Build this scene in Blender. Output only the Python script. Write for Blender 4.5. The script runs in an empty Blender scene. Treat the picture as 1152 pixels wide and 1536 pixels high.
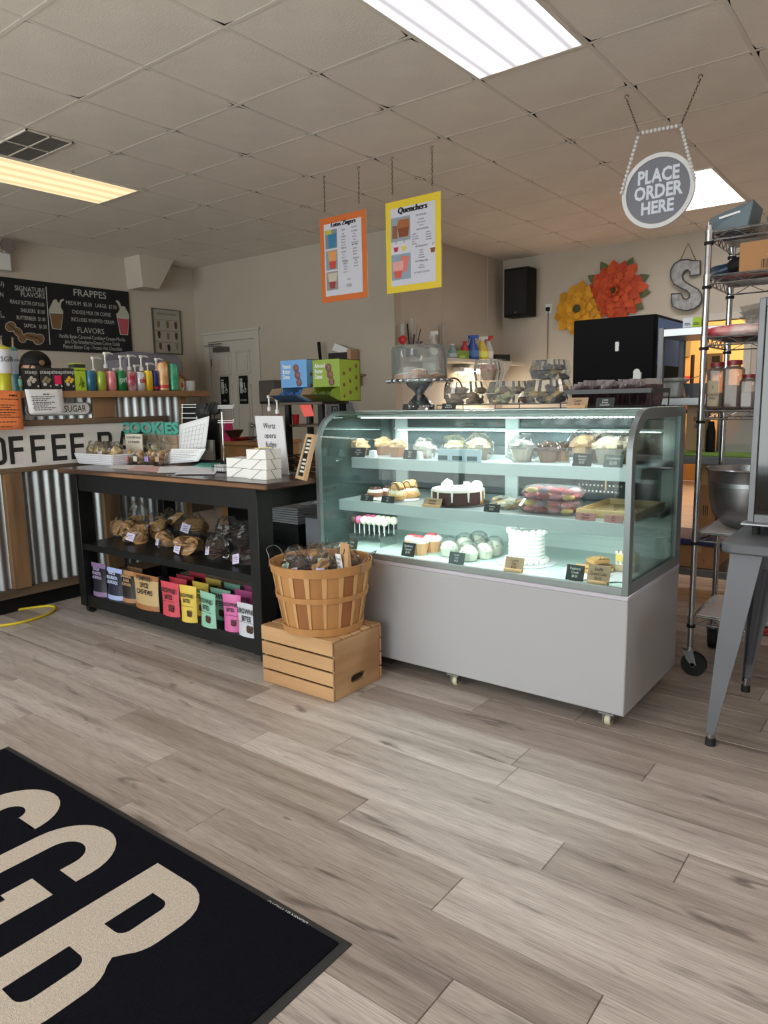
import bpy, bmesh, math, random
from mathutils import Vector, Matrix, noise
random.seed(7)
sc = bpy.context.scene
COL = sc.collection
# ---------------- camera ----------------
F_PX, YAW, PITCH, ROLL, CAM_Z = 1077.77, 0.65739, -0.152973, -0.020016, 1.26
_f = Vector((-math.sin(YAW)*math.cos(PITCH), math.cos(YAW)*math.cos(PITCH), math.sin(PITCH)))
_r = Vector((math.cos(YAW), math.sin(YAW), 0)); _u = _r.cross(_f)
CR = _r*math.cos(ROLL)+_u*math.sin(ROLL); CU = -_r*math.sin(ROLL)+_u*math.cos(ROLL)
cam = bpy.data.cameras.new('camera'); camo = bpy.data.objects.new('camera', cam); COL.objects.link(camo)
cam.sensor_fit = 'HORIZONTAL'; cam.sensor_width = 36; cam.lens = F_PX*36/1152; cam.clip_start = .05
M = Matrix((CR, CU, -_f)).transposed().to_4x4(); M.translation = (0, 0, CAM_Z); camo.matrix_world = M
sc.camera = camo
def P(x, y, ax, val):
    "point of the room seen at picture coordinates x, y on the plane ax = val"
    d = _f + CR*((x-576)/F_PX) - CU*((y-768)/F_PX)
    i = 'XYZ'.index(ax); c = Vector((0, 0, CAM_Z)); return c + d*((val-c[i])/d[i])
# ---------------- world, light, exposure ----------------
w = bpy.data.worlds.new('sky'); sc.world = w; w.use_nodes = True
w.node_tree.nodes['Background'].inputs[0].default_value = (.92, .95, 1, 1)
w.node_tree.nodes['Background'].inputs[1].default_value = 1.6
sc.view_settings.view_transform = 'Standard'; sc.view_settings.look = 'None'
sc.view_settings.gamma = 1; sc.view_settings.use_curve_mapping = False
sc.view_settings.exposure = 0.52
def area(name, loc, rot, sx, sy, power, color):
    l = bpy.data.lights.new(name, 'AREA'); l.shape = 'RECTANGLE'; l.size = sx; l.size_y = sy; l.energy = power; l.color = color
    o = bpy.data.objects.new(name, l); o.location = loc; o.rotation_euler = rot; COL.objects.link(o); return o
DAYLIGHT = area('daylight_through_shopfront', (-3.0, -3.2, 1.75), (math.radians(90), 0, 0), 7.0, 2.6, 235, (1, .955, .935))
H = 2.948
# ---------------- helpers ----------------
def lin(c):
    "sRGB 0-255 to linear"
    return tuple(((v/255)/12.92 if v/255 <= .04045 else ((v/255+.055)/1.055)**2.4) for v in c[:3]) + (1,)
MATS = {}
def mat(name, c, rough=.6, metal=0, var=0, scale=8, bump=0, bscale=60, emit=0, trans=0, coat=0, c2=None, stretch=(1, 1, 1), spec=.5):
    if name in MATS: return MATS[name]
    m = bpy.data.materials.new(name); m.use_nodes = True; nt = m.node_tree; b = nt.nodes['Principled BSDF']
    b.inputs['Base Color'].default_value = lin(c); b.inputs['Roughness'].default_value = rough; b.inputs['Metallic'].default_value = metal
    b.inputs['Specular IOR Level'].default_value = spec; b.inputs['Coat Weight'].default_value = coat
    tc = nt.nodes.new('ShaderNodeTexCoord'); mp = nt.nodes.new('ShaderNodeMapping'); mp.inputs['Scale'].default_value = stretch
    nt.links.new(tc.outputs['Object'], mp.inputs[0])
    if var or c2:
        n = nt.nodes.new('ShaderNodeTexNoise'); n.inputs['Scale'].default_value = scale; n.inputs['Detail'].default_value = 5
        nt.links.new(mp.outputs[0], n.inputs['Vector'])
        r = nt.nodes.new('ShaderNodeValToRGB'); a = lin(c); bb = lin(c2) if c2 else tuple(min(1, v*(1+var)) for v in a[:3])+(1,)
        aa = a if c2 else tuple(v*(1-var) for v in a[:3])+(1,)
        r.color_ramp.elements[0].color = aa; r.color_ramp.elements[0].position = .35
        r.color_ramp.elements[1].color = bb; r.color_ramp.elements[1].position = .65
        nt.links.new(n.outputs['Fac'], r.inputs[0]); nt.links.new(r.outputs[0], b.inputs['Base Color'])
    if bump:
        n2 = nt.nodes.new('ShaderNodeTexNoise'); n2.inputs['Scale'].default_value = bscale; n2.inputs['Detail'].default_value = 3
        nt.links.new(mp.outputs[0], n2.inputs['Vector'])
        bp = nt.nodes.new('ShaderNodeBump'); bp.inputs['Strength'].default_value = bump; bp.inputs['Distance'].default_value = .01
        nt.links.new(n2.outputs['Fac'], bp.inputs['Height']); nt.links.new(bp.outputs[0], b.inputs['Normal'])
    if emit:
        b.inputs['Emission Color'].default_value = lin(c); b.inputs['Emission Strength'].default_value = emit
    MATS[name] = m; return m
def clear(name, tint=(235, 245, 243), refl=.9, rough=.02, haze=0, ior=1.45, hazec=(230, 235, 235)):
    "thin clear sheet: see-through with Fresnel reflection and a little haze"
    if name in MATS: return MATS[name]
    m = bpy.data.materials.new(name); m.use_nodes = True; nt = m.node_tree; nt.nodes.clear()
    out = nt.nodes.new('ShaderNodeOutputMaterial'); t = nt.nodes.new('ShaderNodeBsdfTransparent'); t.inputs[0].default_value = lin(tint)
    g = nt.nodes.new('ShaderNodeBsdfGlossy'); g.inputs['Roughness'].default_value = rough
    f = nt.nodes.new('ShaderNodeFresnel'); f.inputs[0].default_value = ior
    mx = nt.nodes.new('ShaderNodeMixShader'); nt.links.new(t.outputs[0], mx.inputs[1]); nt.links.new(g.outputs[0], mx.inputs[2])
    mu = nt.nodes.new('ShaderNodeMath'); mu.operation = 'MULTIPLY'; mu.inputs[1].default_value = refl
    nt.links.new(f.outputs[0], mu.inputs[0]); nt.links.new(mu.outputs[0], mx.inputs[0])
    last = mx
    if haze:
        d = nt.nodes.new('ShaderNodeBsdfDiffuse'); d.inputs[0].default_value = lin(hazec)
        m2 = nt.nodes.new('ShaderNodeMixShader'); m2.inputs[0].default_value = haze
        nt.links.new(mx.outputs[0], m2.inputs[1]); nt.links.new(d.outputs[0], m2.inputs[2]); last = m2
    nt.links.new(last.outputs[0], out.inputs[0]); MATS[name] = m; return m
def wmat(o):
    m = o.matrix_basis.copy()
    while o.parent: o = o.parent; m = o.matrix_basis @ m
    return m
class MB:
    "collects shapes, then links them as one mesh object"
    def __init__(s): s.v = []; s.f = []; s.T = Matrix()
    def add(s, vs, fs):
        n = len(s.v); s.v += [s.T @ Vector(v) for v in vs]; s.f += [tuple(i+n for i in f) for f in fs]; return s
    def bx(s, x0, x1, y0, y1, z0, z1):
        return s.add([(x0,y0,z0),(x1,y0,z0),(x1,y1,z0),(x0,y1,z0),(x0,y0,z1),(x1,y0,z1),(x1,y1,z1),(x0,y1,z1)],
            [(0,3,2,1),(4,5,6,7),(0,1,5,4),(1,2,6,5),(2,3,7,6),(3,0,4,7)])
    def cbx(s, x0, x1, y0, y1, z0, z1, c=.003):
        "box with chamfered edges"
        bm = bmesh.new(); bmesh.ops.create_cube(bm, size=1)
        for v in bm.verts: v.co = ((x0+x1)/2+v.co.x*(x1-x0), (y0+y1)/2+v.co.y*(y1-y0), (z0+z1)/2+v.co.z*(z1-z0))
        bmesh.ops.bevel(bm, geom=bm.edges[:], offset=c, segments=1, affect='EDGES')
        bm.verts.index_update(); s.add([v.co.copy() for v in bm.verts], [[v.index for v in f.verts] for f in bm.faces]); bm.free(); return s
    def obox(s, a, b, w, h, up=(0, 0, 1)):
        "bar with rectangular section from a to b"
        a = Vector(a); b = Vector(b); d = (b-a).normalized(); up = Vector(up)
        if abs(d.dot(up)) > .99: up = Vector((0, 1, 0))
        x = d.cross(up).normalized()*w/2; z = x.cross(d).normalized()*h/2
        vs = [a-x-z, a+x-z, a+x+z, a-x+z, b-x-z, b+x-z, b+x+z, b-x+z]
        return s.add(vs, [(0,1,2,3),(7,6,5,4),(0,4,5,1),(1,5,6,2),(2,6,7,3),(3,7,4,0)])
    def tube(s, pts, r, n=8, cap=True, closed=False):
        pts = [Vector(p) for p in pts]; rs = r if isinstance(r, (list, tuple)) else [r]*len(pts)
        N = len(pts); vs = []; prev = None
        for i, p in enumerate(pts):
            if closed: d = pts[(i+1) % N]-pts[i-1]
            else: d = pts[min(i+1, N-1)]-pts[max(i-1, 0)]
            d.normalize()
            if prev is None:
                up = Vector((0, 0, 1)) if abs(d.z) < .9 else Vector((1, 0, 0)); x = d.cross(up).normalized()
            else: x = (prev-d*prev.dot(d)).normalized()
            prev = x; y = d.cross(x)
            for k in range(n):
                a = 2*math.pi*k/n; vs.append(p+(x*math.cos(a)+y*math.sin(a))*rs[i])
        fs = [(i*n+k, i*n+(k+1) % n, (i+1)*n+(k+1) % n, (i+1)*n+k) for i in range(N-1) for k in range(n)]
        if closed: fs += [((N-1)*n+k, (N-1)*n+(k+1) % n, (k+1) % n, k) for k in range(n)]
        elif cap: fs += [tuple(range(n-1, -1, -1)), tuple((N-1)*n+k for k in range(n))]
        return s.add(vs, fs)
    def lathe(s, prof, n=20, c=(0, 0, 0), caps=True, sx=1, sy=1, rip=0, nr=0):
        c = Vector(c); vs = []
        for i, (r, z) in enumerate(prof):
            for k in range(n):
                a = 2*math.pi*k/n; rr = r*(1+(rip if k % 2 else -rip)) if rip else r
                vs.append(c+Vector((math.cos(a)*rr*sx, math.sin(a)*rr*sy, z)))
        N = len(prof); fs = [(i*n+k, i*n+(k+1) % n, (i+1)*n+(k+1) % n, (i+1)*n+k) for i in range(N-1) for k in range(n)]
        if caps:
            if prof[0][0] > 1e-4: fs.append(tuple(range(n-1, -1, -1)))
            if prof[-1][0] > 1e-4: fs.append(tuple((N-1)*n+k for k in range(n)))
        return s.add(vs, fs)
    def prism(s, poly, d0, d1, plane='XZ'):
        "extrude a 2D outline; plane XZ is extruded along Y, YZ along X, XY along Z"
        n = len(poly)
        def mk(a, b, d): return {'XZ': (a, d, b), 'YZ': (d, a, b), 'XY': (a, b, d)}[plane]
        vs = [mk(a, b, d0) for a, b in poly]+[mk(a, b, d1) for a, b in poly]
        fs = [tuple(range(n)), tuple(range(2*n-1, n-1, -1))]+[(i, i+n, (i+1) % n+n, (i+1) % n) for i in range(n)]
        return s.add(vs, fs)
    def ball(s, c, r, n=10, sz=1, jit=0, seed=0, sx=1, sy=1, low=-1):
        c = Vector(c); m = max(5, n//2+1); prof = []; vs = []
        for i in range(m+1):
            t = math.pi*i/m; z = max(-math.cos(t), low)
            for k in range(n):
                a = 2*math.pi*k/n; q = Vector((math.sin(t)*math.cos(a), math.sin(t)*math.sin(a), z))
                j = 1+jit*noise.noise(q*2.3+Vector((seed*7.1, seed*3.3, 1)))
                vs.append(c+Vector((q.x*sx, q.y*sy, q.z*sz))*r*j)
        fs = [(i*n+k, i*n+(k+1) % n, (i+1)*n+(k+1) % n, (i+1)*n+k) for i in range(m) for k in range(n)]
        return s.add(vs, fs)
    def grid(s, fn, nu, nv):
        vs = [fn(i/nu, j/nv) for i in range(nu+1) for j in range(nv+1)]
        fs = [(i*(nv+1)+j, (i+1)*(nv+1)+j, (i+1)*(nv+1)+j+1, i*(nv+1)+j+1) for i in range(nu) for j in range(nv)]
        return s.add(vs, fs)
    def build(s, name, m, parent=None, org=None, world=False, bev=0, smooth=True, rz=0, fix=True):
        T = Matrix()
        if parent is not None and world: T = wmat(parent).inverted()
        if parent is None and org is not None: T = Matrix.Translation(-Vector(org)) if not world else Matrix.Translation(-Vector(org))
        me = bpy.data.meshes.new(name); me.from_pydata([T @ v for v in s.v], [], s.f)
        if fix:
            bm = bmesh.new(); bm.from_mesh(me); bmesh.ops.remove_doubles(bm, verts=bm.verts, dist=1e-6)
            bmesh.ops.recalc_face_normals(bm, faces=bm.faces); bm.to_mesh(me); bm.free()
        if smooth:
            me.shade_smooth(); me.set_sharp_from_angle(angle=math.radians(38))
        if m: me.materials.append(m)
        o = bpy.data.objects.new(name, me); COL.objects.link(o)
        if parent is not None: o.parent = parent
        elif org is not None: o.location = org; o.rotation_euler.z = rz
        if bev:
            b = o.modifiers.new('bevel', 'BEVEL'); b.width = bev; b.segments = 2; b.limit_method = 'ANGLE'; b.angle_limit = math.radians(50)
        return o
def tag(o, label=None, cat=None, group=None, kind=None):
    if label: o['label'] = label
    if cat: o['category'] = cat
    if group: o['group'] = group
    if kind: o['kind'] = kind
    return o
def thing(name, label, cat, loc=(0, 0, 0), rz=0, group=None):
    o = bpy.data.objects.new(name, None); o.empty_display_size = .05; COL.objects.link(o); o.location = loc; o.rotation_euler = (0, 0, rz)
    return tag(o, label, cat, group)
def dup(root, loc=None, rz=None, label=None, group=None, parent=None):
    c = root.copy(); COL.objects.link(c)
    if parent is not None: c.parent = parent
    if loc is not None: c.location = loc
    if rz is not None: c.rotation_euler.z = rz
    if label: c['label'] = label
    if group: c['group'] = group
    for ch in root.children: dup(ch, parent=c)
    return c
_txt = {}
def text(s, parent, loc, size, m, rot='F', al='CENTER', bold=0, wx=1, depth=.0006, name='lettering', shear=0, ls=1, lab=None):
    "lettering: rot F faces -Y, R faces +X, U faces up, L faces -X"
    key = (s, bold, al, shear, ls)
    if key not in _txt:
        for bo in (bold, bold*.7, bold*.4, 0):
            c = bpy.data.curves.new('t', 'FONT'); c.body = s; c.align_x = al; c.align_y = 'CENTER'; c.offset = bo; c.resolution_u = 2
            c.shear = shear; c.space_line = ls; c.extrude = 0
            o = bpy.data.objects.new('t', c); COL.objects.link(o)
            dg = bpy.context.evaluated_depsgraph_get(); me = bpy.data.meshes.new_from_object(o.evaluated_get(dg))
            bpy.data.objects.remove(o); bpy.data.curves.remove(c)
            if max(abs(v.co.y) for v in me.vertices) < .8*(s.count('\n')+1): break
        _txt[key] = ([v.co.copy() for v in me.vertices], [tuple(p.vertices) for p in me.polygons])
    vs, fs = _txt[key]
    ax = {'F': ((1,0,0),(0,0,1)), 'R': ((0,1,0),(0,0,1)), 'U': ((1,0,0),(0,1,0)), 'L': ((0,-1,0),(0,0,1)), 'B': ((-1,0,0),(0,0,1))}[rot] if isinstance(rot, str) else rot
    R_, U_ = Vector(ax[0]), Vector(ax[1]); N_ = R_.cross(U_); L = Vector(loc)
    me = bpy.data.meshes.new(name); me.from_pydata([L+R_*(v.x*size*wx)+U_*(v.y*size)+N_*(v.z*size+depth) for v in vs], [], fs); me.materials.append(m)
    o = bpy.data.objects.new(name, me); COL.objects.link(o)
    if parent is not None: o.parent = parent
    if lab: o['label'] = lab
    return o
R = math.radians
# common materials
BLACK = mat('black_paint', (15, 17, 18), .42, var=.2, scale=20, spec=.35)
BLACKM = mat('black_matt', (13, 13, 15), .65, spec=.3)
WHITEP = mat('white_paper', (232, 232, 236), .8)
WHITEPL = mat('white_plastic', (228, 228, 228), .35)
INK = mat('black_ink', (22, 22, 24), .7)
CHALK = mat('chalk_white', (205, 208, 205), .9)
CHROME = mat('chrome', (176, 176, 180), .17, 1)
STEEL = mat('brushed_steel', (160, 160, 163), .34, 1, bump=.05, bscale=200, stretch=(1, 1, .05))
DARKSTEEL = mat('dull_steel', (112, 112, 116), .5, .8, var=.1)
RUBBER = mat('black_rubber', (18, 18, 18), .75)
CLEAR = clear('clear_plastic', (249, 251, 251), .5, .06, .02)
BAG = clear('cellophane', (249, 249, 248), .8, .09, .02, 1.4)
GLASS = clear('case_glass', (232, 243, 240), .8, .01, 0)
RED = mat('red_plastic', (190, 30, 36), .4)
# ================= SETTING =================
GX, GY, TS = -3.93009, 2.40124, .6096
WALL = mat('wall_paint', (204, 194, 181), .85, var=.03, scale=2, bump=.04, bscale=150)
WALL2 = mat('wall_paint_warm', (194, 185, 173), .85, var=.03, scale=2, bump=.04, bscale=150)
TRIMW = mat('trim_paint', (200, 194, 184), .55)
def struct(name, m, *boxes):
    b = MB()
    for q in boxes: b.bx(*q)
    o = b.build(name, m, smooth=False); o['kind'] = 'structure'; return o
XL, XR, YF, YD, YB, XP = -7.6, 2.0, -2.6, 6.0, 8.28, -4.45
struct('wall_left', WALL, (XL-.12, XL, YF, YD+.12, 0, H+.3))
DX0, DX1 = -7.33, -6.53
struct('wall_back', mat('wall_paint_back', (184, 174, 160), .85, var=.03, scale=2, bump=.04, bscale=150), (XL, DX0, YD, YD+.12, 0, H+.3), (DX1, XP, YD, YD+.12, 0, H+.3), (DX0, DX1, YD, YD+.12, 2.03, H+.3))
struct('wall_partition', WALL2, (XP-.12, XP, YD+.12, YB+.12, 0, H+.3))
OX0, OX1 = -2.56, -1.66
struct('wall_rear', WALL2, (XP, OX0, YB, YB+.12, 0, H+.3), (OX1, XR+.12, YB, YB+.12, 0, H+.3), (OX0, OX1, YB, YB+.12, 2.03, H+.3))
struct('wall_right', WALL, (XR, XR+.12, YF, YB, 0, H+.3))
WX0, WX1, WZ0, WZ1 = -6.8, 1.4, .35, 2.55
struct('wall_front', WALL, (XL, WX0, YF-.12, YF, 0, H+.3), (WX1, XR+.12, YF-.12, YF, 0, H+.3), (WX0, WX1, YF-.12, YF, 0, WZ0), (WX0, WX1, YF-.12, YF, WZ1, H+.3))
wn = thing('window_1', None, None, (WX0, YF, WZ0)); wn['kind'] = 'structure'
b = MB()
for i in range(5): x = (WX1-WX0)*i/4; b.bx(x-.03, x+.03, -.09, -.03, 0, WZ1-WZ0)
b.bx(0, WX1-WX0, -.09, -.03, 0, .06); b.bx(0, WX1-WX0, -.09, -.03, WZ1-WZ0-.06, WZ1-WZ0)
b.build('window_frame', DARKSTEEL, wn)
MB().bx(0, WX1-WX0, -.064, -.058, .03, WZ1-WZ0-.03).build('pane', clear('shop_window_glass', (240, 246, 244), .8), wn)
# bathroom behind door is closed: no room needed; kitchen room behind the opening
YEL = mat('yellow_wall_paint', (222, 184, 120), .8, var=.04)
struct('wall_kitchen', YEL, (-3.6, .6, 11.2, 11.32, 0, H), (-3.6, -3.5, YB+.12, 11.2, 0, H), (.5, .6, YB+.12, 11.2, 0, H))
struct('trim_1', TRIMW, (OX0-.07, OX0, YB-.015, YB+.12, 0, 2.10), (OX1, OX1+.07, YB-.015, YB+.12, 0, 2.10), (OX0, OX1, YB-.015, YB+.12, 2.03, 2.10))
BASE = mat('baseboard_vinyl', (70, 66, 62), .6)
struct('baseboard_rear', BASE, (XP, OX0-.07, YB-.012, YB, 0, .1), (OX1+.07, XR, YB-.012, YB, 0, .1))
struct('baseboard_back', BASE, (XL, DX0-.1, YD-.012, YD, 0, .1), (DX1+.1, XP, YD-.012, YD, 0, .1))
# ---- ceiling ----
CT = mat('ceiling_tile_vinyl', (238, 228, 218), .55, var=.03, scale=3, bump=.15, bscale=90)
CG = mat('ceiling_grid_paint', (228, 218, 208), .7)
PLEN = mat('plenum_dark', (20, 19, 18), .95)
TX0, TX1, TY0, TY1 = GX-6*TS-.012, GX+8*TS, GY-3*TS, GY+10*TS
ceil = struct('ceiling', PLEN, (XL, XR, YF, 11.3, H+.28, H+.34))
b = MB(); b.bx(TX1, XR, YF, YB, H, H+.02); b.bx(XL, TX1, YF, TY0, H, H+.02); b.bx(-3.6, .6, YB+.12, 11.2, H, H+.02)
b.build('soffit_panel', CT, ceil)
fix_cells = {}
for (i, j) in [(-3, 0), (-3, 1), (3, 0), (3, 1), (3, 6), (3, 7)]: fix_cells[(i, j)] = 1
def tile_mesh(seed):
    rnd = random.Random(seed); w_ = TS; s = [0, .25, .5, .75, 1]; vs = []; gp = {(a, c): (rnd.uniform(.012, .027) if rnd.random() < .8 else .006) for a in (0, 4) for c in (0, 4)}
    lifts = {(a, c): (0.0) for a in (0, 4) for c in (0, 4)}
    sag = rnd.uniform(0, .002)
    for a in range(5):
        for c in range(5):
            z = lifts.get((a, c), 0); 
            if a == 2 and c == 2: z -= sag
            if (a in (0, 4)) != (c in (0, 4)): z += .0015*rnd.random()
            g = gp.get((a, c), 0); vs.append(((s[a])*w_+(g if a == 0 else -g), (s[c])*w_+(g*.8 if c == 0 else -g*.8), z+.0012))
    fs = [(a*5+c, a*5+c+1, (a+1)*5+c+1, (a+1)*5+c) for a in range(4) for c in range(4)]
    me = bpy.data.meshes.new('ceiling_tile'); me.from_pydata(vs, [], fs); me.materials.append(CT); return me
tms = [tile_mesh(s) for s in range(14)]
for i in range(-7, 8):
    for j in range(-3, 10):
        if (i, j) in fix_cells: continue
        x, y = GX+i*TS, GY+j*TS
        if x < XL-.5 or (x+TS/2 < XP and y > YD): continue
        o = bpy.data.objects.new('ceiling_tile', tms[(i*7+j*5) % 14]); o.parent = ceil; o.location = (x, y, H); COL.objects.link(o)
for i in range(-6, 9):
    x = GX+i*TS
    o = MB().bx(x-.011, x+.011, TY0, YB if x > XP-.1 else YD, H-.0002, H+.001).build('grid_runner', CG, ceil, smooth=False)
for j in range(-3, 10):
    y = GY+j*TS
    MB().bx(XL if y < YD else XP, TX1, y-.011, y+.011, H-.0004, H+.0008).build('grid_runner', CG, ceil, smooth=False)
# ---- floor ----
def plank_mat():
    m = bpy.data.materials.new('vinyl_plank'); m.use_nodes = True; nt = m.node_tree; N = nt.nodes; L = nt.links; b = N['Principled BSDF']
    tc = N.new('ShaderNodeTexCoord'); oi = N.new('ShaderNodeObjectInfo')
    mu = N.new('ShaderNodeVectorMath'); mu.operation = 'SCALE'; mu.inputs[3].default_value = 37
    cx = N.new('ShaderNodeCombineXYZ'); L.new(oi.outputs['Random'], cx.inputs[0]); L.new(oi.outputs['Random'], cx.inputs[1]); L.new(cx.outputs[0], mu.inputs[0])
    ad = N.new('ShaderNodeVectorMath'); L.new(tc.outputs['Object'], ad.inputs[0]); L.new(mu.outputs[0], ad.inputs[1])
    def nz(scale, st, det=5, dist=0):
        mp = N.new('ShaderNodeMapping'); mp.inputs['Scale'].default_value = st; L.new(ad.outputs[0], mp.inputs[0])
        n = N.new('ShaderNodeTexNoise'); n.inputs['Scale'].default_value = scale; n.inputs['Detail'].default_value = det; n.inputs['Distortion'].default_value = dist
        L.new(mp.outputs[0], n.inputs['Vector']); return n
    def ramp(src, stops):
        r = N.new('ShaderNodeValToRGB'); e = r.color_ramp.elements
        while len(e) < len(stops): e.new(.5)
        for k, (p, c) in enumerate(stops): e[k].position = p; e[k].color = lin(c)
        L.new(src, r.inputs[0]); return r
    big = nz(2.4, (.45, 7, 1), 6, .3); fine = nz(34, (.3, 9, 1), 6, .3); knot = nz(4.0, (.9, 4.5, 1), 3, .8)
    r1 = ramp(big.outputs['Fac'], [(.28, (146, 134, 127)), (.42, (182, 170, 163)), (.64, (203, 193, 186))])
    r2 = ramp(fine.outputs['Fac'], [(.36, (172, 165, 160)), (.58, (255, 255, 255))])
    mx = N.new('ShaderNodeMix'); mx.data_type = 'RGBA'; mx.blend_type = 'MULTIPLY'; mx.inputs[0].default_value = .55; L.new(r1.outputs[0], mx.inputs[6]); L.new(r2.outputs[0], mx.inputs[7])
    r3 = ramp(knot.outputs['Fac'], [(.25, (92, 80, 74)), (.37, (255, 255, 255))])
    m3 = N.new('ShaderNodeMix'); m3.data_type = 'RGBA'; m3.blend_type = 'MULTIPLY'; m3.inputs[0].default_value = .75; L.new(mx.outputs[2], m3.inputs[6]); L.new(r3.outputs[0], m3.inputs[7])
    r4 = ramp(oi.outputs['Random'], [(0, (214, 209, 205)), (1, (255, 255, 255))])
    m4 = N.new('ShaderNodeMix'); m4.data_type = 'RGBA'; m4.blend_type = 'MULTIPLY'; m4.inputs[0].default_value = 1; L.new(m3.outputs[2], m4.inputs[6]); L.new(r4.outputs[0], m4.inputs[7])
    L.new(m4.outputs[2], b.inputs['Base Color']); b.inputs['Roughness'].default_value = .46
    bp = N.new('ShaderNodeBump'); bp.inputs['Strength'].default_value = .25; bp.inputs['Distance'].default_value = .002; L.new(fine.outputs['Fac'], bp.inputs['Height']); L.new(bp.outputs[0], b.inputs['Normal'])
    return m
PLK = plank_mat()
floor = struct('floor', mat('floor_underlay', (88, 80, 74), .7, var=.1), (XL, XR, YF, 11.2, -.05, -.0035))
PW, PL = .1521, 1.22
ph = {10: -.46+0, 11: -1.063, 9: -.76, 8: -1.36, 7: -.915, 6: -.475, 5: -.755}
pm = {}
def plank(x0, x1, y0):
    n = round(x1-x0, 3)
    if n not in pm:
        g = .0007; e = .0012; l = x1-x0; q = MB()
        q.add([(g, g, -.003), (l-g, g, -.003), (l-g, PW-g, -.003), (g, PW-g, -.003), (g+e, g+e, 0), (l-g-e, g+e, 0), (l-g-e, PW-g-e, 0), (g+e, PW-g-e, 0)],
              [(4,5,6,7),(0,1,5,4),(1,2,6,5),(2,3,7,6),(3,0,4,7)])
        o = q.build('plank', PLK, floor, smooth=False); pm[n] = o.data
    else:
        o = bpy.data.objects.new('plank', pm[n]); COL.objects.link(o); o.parent = floor
    o.location = (x0, y0, 0); return o
npl = 0
for k in range(1, 42):
    y0 = .2825+k*PW
    xj = ph.get(k, random.uniform(-1.2, 0))
    while xj > -5.4: xj -= PL
    while xj < 1.0:
        if not (xj+PL < -4.6): plank(xj, xj+PL, y0); npl += 1
        xj += PL
print('planks', npl)
# wood-look floor continues as larger strips out of the picture
MB().bx(XL, XR, YF, .43, -.0035, -.001).bx(XL, XR, 6.66, 11.2, -.0035, -.001).bx(XL, -4.8, .43, 6.66, -.0035, -.001).build('floor_strip', PLK, floor)
# ---- ceiling lights ----
def diffuser_mat(name, c, hi, lo):
    m = bpy.data.materials.new(name); m.use_nodes = True; nt = m.node_tree; N = nt.nodes; L = nt.links; N.clear()
    out = N.new('ShaderNodeOutputMaterial'); em = N.new('ShaderNodeEmission'); em.inputs[0].default_value = lin(c)
    tc = N.new('ShaderNodeTexCoord'); sx = N.new('ShaderNodeSeparateXYZ'); L.new(tc.outputs['Object'], sx.inputs[0])
    mm = N.new('ShaderNodeMath'); mm.operation = 'MULTIPLY'; mm.inputs[1].default_value = 2*math.pi/.15; L.new(sx.outputs[0], mm.inputs[0])
    cs = N.new('ShaderNodeMath'); cs.operation = 'COSINE'; L.new(mm.outputs[0], cs.inputs[0])
    mr = N.new('ShaderNodeMapRange'); mr.inputs[1].default_value = -1; mr.inputs[2].default_value = 1; mr.inputs[3].default_value = lo; mr.inputs[4].default_value = hi
    L.new(cs.outputs[0], mr.inputs[0]); L.new(mr.outputs[0], em.inputs[1]); L.new(em.outputs[0], out.inputs[0]); return m
DW = diffuser_mat('diffuser_cool', (250, 246, 250), 3.2, .50); DY = diffuser_mat('diffuser_warm', (255, 228, 176), .98, .66)
DX = diffuser_mat('diffuser_cool_b', (250, 244, 240), 9.5, 9.5)
def fixture(x, y, label, m, power=0, col=(1, 1, 1), group=None):
    t = thing('ceiling_light', label, 'light', (x+TS/2, y+TS, H), 0, group)
    b = MB()
    hx, hy = TS/2, TS
    b.bx(-hx, -hx+.022, -hy, hy, -.006, .01).bx(hx-.022, hx, -hy, hy, -.006, .01).bx(-hx+.022, hx-.022, -hy, -hy+.022, -.006, .01).bx(-hx+.022, hx-.022, hy-.022, hy, -.006, .01)
    b.build('frame', CG, t)
    MB().bx(-hx+.02, hx-.02, -hy+.02, hy-.02, -.003, .004).build('diffuser', m, t)
    MB().bx(-hx, hx, -hy, hy, .01, .1).build('housing', PLEN, t)
    return t
fixture(GX-3*TS+0, GY, 'warm yellowish recessed ceiling light beside the air vent', DY)
fixture(GX+3*TS, GY, 'large white recessed ceiling light nearest the camera', DW)
fixture(GX+3*TS, GY+6*TS, 'far white recessed ceiling light behind the round order sign', DX)
for x, y in [(GX+3*TS, -1.3), (GX-3*TS, -1.3), (GX+9*TS-.6, 2.4), (GX+9*TS-.6, -1.3)]:
    fixture(x, y, 'white recessed ceiling light out of the picture', DX, group='ceiling lights behind the camera')
# vent
t = thing('air_vent', 'grey perforated air vent in the ceiling beside the warm light', 'vent', (-4.84, 2.56, H-.002))
GR = mat('vent_grey', (112, 108, 104), .5)
b = MB()
for y in (-.15, 0, .145): b.bx(-.28, .28, y, y+.01, -.008, 0)
for x in (-.28, -.005, .27): b.bx(x, x+.01, -.15, .155, -.008, 0)
b.build('frame', CG, t)
b = MB()
for i in range(30): b.bx(-.27+i*.018, -.262+i*.018, -.145, .15, -.005, -.001)
for j in range(16): b.bx(-.27, .27, -.145+j*.018, -.137+j*.018, -.0045, -.0015)
o = b.build('grille', GR, t, smooth=False); o['kind'] = 'stuff'
MB().bx(-.27, .27, -.145, .15, -.001, .0).build('backing', PLEN, t)
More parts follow.
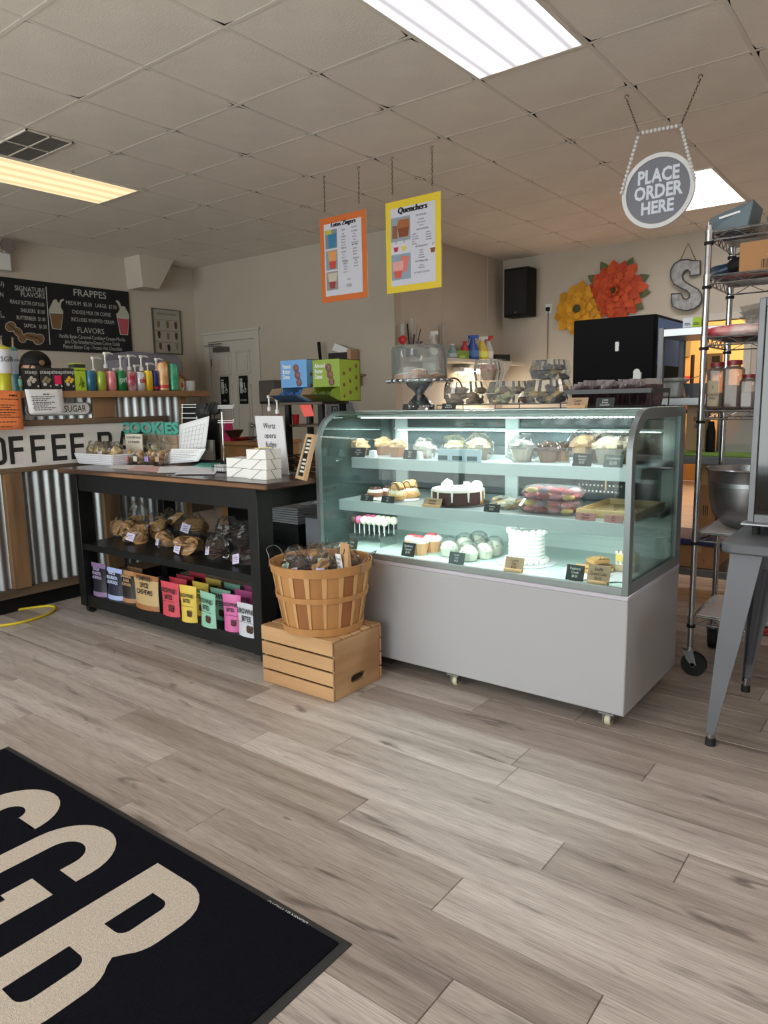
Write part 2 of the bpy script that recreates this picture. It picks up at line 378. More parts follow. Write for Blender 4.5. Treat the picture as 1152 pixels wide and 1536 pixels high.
# ---- door ----
dr = thing('door_1', None, None, (DX0, YD, 0)); dr['kind'] = 'structure'
DW_ = DX1-DX0; DP = mat('door_paint', (196, 188, 178), .5)
b = MB(); b.bx(.0, DW_, .02, .05, 0, 2.03)
pan = [(.1, .36, 1.62, 1.90), (.44, .70, 1.62, 1.90), (.1, .36, .86, 1.50), (.44, .70, .86, 1.50), (.1, .36, .2, .72), (.44, .70, .2, .72)]
b.build('leaf', DP, dr, bev=.002)
for x0, x1, z0, z1 in pan:
    b = MB()
    b.prism([(x0, z0), (x1, z0), (x1, z1), (x0, z1)], .012, .02); b.v = b.v
    q = MB(); q.bx(x0, x1, .008, .02, z0, z0+.018).bx(x0, x1, .008, .02, z1-.018, z1).bx(x0, x0+.018, .008, .02, z0, z1).bx(x1-.018, x1, .008, .02, z0, z1).bx(x0+.045, x1-.045, .010, .02, z0+.045, z1-.045)
    q.build('panel', DP, dr, bev=.003)
b = MB(); b.bx(-.1, -.01, -.02, 0, 0, 2.12).bx(DW_+.01, DW_+.1, -.02, 0, 0, 2.12).bx(-.01, DW_+.01, -.018, 0, 2.03, 2.12); b.bx(-.12, DW_+.12, -.03, 0, 2.12, 2.15)
b.bx(0, .012, -.0, .1, 0, 2.03).bx(DW_-.012, DW_, 0, .1, 0, 2.03); b.build('door_frame', DP, dr, bev=.003)
cl = MB().cbx(.10, .34, -.05, .02, 1.90, 1.96).build('door_closer', mat('closer_metal', (110, 106, 102), .4, .6), dr)
MB().obox((.22, -.03, 1.97), (-.08, -.03, 1.99), .02, .008).obox((.0, -.03, 2.0), (.24, -.04, 2.0), .02, .008).build('closer_arm', DARKSTEEL, cl)
for z in (1.78, 1.1, .3): MB().tube([(.006, .0, z-.045), (.006, .0, z+.045)], .008).build('hinge', DARKSTEEL, dr)
MB().ball((DW_-.07, -.03, 1.0), .028, 12).tube([(DW_-.07, -.03, 1.0), (DW_-.07, .02, 1.0)], .012).build('door_knob', CHROME, dr)
for k, (cx, wd) in enumerate([(.225, 'MEN'), (.57, 'WOMEN')]):
    s_ = MB().cbx(cx-.075, cx+.075, -.002, .012, 1.26, 1.60, .004).build('restroom_sign', BLACKM, dr); s_['label'] = 'black restroom sign reading '+wd
    text(wd, s_, (cx, -.002, 1.305), .032, CHALK)
    g = MB()
    for (px, s2) in ((-.04, 1), (-.015, -1)):
        g.T = Matrix.Translation((cx+px, -.0035, 1.44)); g.ball((0, 0, .115), .013, 8, sy=.1)
        g.prism([(-.012, .02), (.012, .02), (.02 if s2 < 0 else .012, .095), (-.02 if s2 < 0 else -.012, .095)] if s2 > 0 else [(-.022, .02), (.022, .02), (.008, .095), (-.008, .095)], -.001, .001)
        g.bx(-.009, -.002, -.001, .001, -.05, .02).bx(.002, .009, -.001, .001, -.05, .02)
    g.T = Matrix.Translation((cx+.035, -.0035, 1.42)); g.tube([(.02*math.cos(a/12*6.283)+.0, 0, .02*math.sin(a/12*6.283)) for a in range(12)], .004, 5, closed=True)
    g.ball((-.005, 0, .085), .011, 8, sy=.1).obox((-.003, 0, .07), (0, 0, .02), .01, .004, (0, 1, 0)).obox((0, 0, .03), (.025, 0, .02), .01, .004, (0, 1, 0))
    g.build('pictogram', CHALK, s_)
# ================= LEFT: coffee bar, wall menus, ledge goods, worker =================
def ftext(s, parent, x0, x1, y, hpx, ax, val, m, rot='F', bold=0, depth=.0008, y2=None, **k):
    "lettering fitted between picture columns x0..x1 on the plane ax=val"
    a = P(x0, y, ax, val); b_ = P(x1, y if y2 is None else y2, ax, val)
    xm = (x0+x1)/2; ym = (y+(y if y2 is None else y2))/2
    h = (P(xm, ym-hpx/2, ax, val)-P(xm, ym+hpx/2, ax, val)).z; c = (a+b_)/2
    tmp = text(s, None, (0, 0, 0), 1, m, bold=bold); me = tmp.data
    xs = [v.co.x for v in me.vertices]; W = max(xs)-min(xs); bpy.data.objects.remove(tmp); bpy.data.meshes.remove(me)
    size = h/.73; wd = (Vector((a.x, a.y, 0))-Vector((b_.x, b_.y, 0))).length
    T = Matrix() if parent is None else wmat(parent).inverted()
    return text(s, parent, T @ c, size, m, rot, 'CENTER', bold, wd/(W*size), depth, **k)
BX = -4.46; LZ = 1.365; BY1 = 3.36
WOODOLD = mat('weathered_wood', (92, 70, 50), .7, c2=(136, 104, 72), scale=9, stretch=(1, 1, .12), bump=.3, bscale=40)
WOODH = mat('weathered_rail_wood', (84, 68, 54), .7, c2=(128, 104, 80), scale=9, stretch=(1, .12, 1), bump=.3, bscale=40)
LEDGEW = mat('stained_ledge_wood', (118, 84, 52), .5, c2=(158, 118, 78), scale=8, stretch=(1, .12, 1), bump=.1)
GALV = mat('galvanised_metal', (168, 172, 176), .38, .85, var=.12, scale=5, stretch=(1, 1, .3))
bar = thing('coffee_bar', 'long coffee bar clad in corrugated metal and reclaimed wood at the left wall side', 'counter', (BX, 2.3, 0))
def W(b, name, m, **k): return b.build(name, m, bar, world=True, **k)
Y0 = .9
W(MB().bx(BX-.62, BX-.05, Y0, BY1, .0, 1.30), 'body', BLACKM)
W(MB().bx(BX-.05, BX+.0, Y0, BY1, .10, .155), 'bottom_rail', WOODH, bev=.003)
W(MB().bx(BX-.26, BX+.07, Y0, 3.565, 1.322, LZ), 'ledge', LEDGEW, bev=.003)
W(MB().bx(BX-.04, BX+.012, Y0, 3.22, 1.152, 1.188), 'sign_rail_top', WOODH, bev=.003)
W(MB().bx(BX-.04, BX+.012, Y0, 3.22, .872, .90), 'sign_rail_bottom', WOODH, bev=.003)
W(MB().bx(BX-.04, BX+.012, 3.19, 3.22, .90, 1.152), 'sign_rail_end', WOODH, bev=.003)
for y0, y1, z0, z1 in [(2.02, 2.125, .155, .872), (2.66, 2.78, .155, .872), (2.64, 2.80, 1.188, 1.322), (3.33, 3.38, .155, 1.322), (1.2, 1.3, .155, .872)]:
    W(MB().bx(BX-.03, BX+.016, y0, y1, z0, z1), 'post', WOODOLD, bev=.003)
def corr(y0, y1, z0, z1):
    per, am = .068, .012; n = int((y1-y0)/per*10); b = MB()
    for d in (0, -.002):
        vs = []; 
        for i in range(n+1):
            y = y0+(y1-y0)*i/n; x = BX-.022+am*math.cos(2*math.pi*y/per)+d
            vs += [(x, y, z0), (x, y, z1)]
        b.add(vs, [(2*i, 2*i+2, 2*i+3, 2*i+1) for i in range(n)])
    b.build('corrugated_sheet', GALV, bar, world=True)
for a in [(Y0, 2.02, .155, .872), (2.125, 2.66, .155, .872), (2.78, 3.33, .155, .872), (Y0, 2.64, 1.188, 1.322), (2.80, 3.33, 1.188, 1.322), (3.22, 3.33, .87, 1.188)]: corr(*a)
# coffee sign board
WHW = mat('whitewashed_wood', (206, 202, 198), .7, c2=(232, 230, 228), scale=7, stretch=(1, .2, 1), bump=.15)
sg = thing('coffee_bar_sign', 'long whitewashed board with black block letters on the bar front', 'sign', (BX, 2.2, .90))
MB().bx(BX-.03, BX-.004, Y0, 3.188, .901, 1.151).build('board', WHW, sg, world=True, bev=.002)
LB = mat('sign_black_paint', (30, 30, 30), .7)
def blk(ch, y0, y1, z0, z1, T=.026):
    b = MB(); x0, x1 = BX-.004, BX-.001
    def q(a, c, d, e): b.bx(x0, x1, a, c, d, e)
    if ch in 'FE':
        q(y0, y0+T, z0, z1); q(y0+T, y1, z1-T*1.05, z1); q(y0+T, y1-.004, (z0+z1)/2-T*.45, (z0+z1)/2+T*.55)
        if ch == 'E': q(y0+T, y1, z0, z0+T*1.05)
    else:
        w_ = y1-y0; h_ = z1-z0
        def rr(a0, a1, c0, c1, r, left=True):
            pts = []
            for cx, cz, s in [(a1-r, c0+r, -90), (a1-r, c1-r, 0), (a0+r, c1-r, 90), (a0+r, c0+r, 180)]:
                if not left and s >= 90: pts.append((a0, c1 if s == 90 else c0)); continue
                pts += [(cx+r*math.cos(R(s+k*22.5)), cz+r*math.sin(R(s+k*22.5))) for k in range(5)]
            return pts
        def ring(a0, a1, c0, c1, r, left):
            o_ = rr(a0, a1, c0, c1, r, left); i_ = rr(a0+T, a1-T, c0+T, c1-T, max(r-T, .004), left); n = len(o_)
            vs = [(x1, a, c) for a, c in o_]+[(x1, a, c) for a, c in i_]+[(x0, a, c) for a, c in o_]+[(x0, a, c) for a, c in i_]
            b.add(vs, [(k, (k+1) % n, n+(k+1) % n, n+k) for k in range(n)]+[(k, 2*n+k, 2*n+(k+1) % n, (k+1) % n) for k in range(n)])
        if ch == 'O' or ch == 'C': ring(y0, y1, z0, z1, w_*.45, True)
        if ch == 'B': ring(y0, y1, z0, z0+h_*.52, .03, False); ring(y0, y1-.004, z0+h_*.46, z1, .03, False)
        if ch == 'R': ring(y0, y1, z0+h_*.4, z1, .03, False); q(y0, y0+T, z0, z0+h_*.45); b.prism([(y1-T, z0), (y1, z0), (y1-.01, z0+h_*.45), (y1-T-.015, z0+h_*.45)], x0, x1, 'YZ')
        if ch == 'A': b.prism([(y0, z0), (y0+T, z0), (y0+w_*.5+T*.3, z1), (y0+w_*.5-T*.5, z1)], x0, x1, 'YZ'); b.prism([(y1-T, z0), (y1, z0), (y0+w_*.5+T*.5, z1), (y0+w_*.5-T*.3, z1)], x0, x1, 'YZ'); q(y0+T, y1-T, z0+h_*.25, z0+h_*.25+T)
    o = b.build('letter', LB, sg, world=True)
ysp = P(14, 670, 'X', BX).y; 
for ch, xa, xb in [('C', None, None), ('O', -13, 9), ('F', 14, 36), ('F', 46.5, 68.5), ('E', 78.5, 100), ('E', 106.5, 127), ('B', 148, 170), ('A', 176, 198), ('R', 203, 223)]:
    ya, yb = (1.83, 1.92) if xa is None else (P(xa, 672, 'X', BX).y, P(xb, 672, 'X', BX).y)
    if ch in 'OF' and xa and xa < 0: pass
    blk(ch, ya, yb, P(60, 693, 'X', BX).z, P(60, 652.5, 'X', BX).z)
# sugar sign
t = thing('oval_sign', 'white enamel oblong sign reading SUGAR above the coffee board', 'sign', (BX+.01, 2.48, 1.24))
ya, yb = P(38, 610, 'X', BX).y, P(135, 610, 'X', BX).y; zc = P(115, 613, 'X', BX).z; hh = .042
def stad(y0, y1, h): return [(y1-h+h*math.cos(R(a)), zc+h*math.sin(R(a))) for a in range(-90, 91, 20)]+[(y0+h-h*math.cos(R(a)), zc-h*math.sin(R(a))) for a in range(-90, 91, 20)]
MB().prism(stad(ya, yb, hh), BX-.008, BX+.004, 'YZ').build('plate', mat('enamel_white', (225, 226, 228), .25), t, world=True)
b = MB(); pts = [Vector((BX+.005, y, z)) for y, z in stad(ya+.004, yb-.004, hh-.004)]; b.tube(pts, .0022, 5, closed=True); b.build('border', LB, t, world=True)
ftext('SUGAR', t, 96, 129, 613.5, 10, 'X', BX+.004, LB, 'R', bold=.01)
# papers taped to the ledge
def sheet(name, label, corners, ax, val, m, lines=(), n=6, bend=.01, group=None, cat='paper', thick=.0008):
    "sheet through four picture corners (top left, top right, bottom right, bottom left) on a plane, slightly curled"
    c = [P(x, y, ax, val) for x, y in corners]; org = sum(c, Vector())/4
    nn = (c[1]-c[0]).cross(c[3]-c[0]).normalized()
    if nn.dot(Vector((0, 0, CAM_Z))-org) < 0: nn = -nn
    b = MB()
    b.grid(lambda u, v: (c[0]*(1-u)+c[1]*u)*(1-v)+(c[3]*(1-u)+c[2]*u)*v + nn*(bend*math.sin(math.pi*u)*v+bend*.6*v*v), n, n)
    o = b.build(name, m, None, org=org, world=True)
    so = o.modifiers.new('s', 'SOLIDIFY'); so.thickness = thick
    tag(o, label, cat, group); return o
ORP = mat('orange_paper', (244, 138, 78), .8)
def scribble(parent, corners, ax, val, rows, m, off=.004, hh_=.0022, seed=1, ragged=.5):
    "printed text lines too small to read, as thin dashes"
    rnd = random.Random(seed); c = [P(x, y, ax, val) for x, y in corners]
    nn = (c[1]-c[0]).cross(c[3]-c[0]).normalized()
    if nn.dot(Vector((0, 0, CAM_Z))-c[0]) < 0: nn = -nn
    b = MB(); up = (c[0]-c[3]).normalized()
    for r in rows:
        v, u0, u1 = r; u = u0
        while u < u1:
            l = rnd.uniform(.03, .10); ue = min(u+l, u1)
            f = lambda uu: (c[0]*(1-uu)+c[1]*uu)*(1-v)+(c[3]*(1-uu)+c[2]*uu)*v+nn*(off+.012*math.sin(math.pi*uu)*v)
            a, e = f(u), f(ue); b.add([a-up*hh_, e-up*hh_, e+up*hh_, a+up*hh_], [(0, 1, 2, 3)]); u = ue+.018
    o = b.build('printed_lines', m, parent, world=True, fix=False); return o
cs = [(-30, 583), (30, 587), (35, 644), (-32, 646)]
o = sheet('orange_flyer', 'bright orange printed flyer hanging from the bar ledge', cs, 'X', BX+.085, ORP)
scribble(o, cs, 'X', BX+.085, [(.12, .7, .9)], INK, hh_=.005); scribble(o, cs, 'X', BX+.085, [(v, .35, .93-.1*(i % 3)) for i, v in enumerate([.22, .37, .43, .49, .56, .62, .68, .8, .92])], INK, seed=3)
cs = [(37, 584), (93, 584), (97, 620), (44, 621)]
o = sheet('white_notice', 'white typed notice sheets hanging from the ledge over the oval sign', cs, 'X', BX+.085, WHITEP)
scribble(o, cs, 'X', BX+.085, [(.2, .45, .62)], INK, seed=5, hh_=.003); scribble(o, cs, 'X', BX+.085, [(v, .15 if i % 2 else .12, .75-.12*(i % 3)) for i, v in enumerate([.3, .38, .45, .53, .6, .68, .76, .84])], INK, seed=6)
# ---- wall menus ----
WX = XL+.02
BOARD = mat('chalkboard_black', (24, 24, 27), .7, var=.15, scale=4)
cb = thing('chalkboard_menu', 'large black chalkboard drinks menu on the left wall', 'menu board', (WX, 4.2, 1.9))
MB().bx(XL+.002, WX, 2.2, 5.055, 1.862, 2.572).build('board', BOARD, cb, world=True, bev=.003)
CH = mat('chalk_grey_white', (196, 198, 194), .9); WXT = WX+.001
def ct(s, x0, x1, y, h, y2=None, bold=0): ftext(s, cb, x0, x1, y, h, 'X', WXT, CH, 'R', bold=bold, y2=y2)
ct('SIGNATURE', 22, 67, 432, 7.5, 437); ct('FLAVORS', 31, 67, 441, 7.5, 445)
ct('PEANUT BUTTER CUP $1.00', 15, 66, 453, 6, 457); ct('SNICKERS  $1.00', 31, 67, 466, 6, 468); ct('BUTTERBEER  $1.00', 25, 68, 477, 6, 479); ct('SAMOA   $1.50', 36, 70, 489, 6, 490)
ct('FRAPPES', 110, 159, 438.5, 10.5, 444.5, .004); ct('MEDIUM  $5.50   LARGE  $7.00', 99, 175, 454.5, 6, 461); ct('CHOOSE MILK OR COFFEE', 108, 166, 468, 6, 472.5); ct('INCLUDES WHIPPED CREAM', 107, 171, 479, 6, 484)
ct('FLAVORS', 116, 156, 494.5, 8.5, 498.5); ct('Vanilla Bean-Caramel-Cookies+Cream-Mocha', 88, 188, 503.5, 6, 510); ct('Java Chip-Strawberry-Green-Cotton Candy', 97, 180, 511.5, 6, 517); ct('Peanut Butter Cup - Frozen Hot Chocolate', 95, 183, 519, 6, 524.5)
ct('N', 0, 5, 442, 7); ct('U)', -3, 6, 426, 7); ct('E', -3, 2, 470, 6); ct('**', 1, 7, 477, 6)
b = MB(); b.tube([P(69, 430, 'X', WXT), P(75, 517, 'X', WXT)], .004, 5); b.build('chalk_line', CH, cb, world=True)
def pic(poly, m, name, off=.001, parent=cb, plane=('X', WXT)):
    pts = [P(x, y, *plane) for x, y in poly]; 
    nn = {'X': Vector((1, 0, 0)), 'Y': Vector((0, -1, 0))}[plane[0]]
    n = len(pts); b = MB(); b.add([p+nn*off for p in pts], [tuple(range(n))]); return b.build(name, m, parent, world=True, smooth=False, fix=False)
def ell(cx, cy, rx, ry, n=16, a0=0, tilt=0):
    return [(cx+rx*math.cos(t)*math.cos(tilt)-ry*math.sin(t)*math.sin(tilt), cy+rx*math.cos(t)*math.sin(tilt)+ry*math.sin(t)*math.cos(tilt)) for t in [2*math.pi*k/n for k in range(n)]]
BRN = mat('drawn_brown', (128, 96, 66), .9); PNK = mat('drawn_pink', (196, 92, 102), .9); CRM = mat('drawn_cream', (190, 188, 176), .9); BRD = mat('drawn_dark_brown', (76, 54, 38), .9)
pic([(73, 464), (95, 467), (92, 495), (78, 493)], CH, 'drawn_cup', .001); pic([(75, 470), (94, 471), (91, 494), (79, 492)], BRN, 'drawn_drink', .002)
pic([(73, 465), (76, 458), (80, 450), (84, 449), (88, 455), (94, 466), (93, 469), (75, 468)], CRM, 'drawn_cream', .003); pic([(87, 461), (90, 450), (95, 448), (96, 450), (92, 453), (90, 463)], CRM, 'drawn_straw', .0035)
pic([(174, 470), (194, 473), (192, 503), (180, 502)], CH, 'drawn_cup', .001); pic([(176, 477), (193, 479), (191, 502), (181, 501)], PNK, 'drawn_drink', .002)
pic([(175, 472), (179, 464), (183, 459), (187, 460), (193, 471), (193, 476), (176, 475)], CRM, 'drawn_cream', .003); pic([(180, 465), (176, 455), (173, 452), (175, 450), (179, 453), (183, 463)], CRM, 'drawn_straw', .0035)
for (cx, cy, rx, ry, tl) in [(16, 490, 8.5, 8, 0), (27, 498, 8, 6, .8), (33, 507, 8, 6, 1.0), (47, 505, 12, 6, .15), (58, 509, 9, 8, -.6)]:
    pic(ell(cx, cy, rx, ry, 16, 0, tl), CH, 'drawn_outline', .001)
for (cx, cy, rx, ry, tl) in [(16, 490, 7.6, 7.2, 0), (27, 498, 7.2, 5.3, .8), (33, 507, 7.2, 5.2, 1.0), (47, 505, 11.2, 5.2, .15), (58, 509, 8.2, 7.2, -.6)]:
    pic(ell(cx, cy, rx, ry, 16, 0, tl), BRN, 'drawn_candy_bar', .002+.0002*cx/60)
for a, e in [((12, 486), (30, 500)), ((40, 503), (55, 507)), ((55, 505), (62, 513))]: MB().tube([P(*a, 'X', WXT+.003), P(*e, 'X', WXT+.003)], .005, 4).build('drawn_stroke', BRD, cb, world=True)
# drinks poster
PG = mat('poster_grey', (172, 166, 156), .8)
dp = thing('drink_poster', 'small framed poster of glass drinks beside the chalkboard', 'poster', (XL+.01, 5.57, 1.9))
y0, y1, z0, z1 = 5.37, 5.755, 1.895, 2.41
MB().bx(XL, XL+.012, y0, y1, z0, z1).build('print', PG, dp, world=True)
b = MB(); b.bx(XL, XL+.02, y0-.012, y0, z0-.01, z1+.01).bx(XL, XL+.02, y1, y1+.012, z0-.01, z1+.01).bx(XL, XL+.02, y0, y1, z1, z1+.01).bx(XL, XL+.02, y0, y1, z0-.01, z0); b.build('frame', mat('dark_thin_frame', (84, 78, 70), .6), dp, world=True)
for z in (2.29, 2.16, 2.025): MB().bx(XL+.012, XL+.0135, y0+.01, y1-.02, z-.002, z+.002).build('shelf_line', mat('poster_line', (96, 88, 80), .8), dp, world=True)
text('PENNSYLVANIA', dp, Vector((XL+.0125, (y0+y1)/2, 2.36))-dp.location, .05, mat('poster_letters', (120, 112, 102), .8), 'R', wx=.8)
for i, (yy, zz, c) in enumerate([(5.44, 2.235, (136, 110, 90)), (5.57, 2.235, (120, 104, 70)), (5.69, 2.235, (96, 50, 40)), (5.44, 2.11, (76, 52, 44)), (5.57, 2.10, (130, 122, 112)), (5.69, 2.105, (90, 60, 50)), (5.45, 1.975, (110, 70, 50)), (5.57, 1.96, (66, 36, 32)), (5.69, 1.98, (150, 140, 120))]):
    MB().prism([(yy-.018, zz+.04), (yy+.018, zz+.04), (yy+.02, zz), (yy+.012, zz-.04), (yy-.012, zz-.04), (yy-.02, zz)], XL+.012, XL+.0145, 'YZ').build('drawn_glass', mat('drink_%d' % i, c, .8), dp, world=True)
# boxed duct wedge at the ceiling
wv = MB(); wv.prism([(5.04, H), (5.50, H), (5.28, 2.60), (5.06, 2.60)], XL, XL+.30, 'YZ')
o = wv.build('trim_2', WALL, smooth=False); o['kind'] = 'structure'
# emergency light
t = thing('emergency_light', 'white emergency light box with round silver lamps above the chalkboard', 'light', (XL, 3.52, 2.62))
MB().cbx(XL, XL+.09, 3.25, 3.70, 2.62, 2.80, .012).build('housing', WHITEPL, t, world=True)
for y in (3.35, 3.66):
    lp = MB().tube([(XL+.06, y, 2.88), (XL+.10, y, 2.87), (XL+.14, y, 2.86)], [.03, .065, .07], 16).build('lamp_head', CHROME, t, world=True)
    MB().tube([(XL+.05, y, 2.79), (XL+.06, y, 2.86)], .015).build('bracket', WHITEPL, t, world=True)
# back counter with espresso machine
t = thing('back_counter', 'dark back counter along the left wall behind the bar', 'counter', (-7.2, 4.0, 0))
MB().cbx(-7.58, -6.95, 2.2, 5.6, 0, .86).build('cabinet', mat('counter_body', (70, 62, 56), .6), t, world=True); MB().cbx(-7.59, -6.92, 2.18, 5.62, .86, .90).build('worktop', mat('counter_top', (120, 112, 104), .4), t, world=True)
t = thing('espresso_machine', 'grey lilac rounded drinks machine behind the pump bottles', 'machine', (-7.2, 4.95, .9))
MG = mat('machine_lilac_grey', (132, 128, 142), .4)
b = MB(); b.prism([(4.55, .9), (5.32, .9), (5.32, 1.75), (5.25, 1.83), (4.66, 1.85), (4.56, 1.76)], -7.45, -7.0, 'YZ'); b.build('body', MG, t, world=True, bev=.02)
MB().cbx(-7.0, -6.96, 4.65, 5.2, 1.2, 1.55).build('drip_bay', BLACKM, t, world=True); MB().tube([(-6.98, 4.8, 1.62), (-6.9, 4.8, 1.62)], .03).tube([(-6.98, 5.05, 1.62), (-6.9, 5.05, 1.62)], .03).build('knob', BLACKM, t, world=True)
t = thing('wall_rail', 'short black rail fixed to the wall under the drinks poster', 'rail', (XL, 5.5, 1.82))
MB().bx(XL, XL+.05, 5.36, 5.62, 1.82, 1.845).build('bar', BLACKM, t, world=True); MB().bx(XL, XL+.03, 5.36, 5.40, 1.78, 1.82).build('bracket', BLACKM, t, world=True)
# ---- goods on the ledge ----
LX = BX-.05   # row along the ledge
def ledge(x, dx=0): p = P(x, 584, 'X', LX+dx); return p.y
def hz(y, dx=0, x=150): return P(x, y, 'X', LX+dx).z-LZ
TG = 'black tea boxes on the bar ledge'
TEA = mat('tea_box_black', (44, 42, 44), .5)
for x0, x1, c, lb in [(36, 61, (214, 208, 196), 'leftmost black tea box with a pale blossom, beside the tumblers'), (62, 79.5, (150, 140, 104), 'second black tea box with olive leaf print'), (80, 96, (232, 32, 92), 'black tea box with a bright pink square print'), (97, 113.5, (236, 190, 60), 'black tea box with a yellow lemon print, next to the green box')]:
    ya, yb = ledge(x0), ledge(x1); hh_ = hz(552, x=x0)
    t = thing('tea_box', lb, 'tea box', (LX, (ya+yb)/2, LZ), R(90), TG); w_ = (yb-ya)/2-.001
    MB().cbx(-w_, w_, 0, .07, 0, hh_, .002).build('carton', TEA, t)
    text('steep', t, (0, 0, hh_*.83), .036, CHALK, bold=.01)
    m = mat('tea_print_'+str(c), c, .7)
    b = MB()
    if c[0] == 232: b.bx(-.022, .022, -.001, 0, hh_*.3, hh_*.68)
    else:
        for k in range(5): b.ball((-.02+.01*k, -.0003, hh_*(.42+.08*((k*7) % 3))), .011, 8, sy=.06)
    b.build('printed_picture', m, t)
    MB().ball((w_-.012, 0, hh_*.22), .006, 8, sy=.1).ball((-w_*.3, 0, hh_*.3), .012, 8, sy=.05).build('printed_badge', CHALK, t)
ya, yb = ledge(113.5), ledge(131)
t = thing('green_tea_carton', 'tall lime green carton with black top band between tea boxes and cans', 'carton', (LX, (ya+yb)/2, LZ), R(90)); w_ = (yb-ya)/2-.002; hh_ = hz(545, x=120)
MB().cbx(-w_, w_, 0, .07, 0, hh_, .002).build('carton', mat('lime_carton', (178, 206, 50), .5), t); MB().bx(-w_-.0005, w_+.0005, -.0008, .07, hh_*.84, hh_*.97).build('top_band', TEA, t)
text('GREEN TEA', t, (0, -.0006, hh_*.74), .014, INK, bold=.01); MB().prism([(-.02, .03), (.03, .05), (0, .1), (-.006, .06)], -.0012, -.0004).prism([(.0, .02), (.03, .0301), (.01, .06)], -.0012, -.0004).build('printed_leaf', mat('leaf_print', (110, 140, 40), .7), t)
def can(x0, x1, y, c, c2, lb, word=None, wc=CHALK, tall=False, stripe=None):
    ya, yb = ledge(x0), ledge(x1); r_ = (yb-ya)/2; h_ = hz(y, x=(x0+x1)/2); t = thing('drink_can', lb, 'can', (LX-.01, (ya+yb)/2, LZ), R(90), 'drink cans in a row on the bar ledge')
    MB().lathe([(r_*.78, 0), (r_*.98, .01), (r_*.98, h_*.88), (r_*.8, h_*.97), (r_*.82, h_), (r_*.72, h_-.002)], 20).build('can_body', mat('can_'+str(c), c, .3, .35, c2=c2, scale=14), t)
    MB().lathe([(r_*.72, h_-.004), (.001, h_-.004)], 16).tube([(0, -r_*.3, h_-.002), (0, r_*.3, h_-.002)], .004, 5).build('can_lid', CHROME, t)
    if stripe: MB().lathe([(r_*.985, h_*.1), (r_*.985, h_*.22)], 20, caps=False).build('band', mat('band_'+str(stripe), stripe, .4), t)
    if word: text(word, t, (0, -r_*.99, h_*.55), r_*1.5, wc, bold=.03, wx=.9)
    return t
can(131, 145.5, 556, (36, 92, 128), (60, 120, 150), 'blue drink can, first of the can row beside the lime carton')
can(146, 160.5, 557, (150, 178, 66), (200, 200, 90), 'lime green drink can with yellow blotches')
can(162, 176, 557, (214, 124, 136), (230, 160, 160), 'salmon pink drink can')
can(176.5, 190.5, 556, (24, 118, 62), (30, 130, 70), 'deep green soda can with white lettering', 'pri')
can(190.5, 205, 557, (170, 36, 66), (226, 200, 206), 'crimson soda can with white marbling')
can(205.5, 218.5, 558, (216, 216, 222), (200, 200, 208), 'silver white soda can with red lettering', 'ok', RED)
can(218.5, 230.5, 556, (218, 184, 44), (230, 196, 60), 'yellow drink can between the silver and navy cans')
can(230.5, 239, 556, (34, 48, 122), (40, 56, 130), 'narrow navy blue energy drink can', stripe=(190, 40, 50))
can(239, 254, 545, (206, 150, 96), (222, 190, 150), 'tall peach orange can with a red base band', tall=True, stripe=(196, 60, 60))
can(254.5, 269, 546, (46, 142, 110), (90, 170, 130), 'tall teal green can, last of the row', tall=True)
def pump(name, label, loc, h, r_, body, group=None, rz=R(90), ph_=.11, cont=None):
    t = thing(name, label, 'pump bottle', loc, rz, group)
    MB().lathe([(r_*.9, 0), (r_, .006), (r_, h*.72), (r_*.8, h*.85), (r_*.4, h*.95), (r_*.4, h)], 16).build('bottle', body, t)
    p = MB().lathe([(r_*.45, h), (r_*.45, h+.022), (r_*.2, h+.03), (.006, h+.035), (.006, h+ph_-.02), (.012, h+ph_-.018), (.014, h+ph_)], 12)
    p.tube([(0, 0, h+ph_-.008), (.03, 0, h+ph_-.004), (.06, 0, h+ph_-.012)], [.009, .007, .005], 6); p.build('pump', WHITEPL, t)
    return t
SYR = mat('syrup_bottle', (120, 96, 80), .3)
for k, (x, yt, d) in enumerate([(140, 535, 'taking the blue can side'), (158, 528, 'tallest of the white pumps'), (181, 533, 'above the deep green can'), (194, 532, 'above the crimson can'), (212, 533, 'above the silver can'), (222, 544, 'low behind the yellow can'), (235, 537, 'above the navy can'), (172, 552, 'lowest, between pink and green cans'), (203, 547, 'short one behind crimson can')]):
    lb = ['syrup bottle with white pump behind the blue can', 'syrup bottle with tallest white pump behind the lime can', 'syrup bottle with white pump behind the deep green can', 'syrup bottle with white pump behind the crimson can', 'syrup bottle with white pump behind the silver can', 'low syrup bottle with white pump behind the yellow can', 'syrup bottle with white pump behind the navy can', 'lowest syrup bottle pump between pink and green cans', 'short syrup bottle pump between crimson and silver cans'][k]
    pt = P(x, yt, 'X', LX-.12); pump('syrup_bottle', lb, (LX-.13, pt.y-.0, LZ), pt.z-LZ-.11, .032, SYR, 'syrup pump bottles behind the cans')
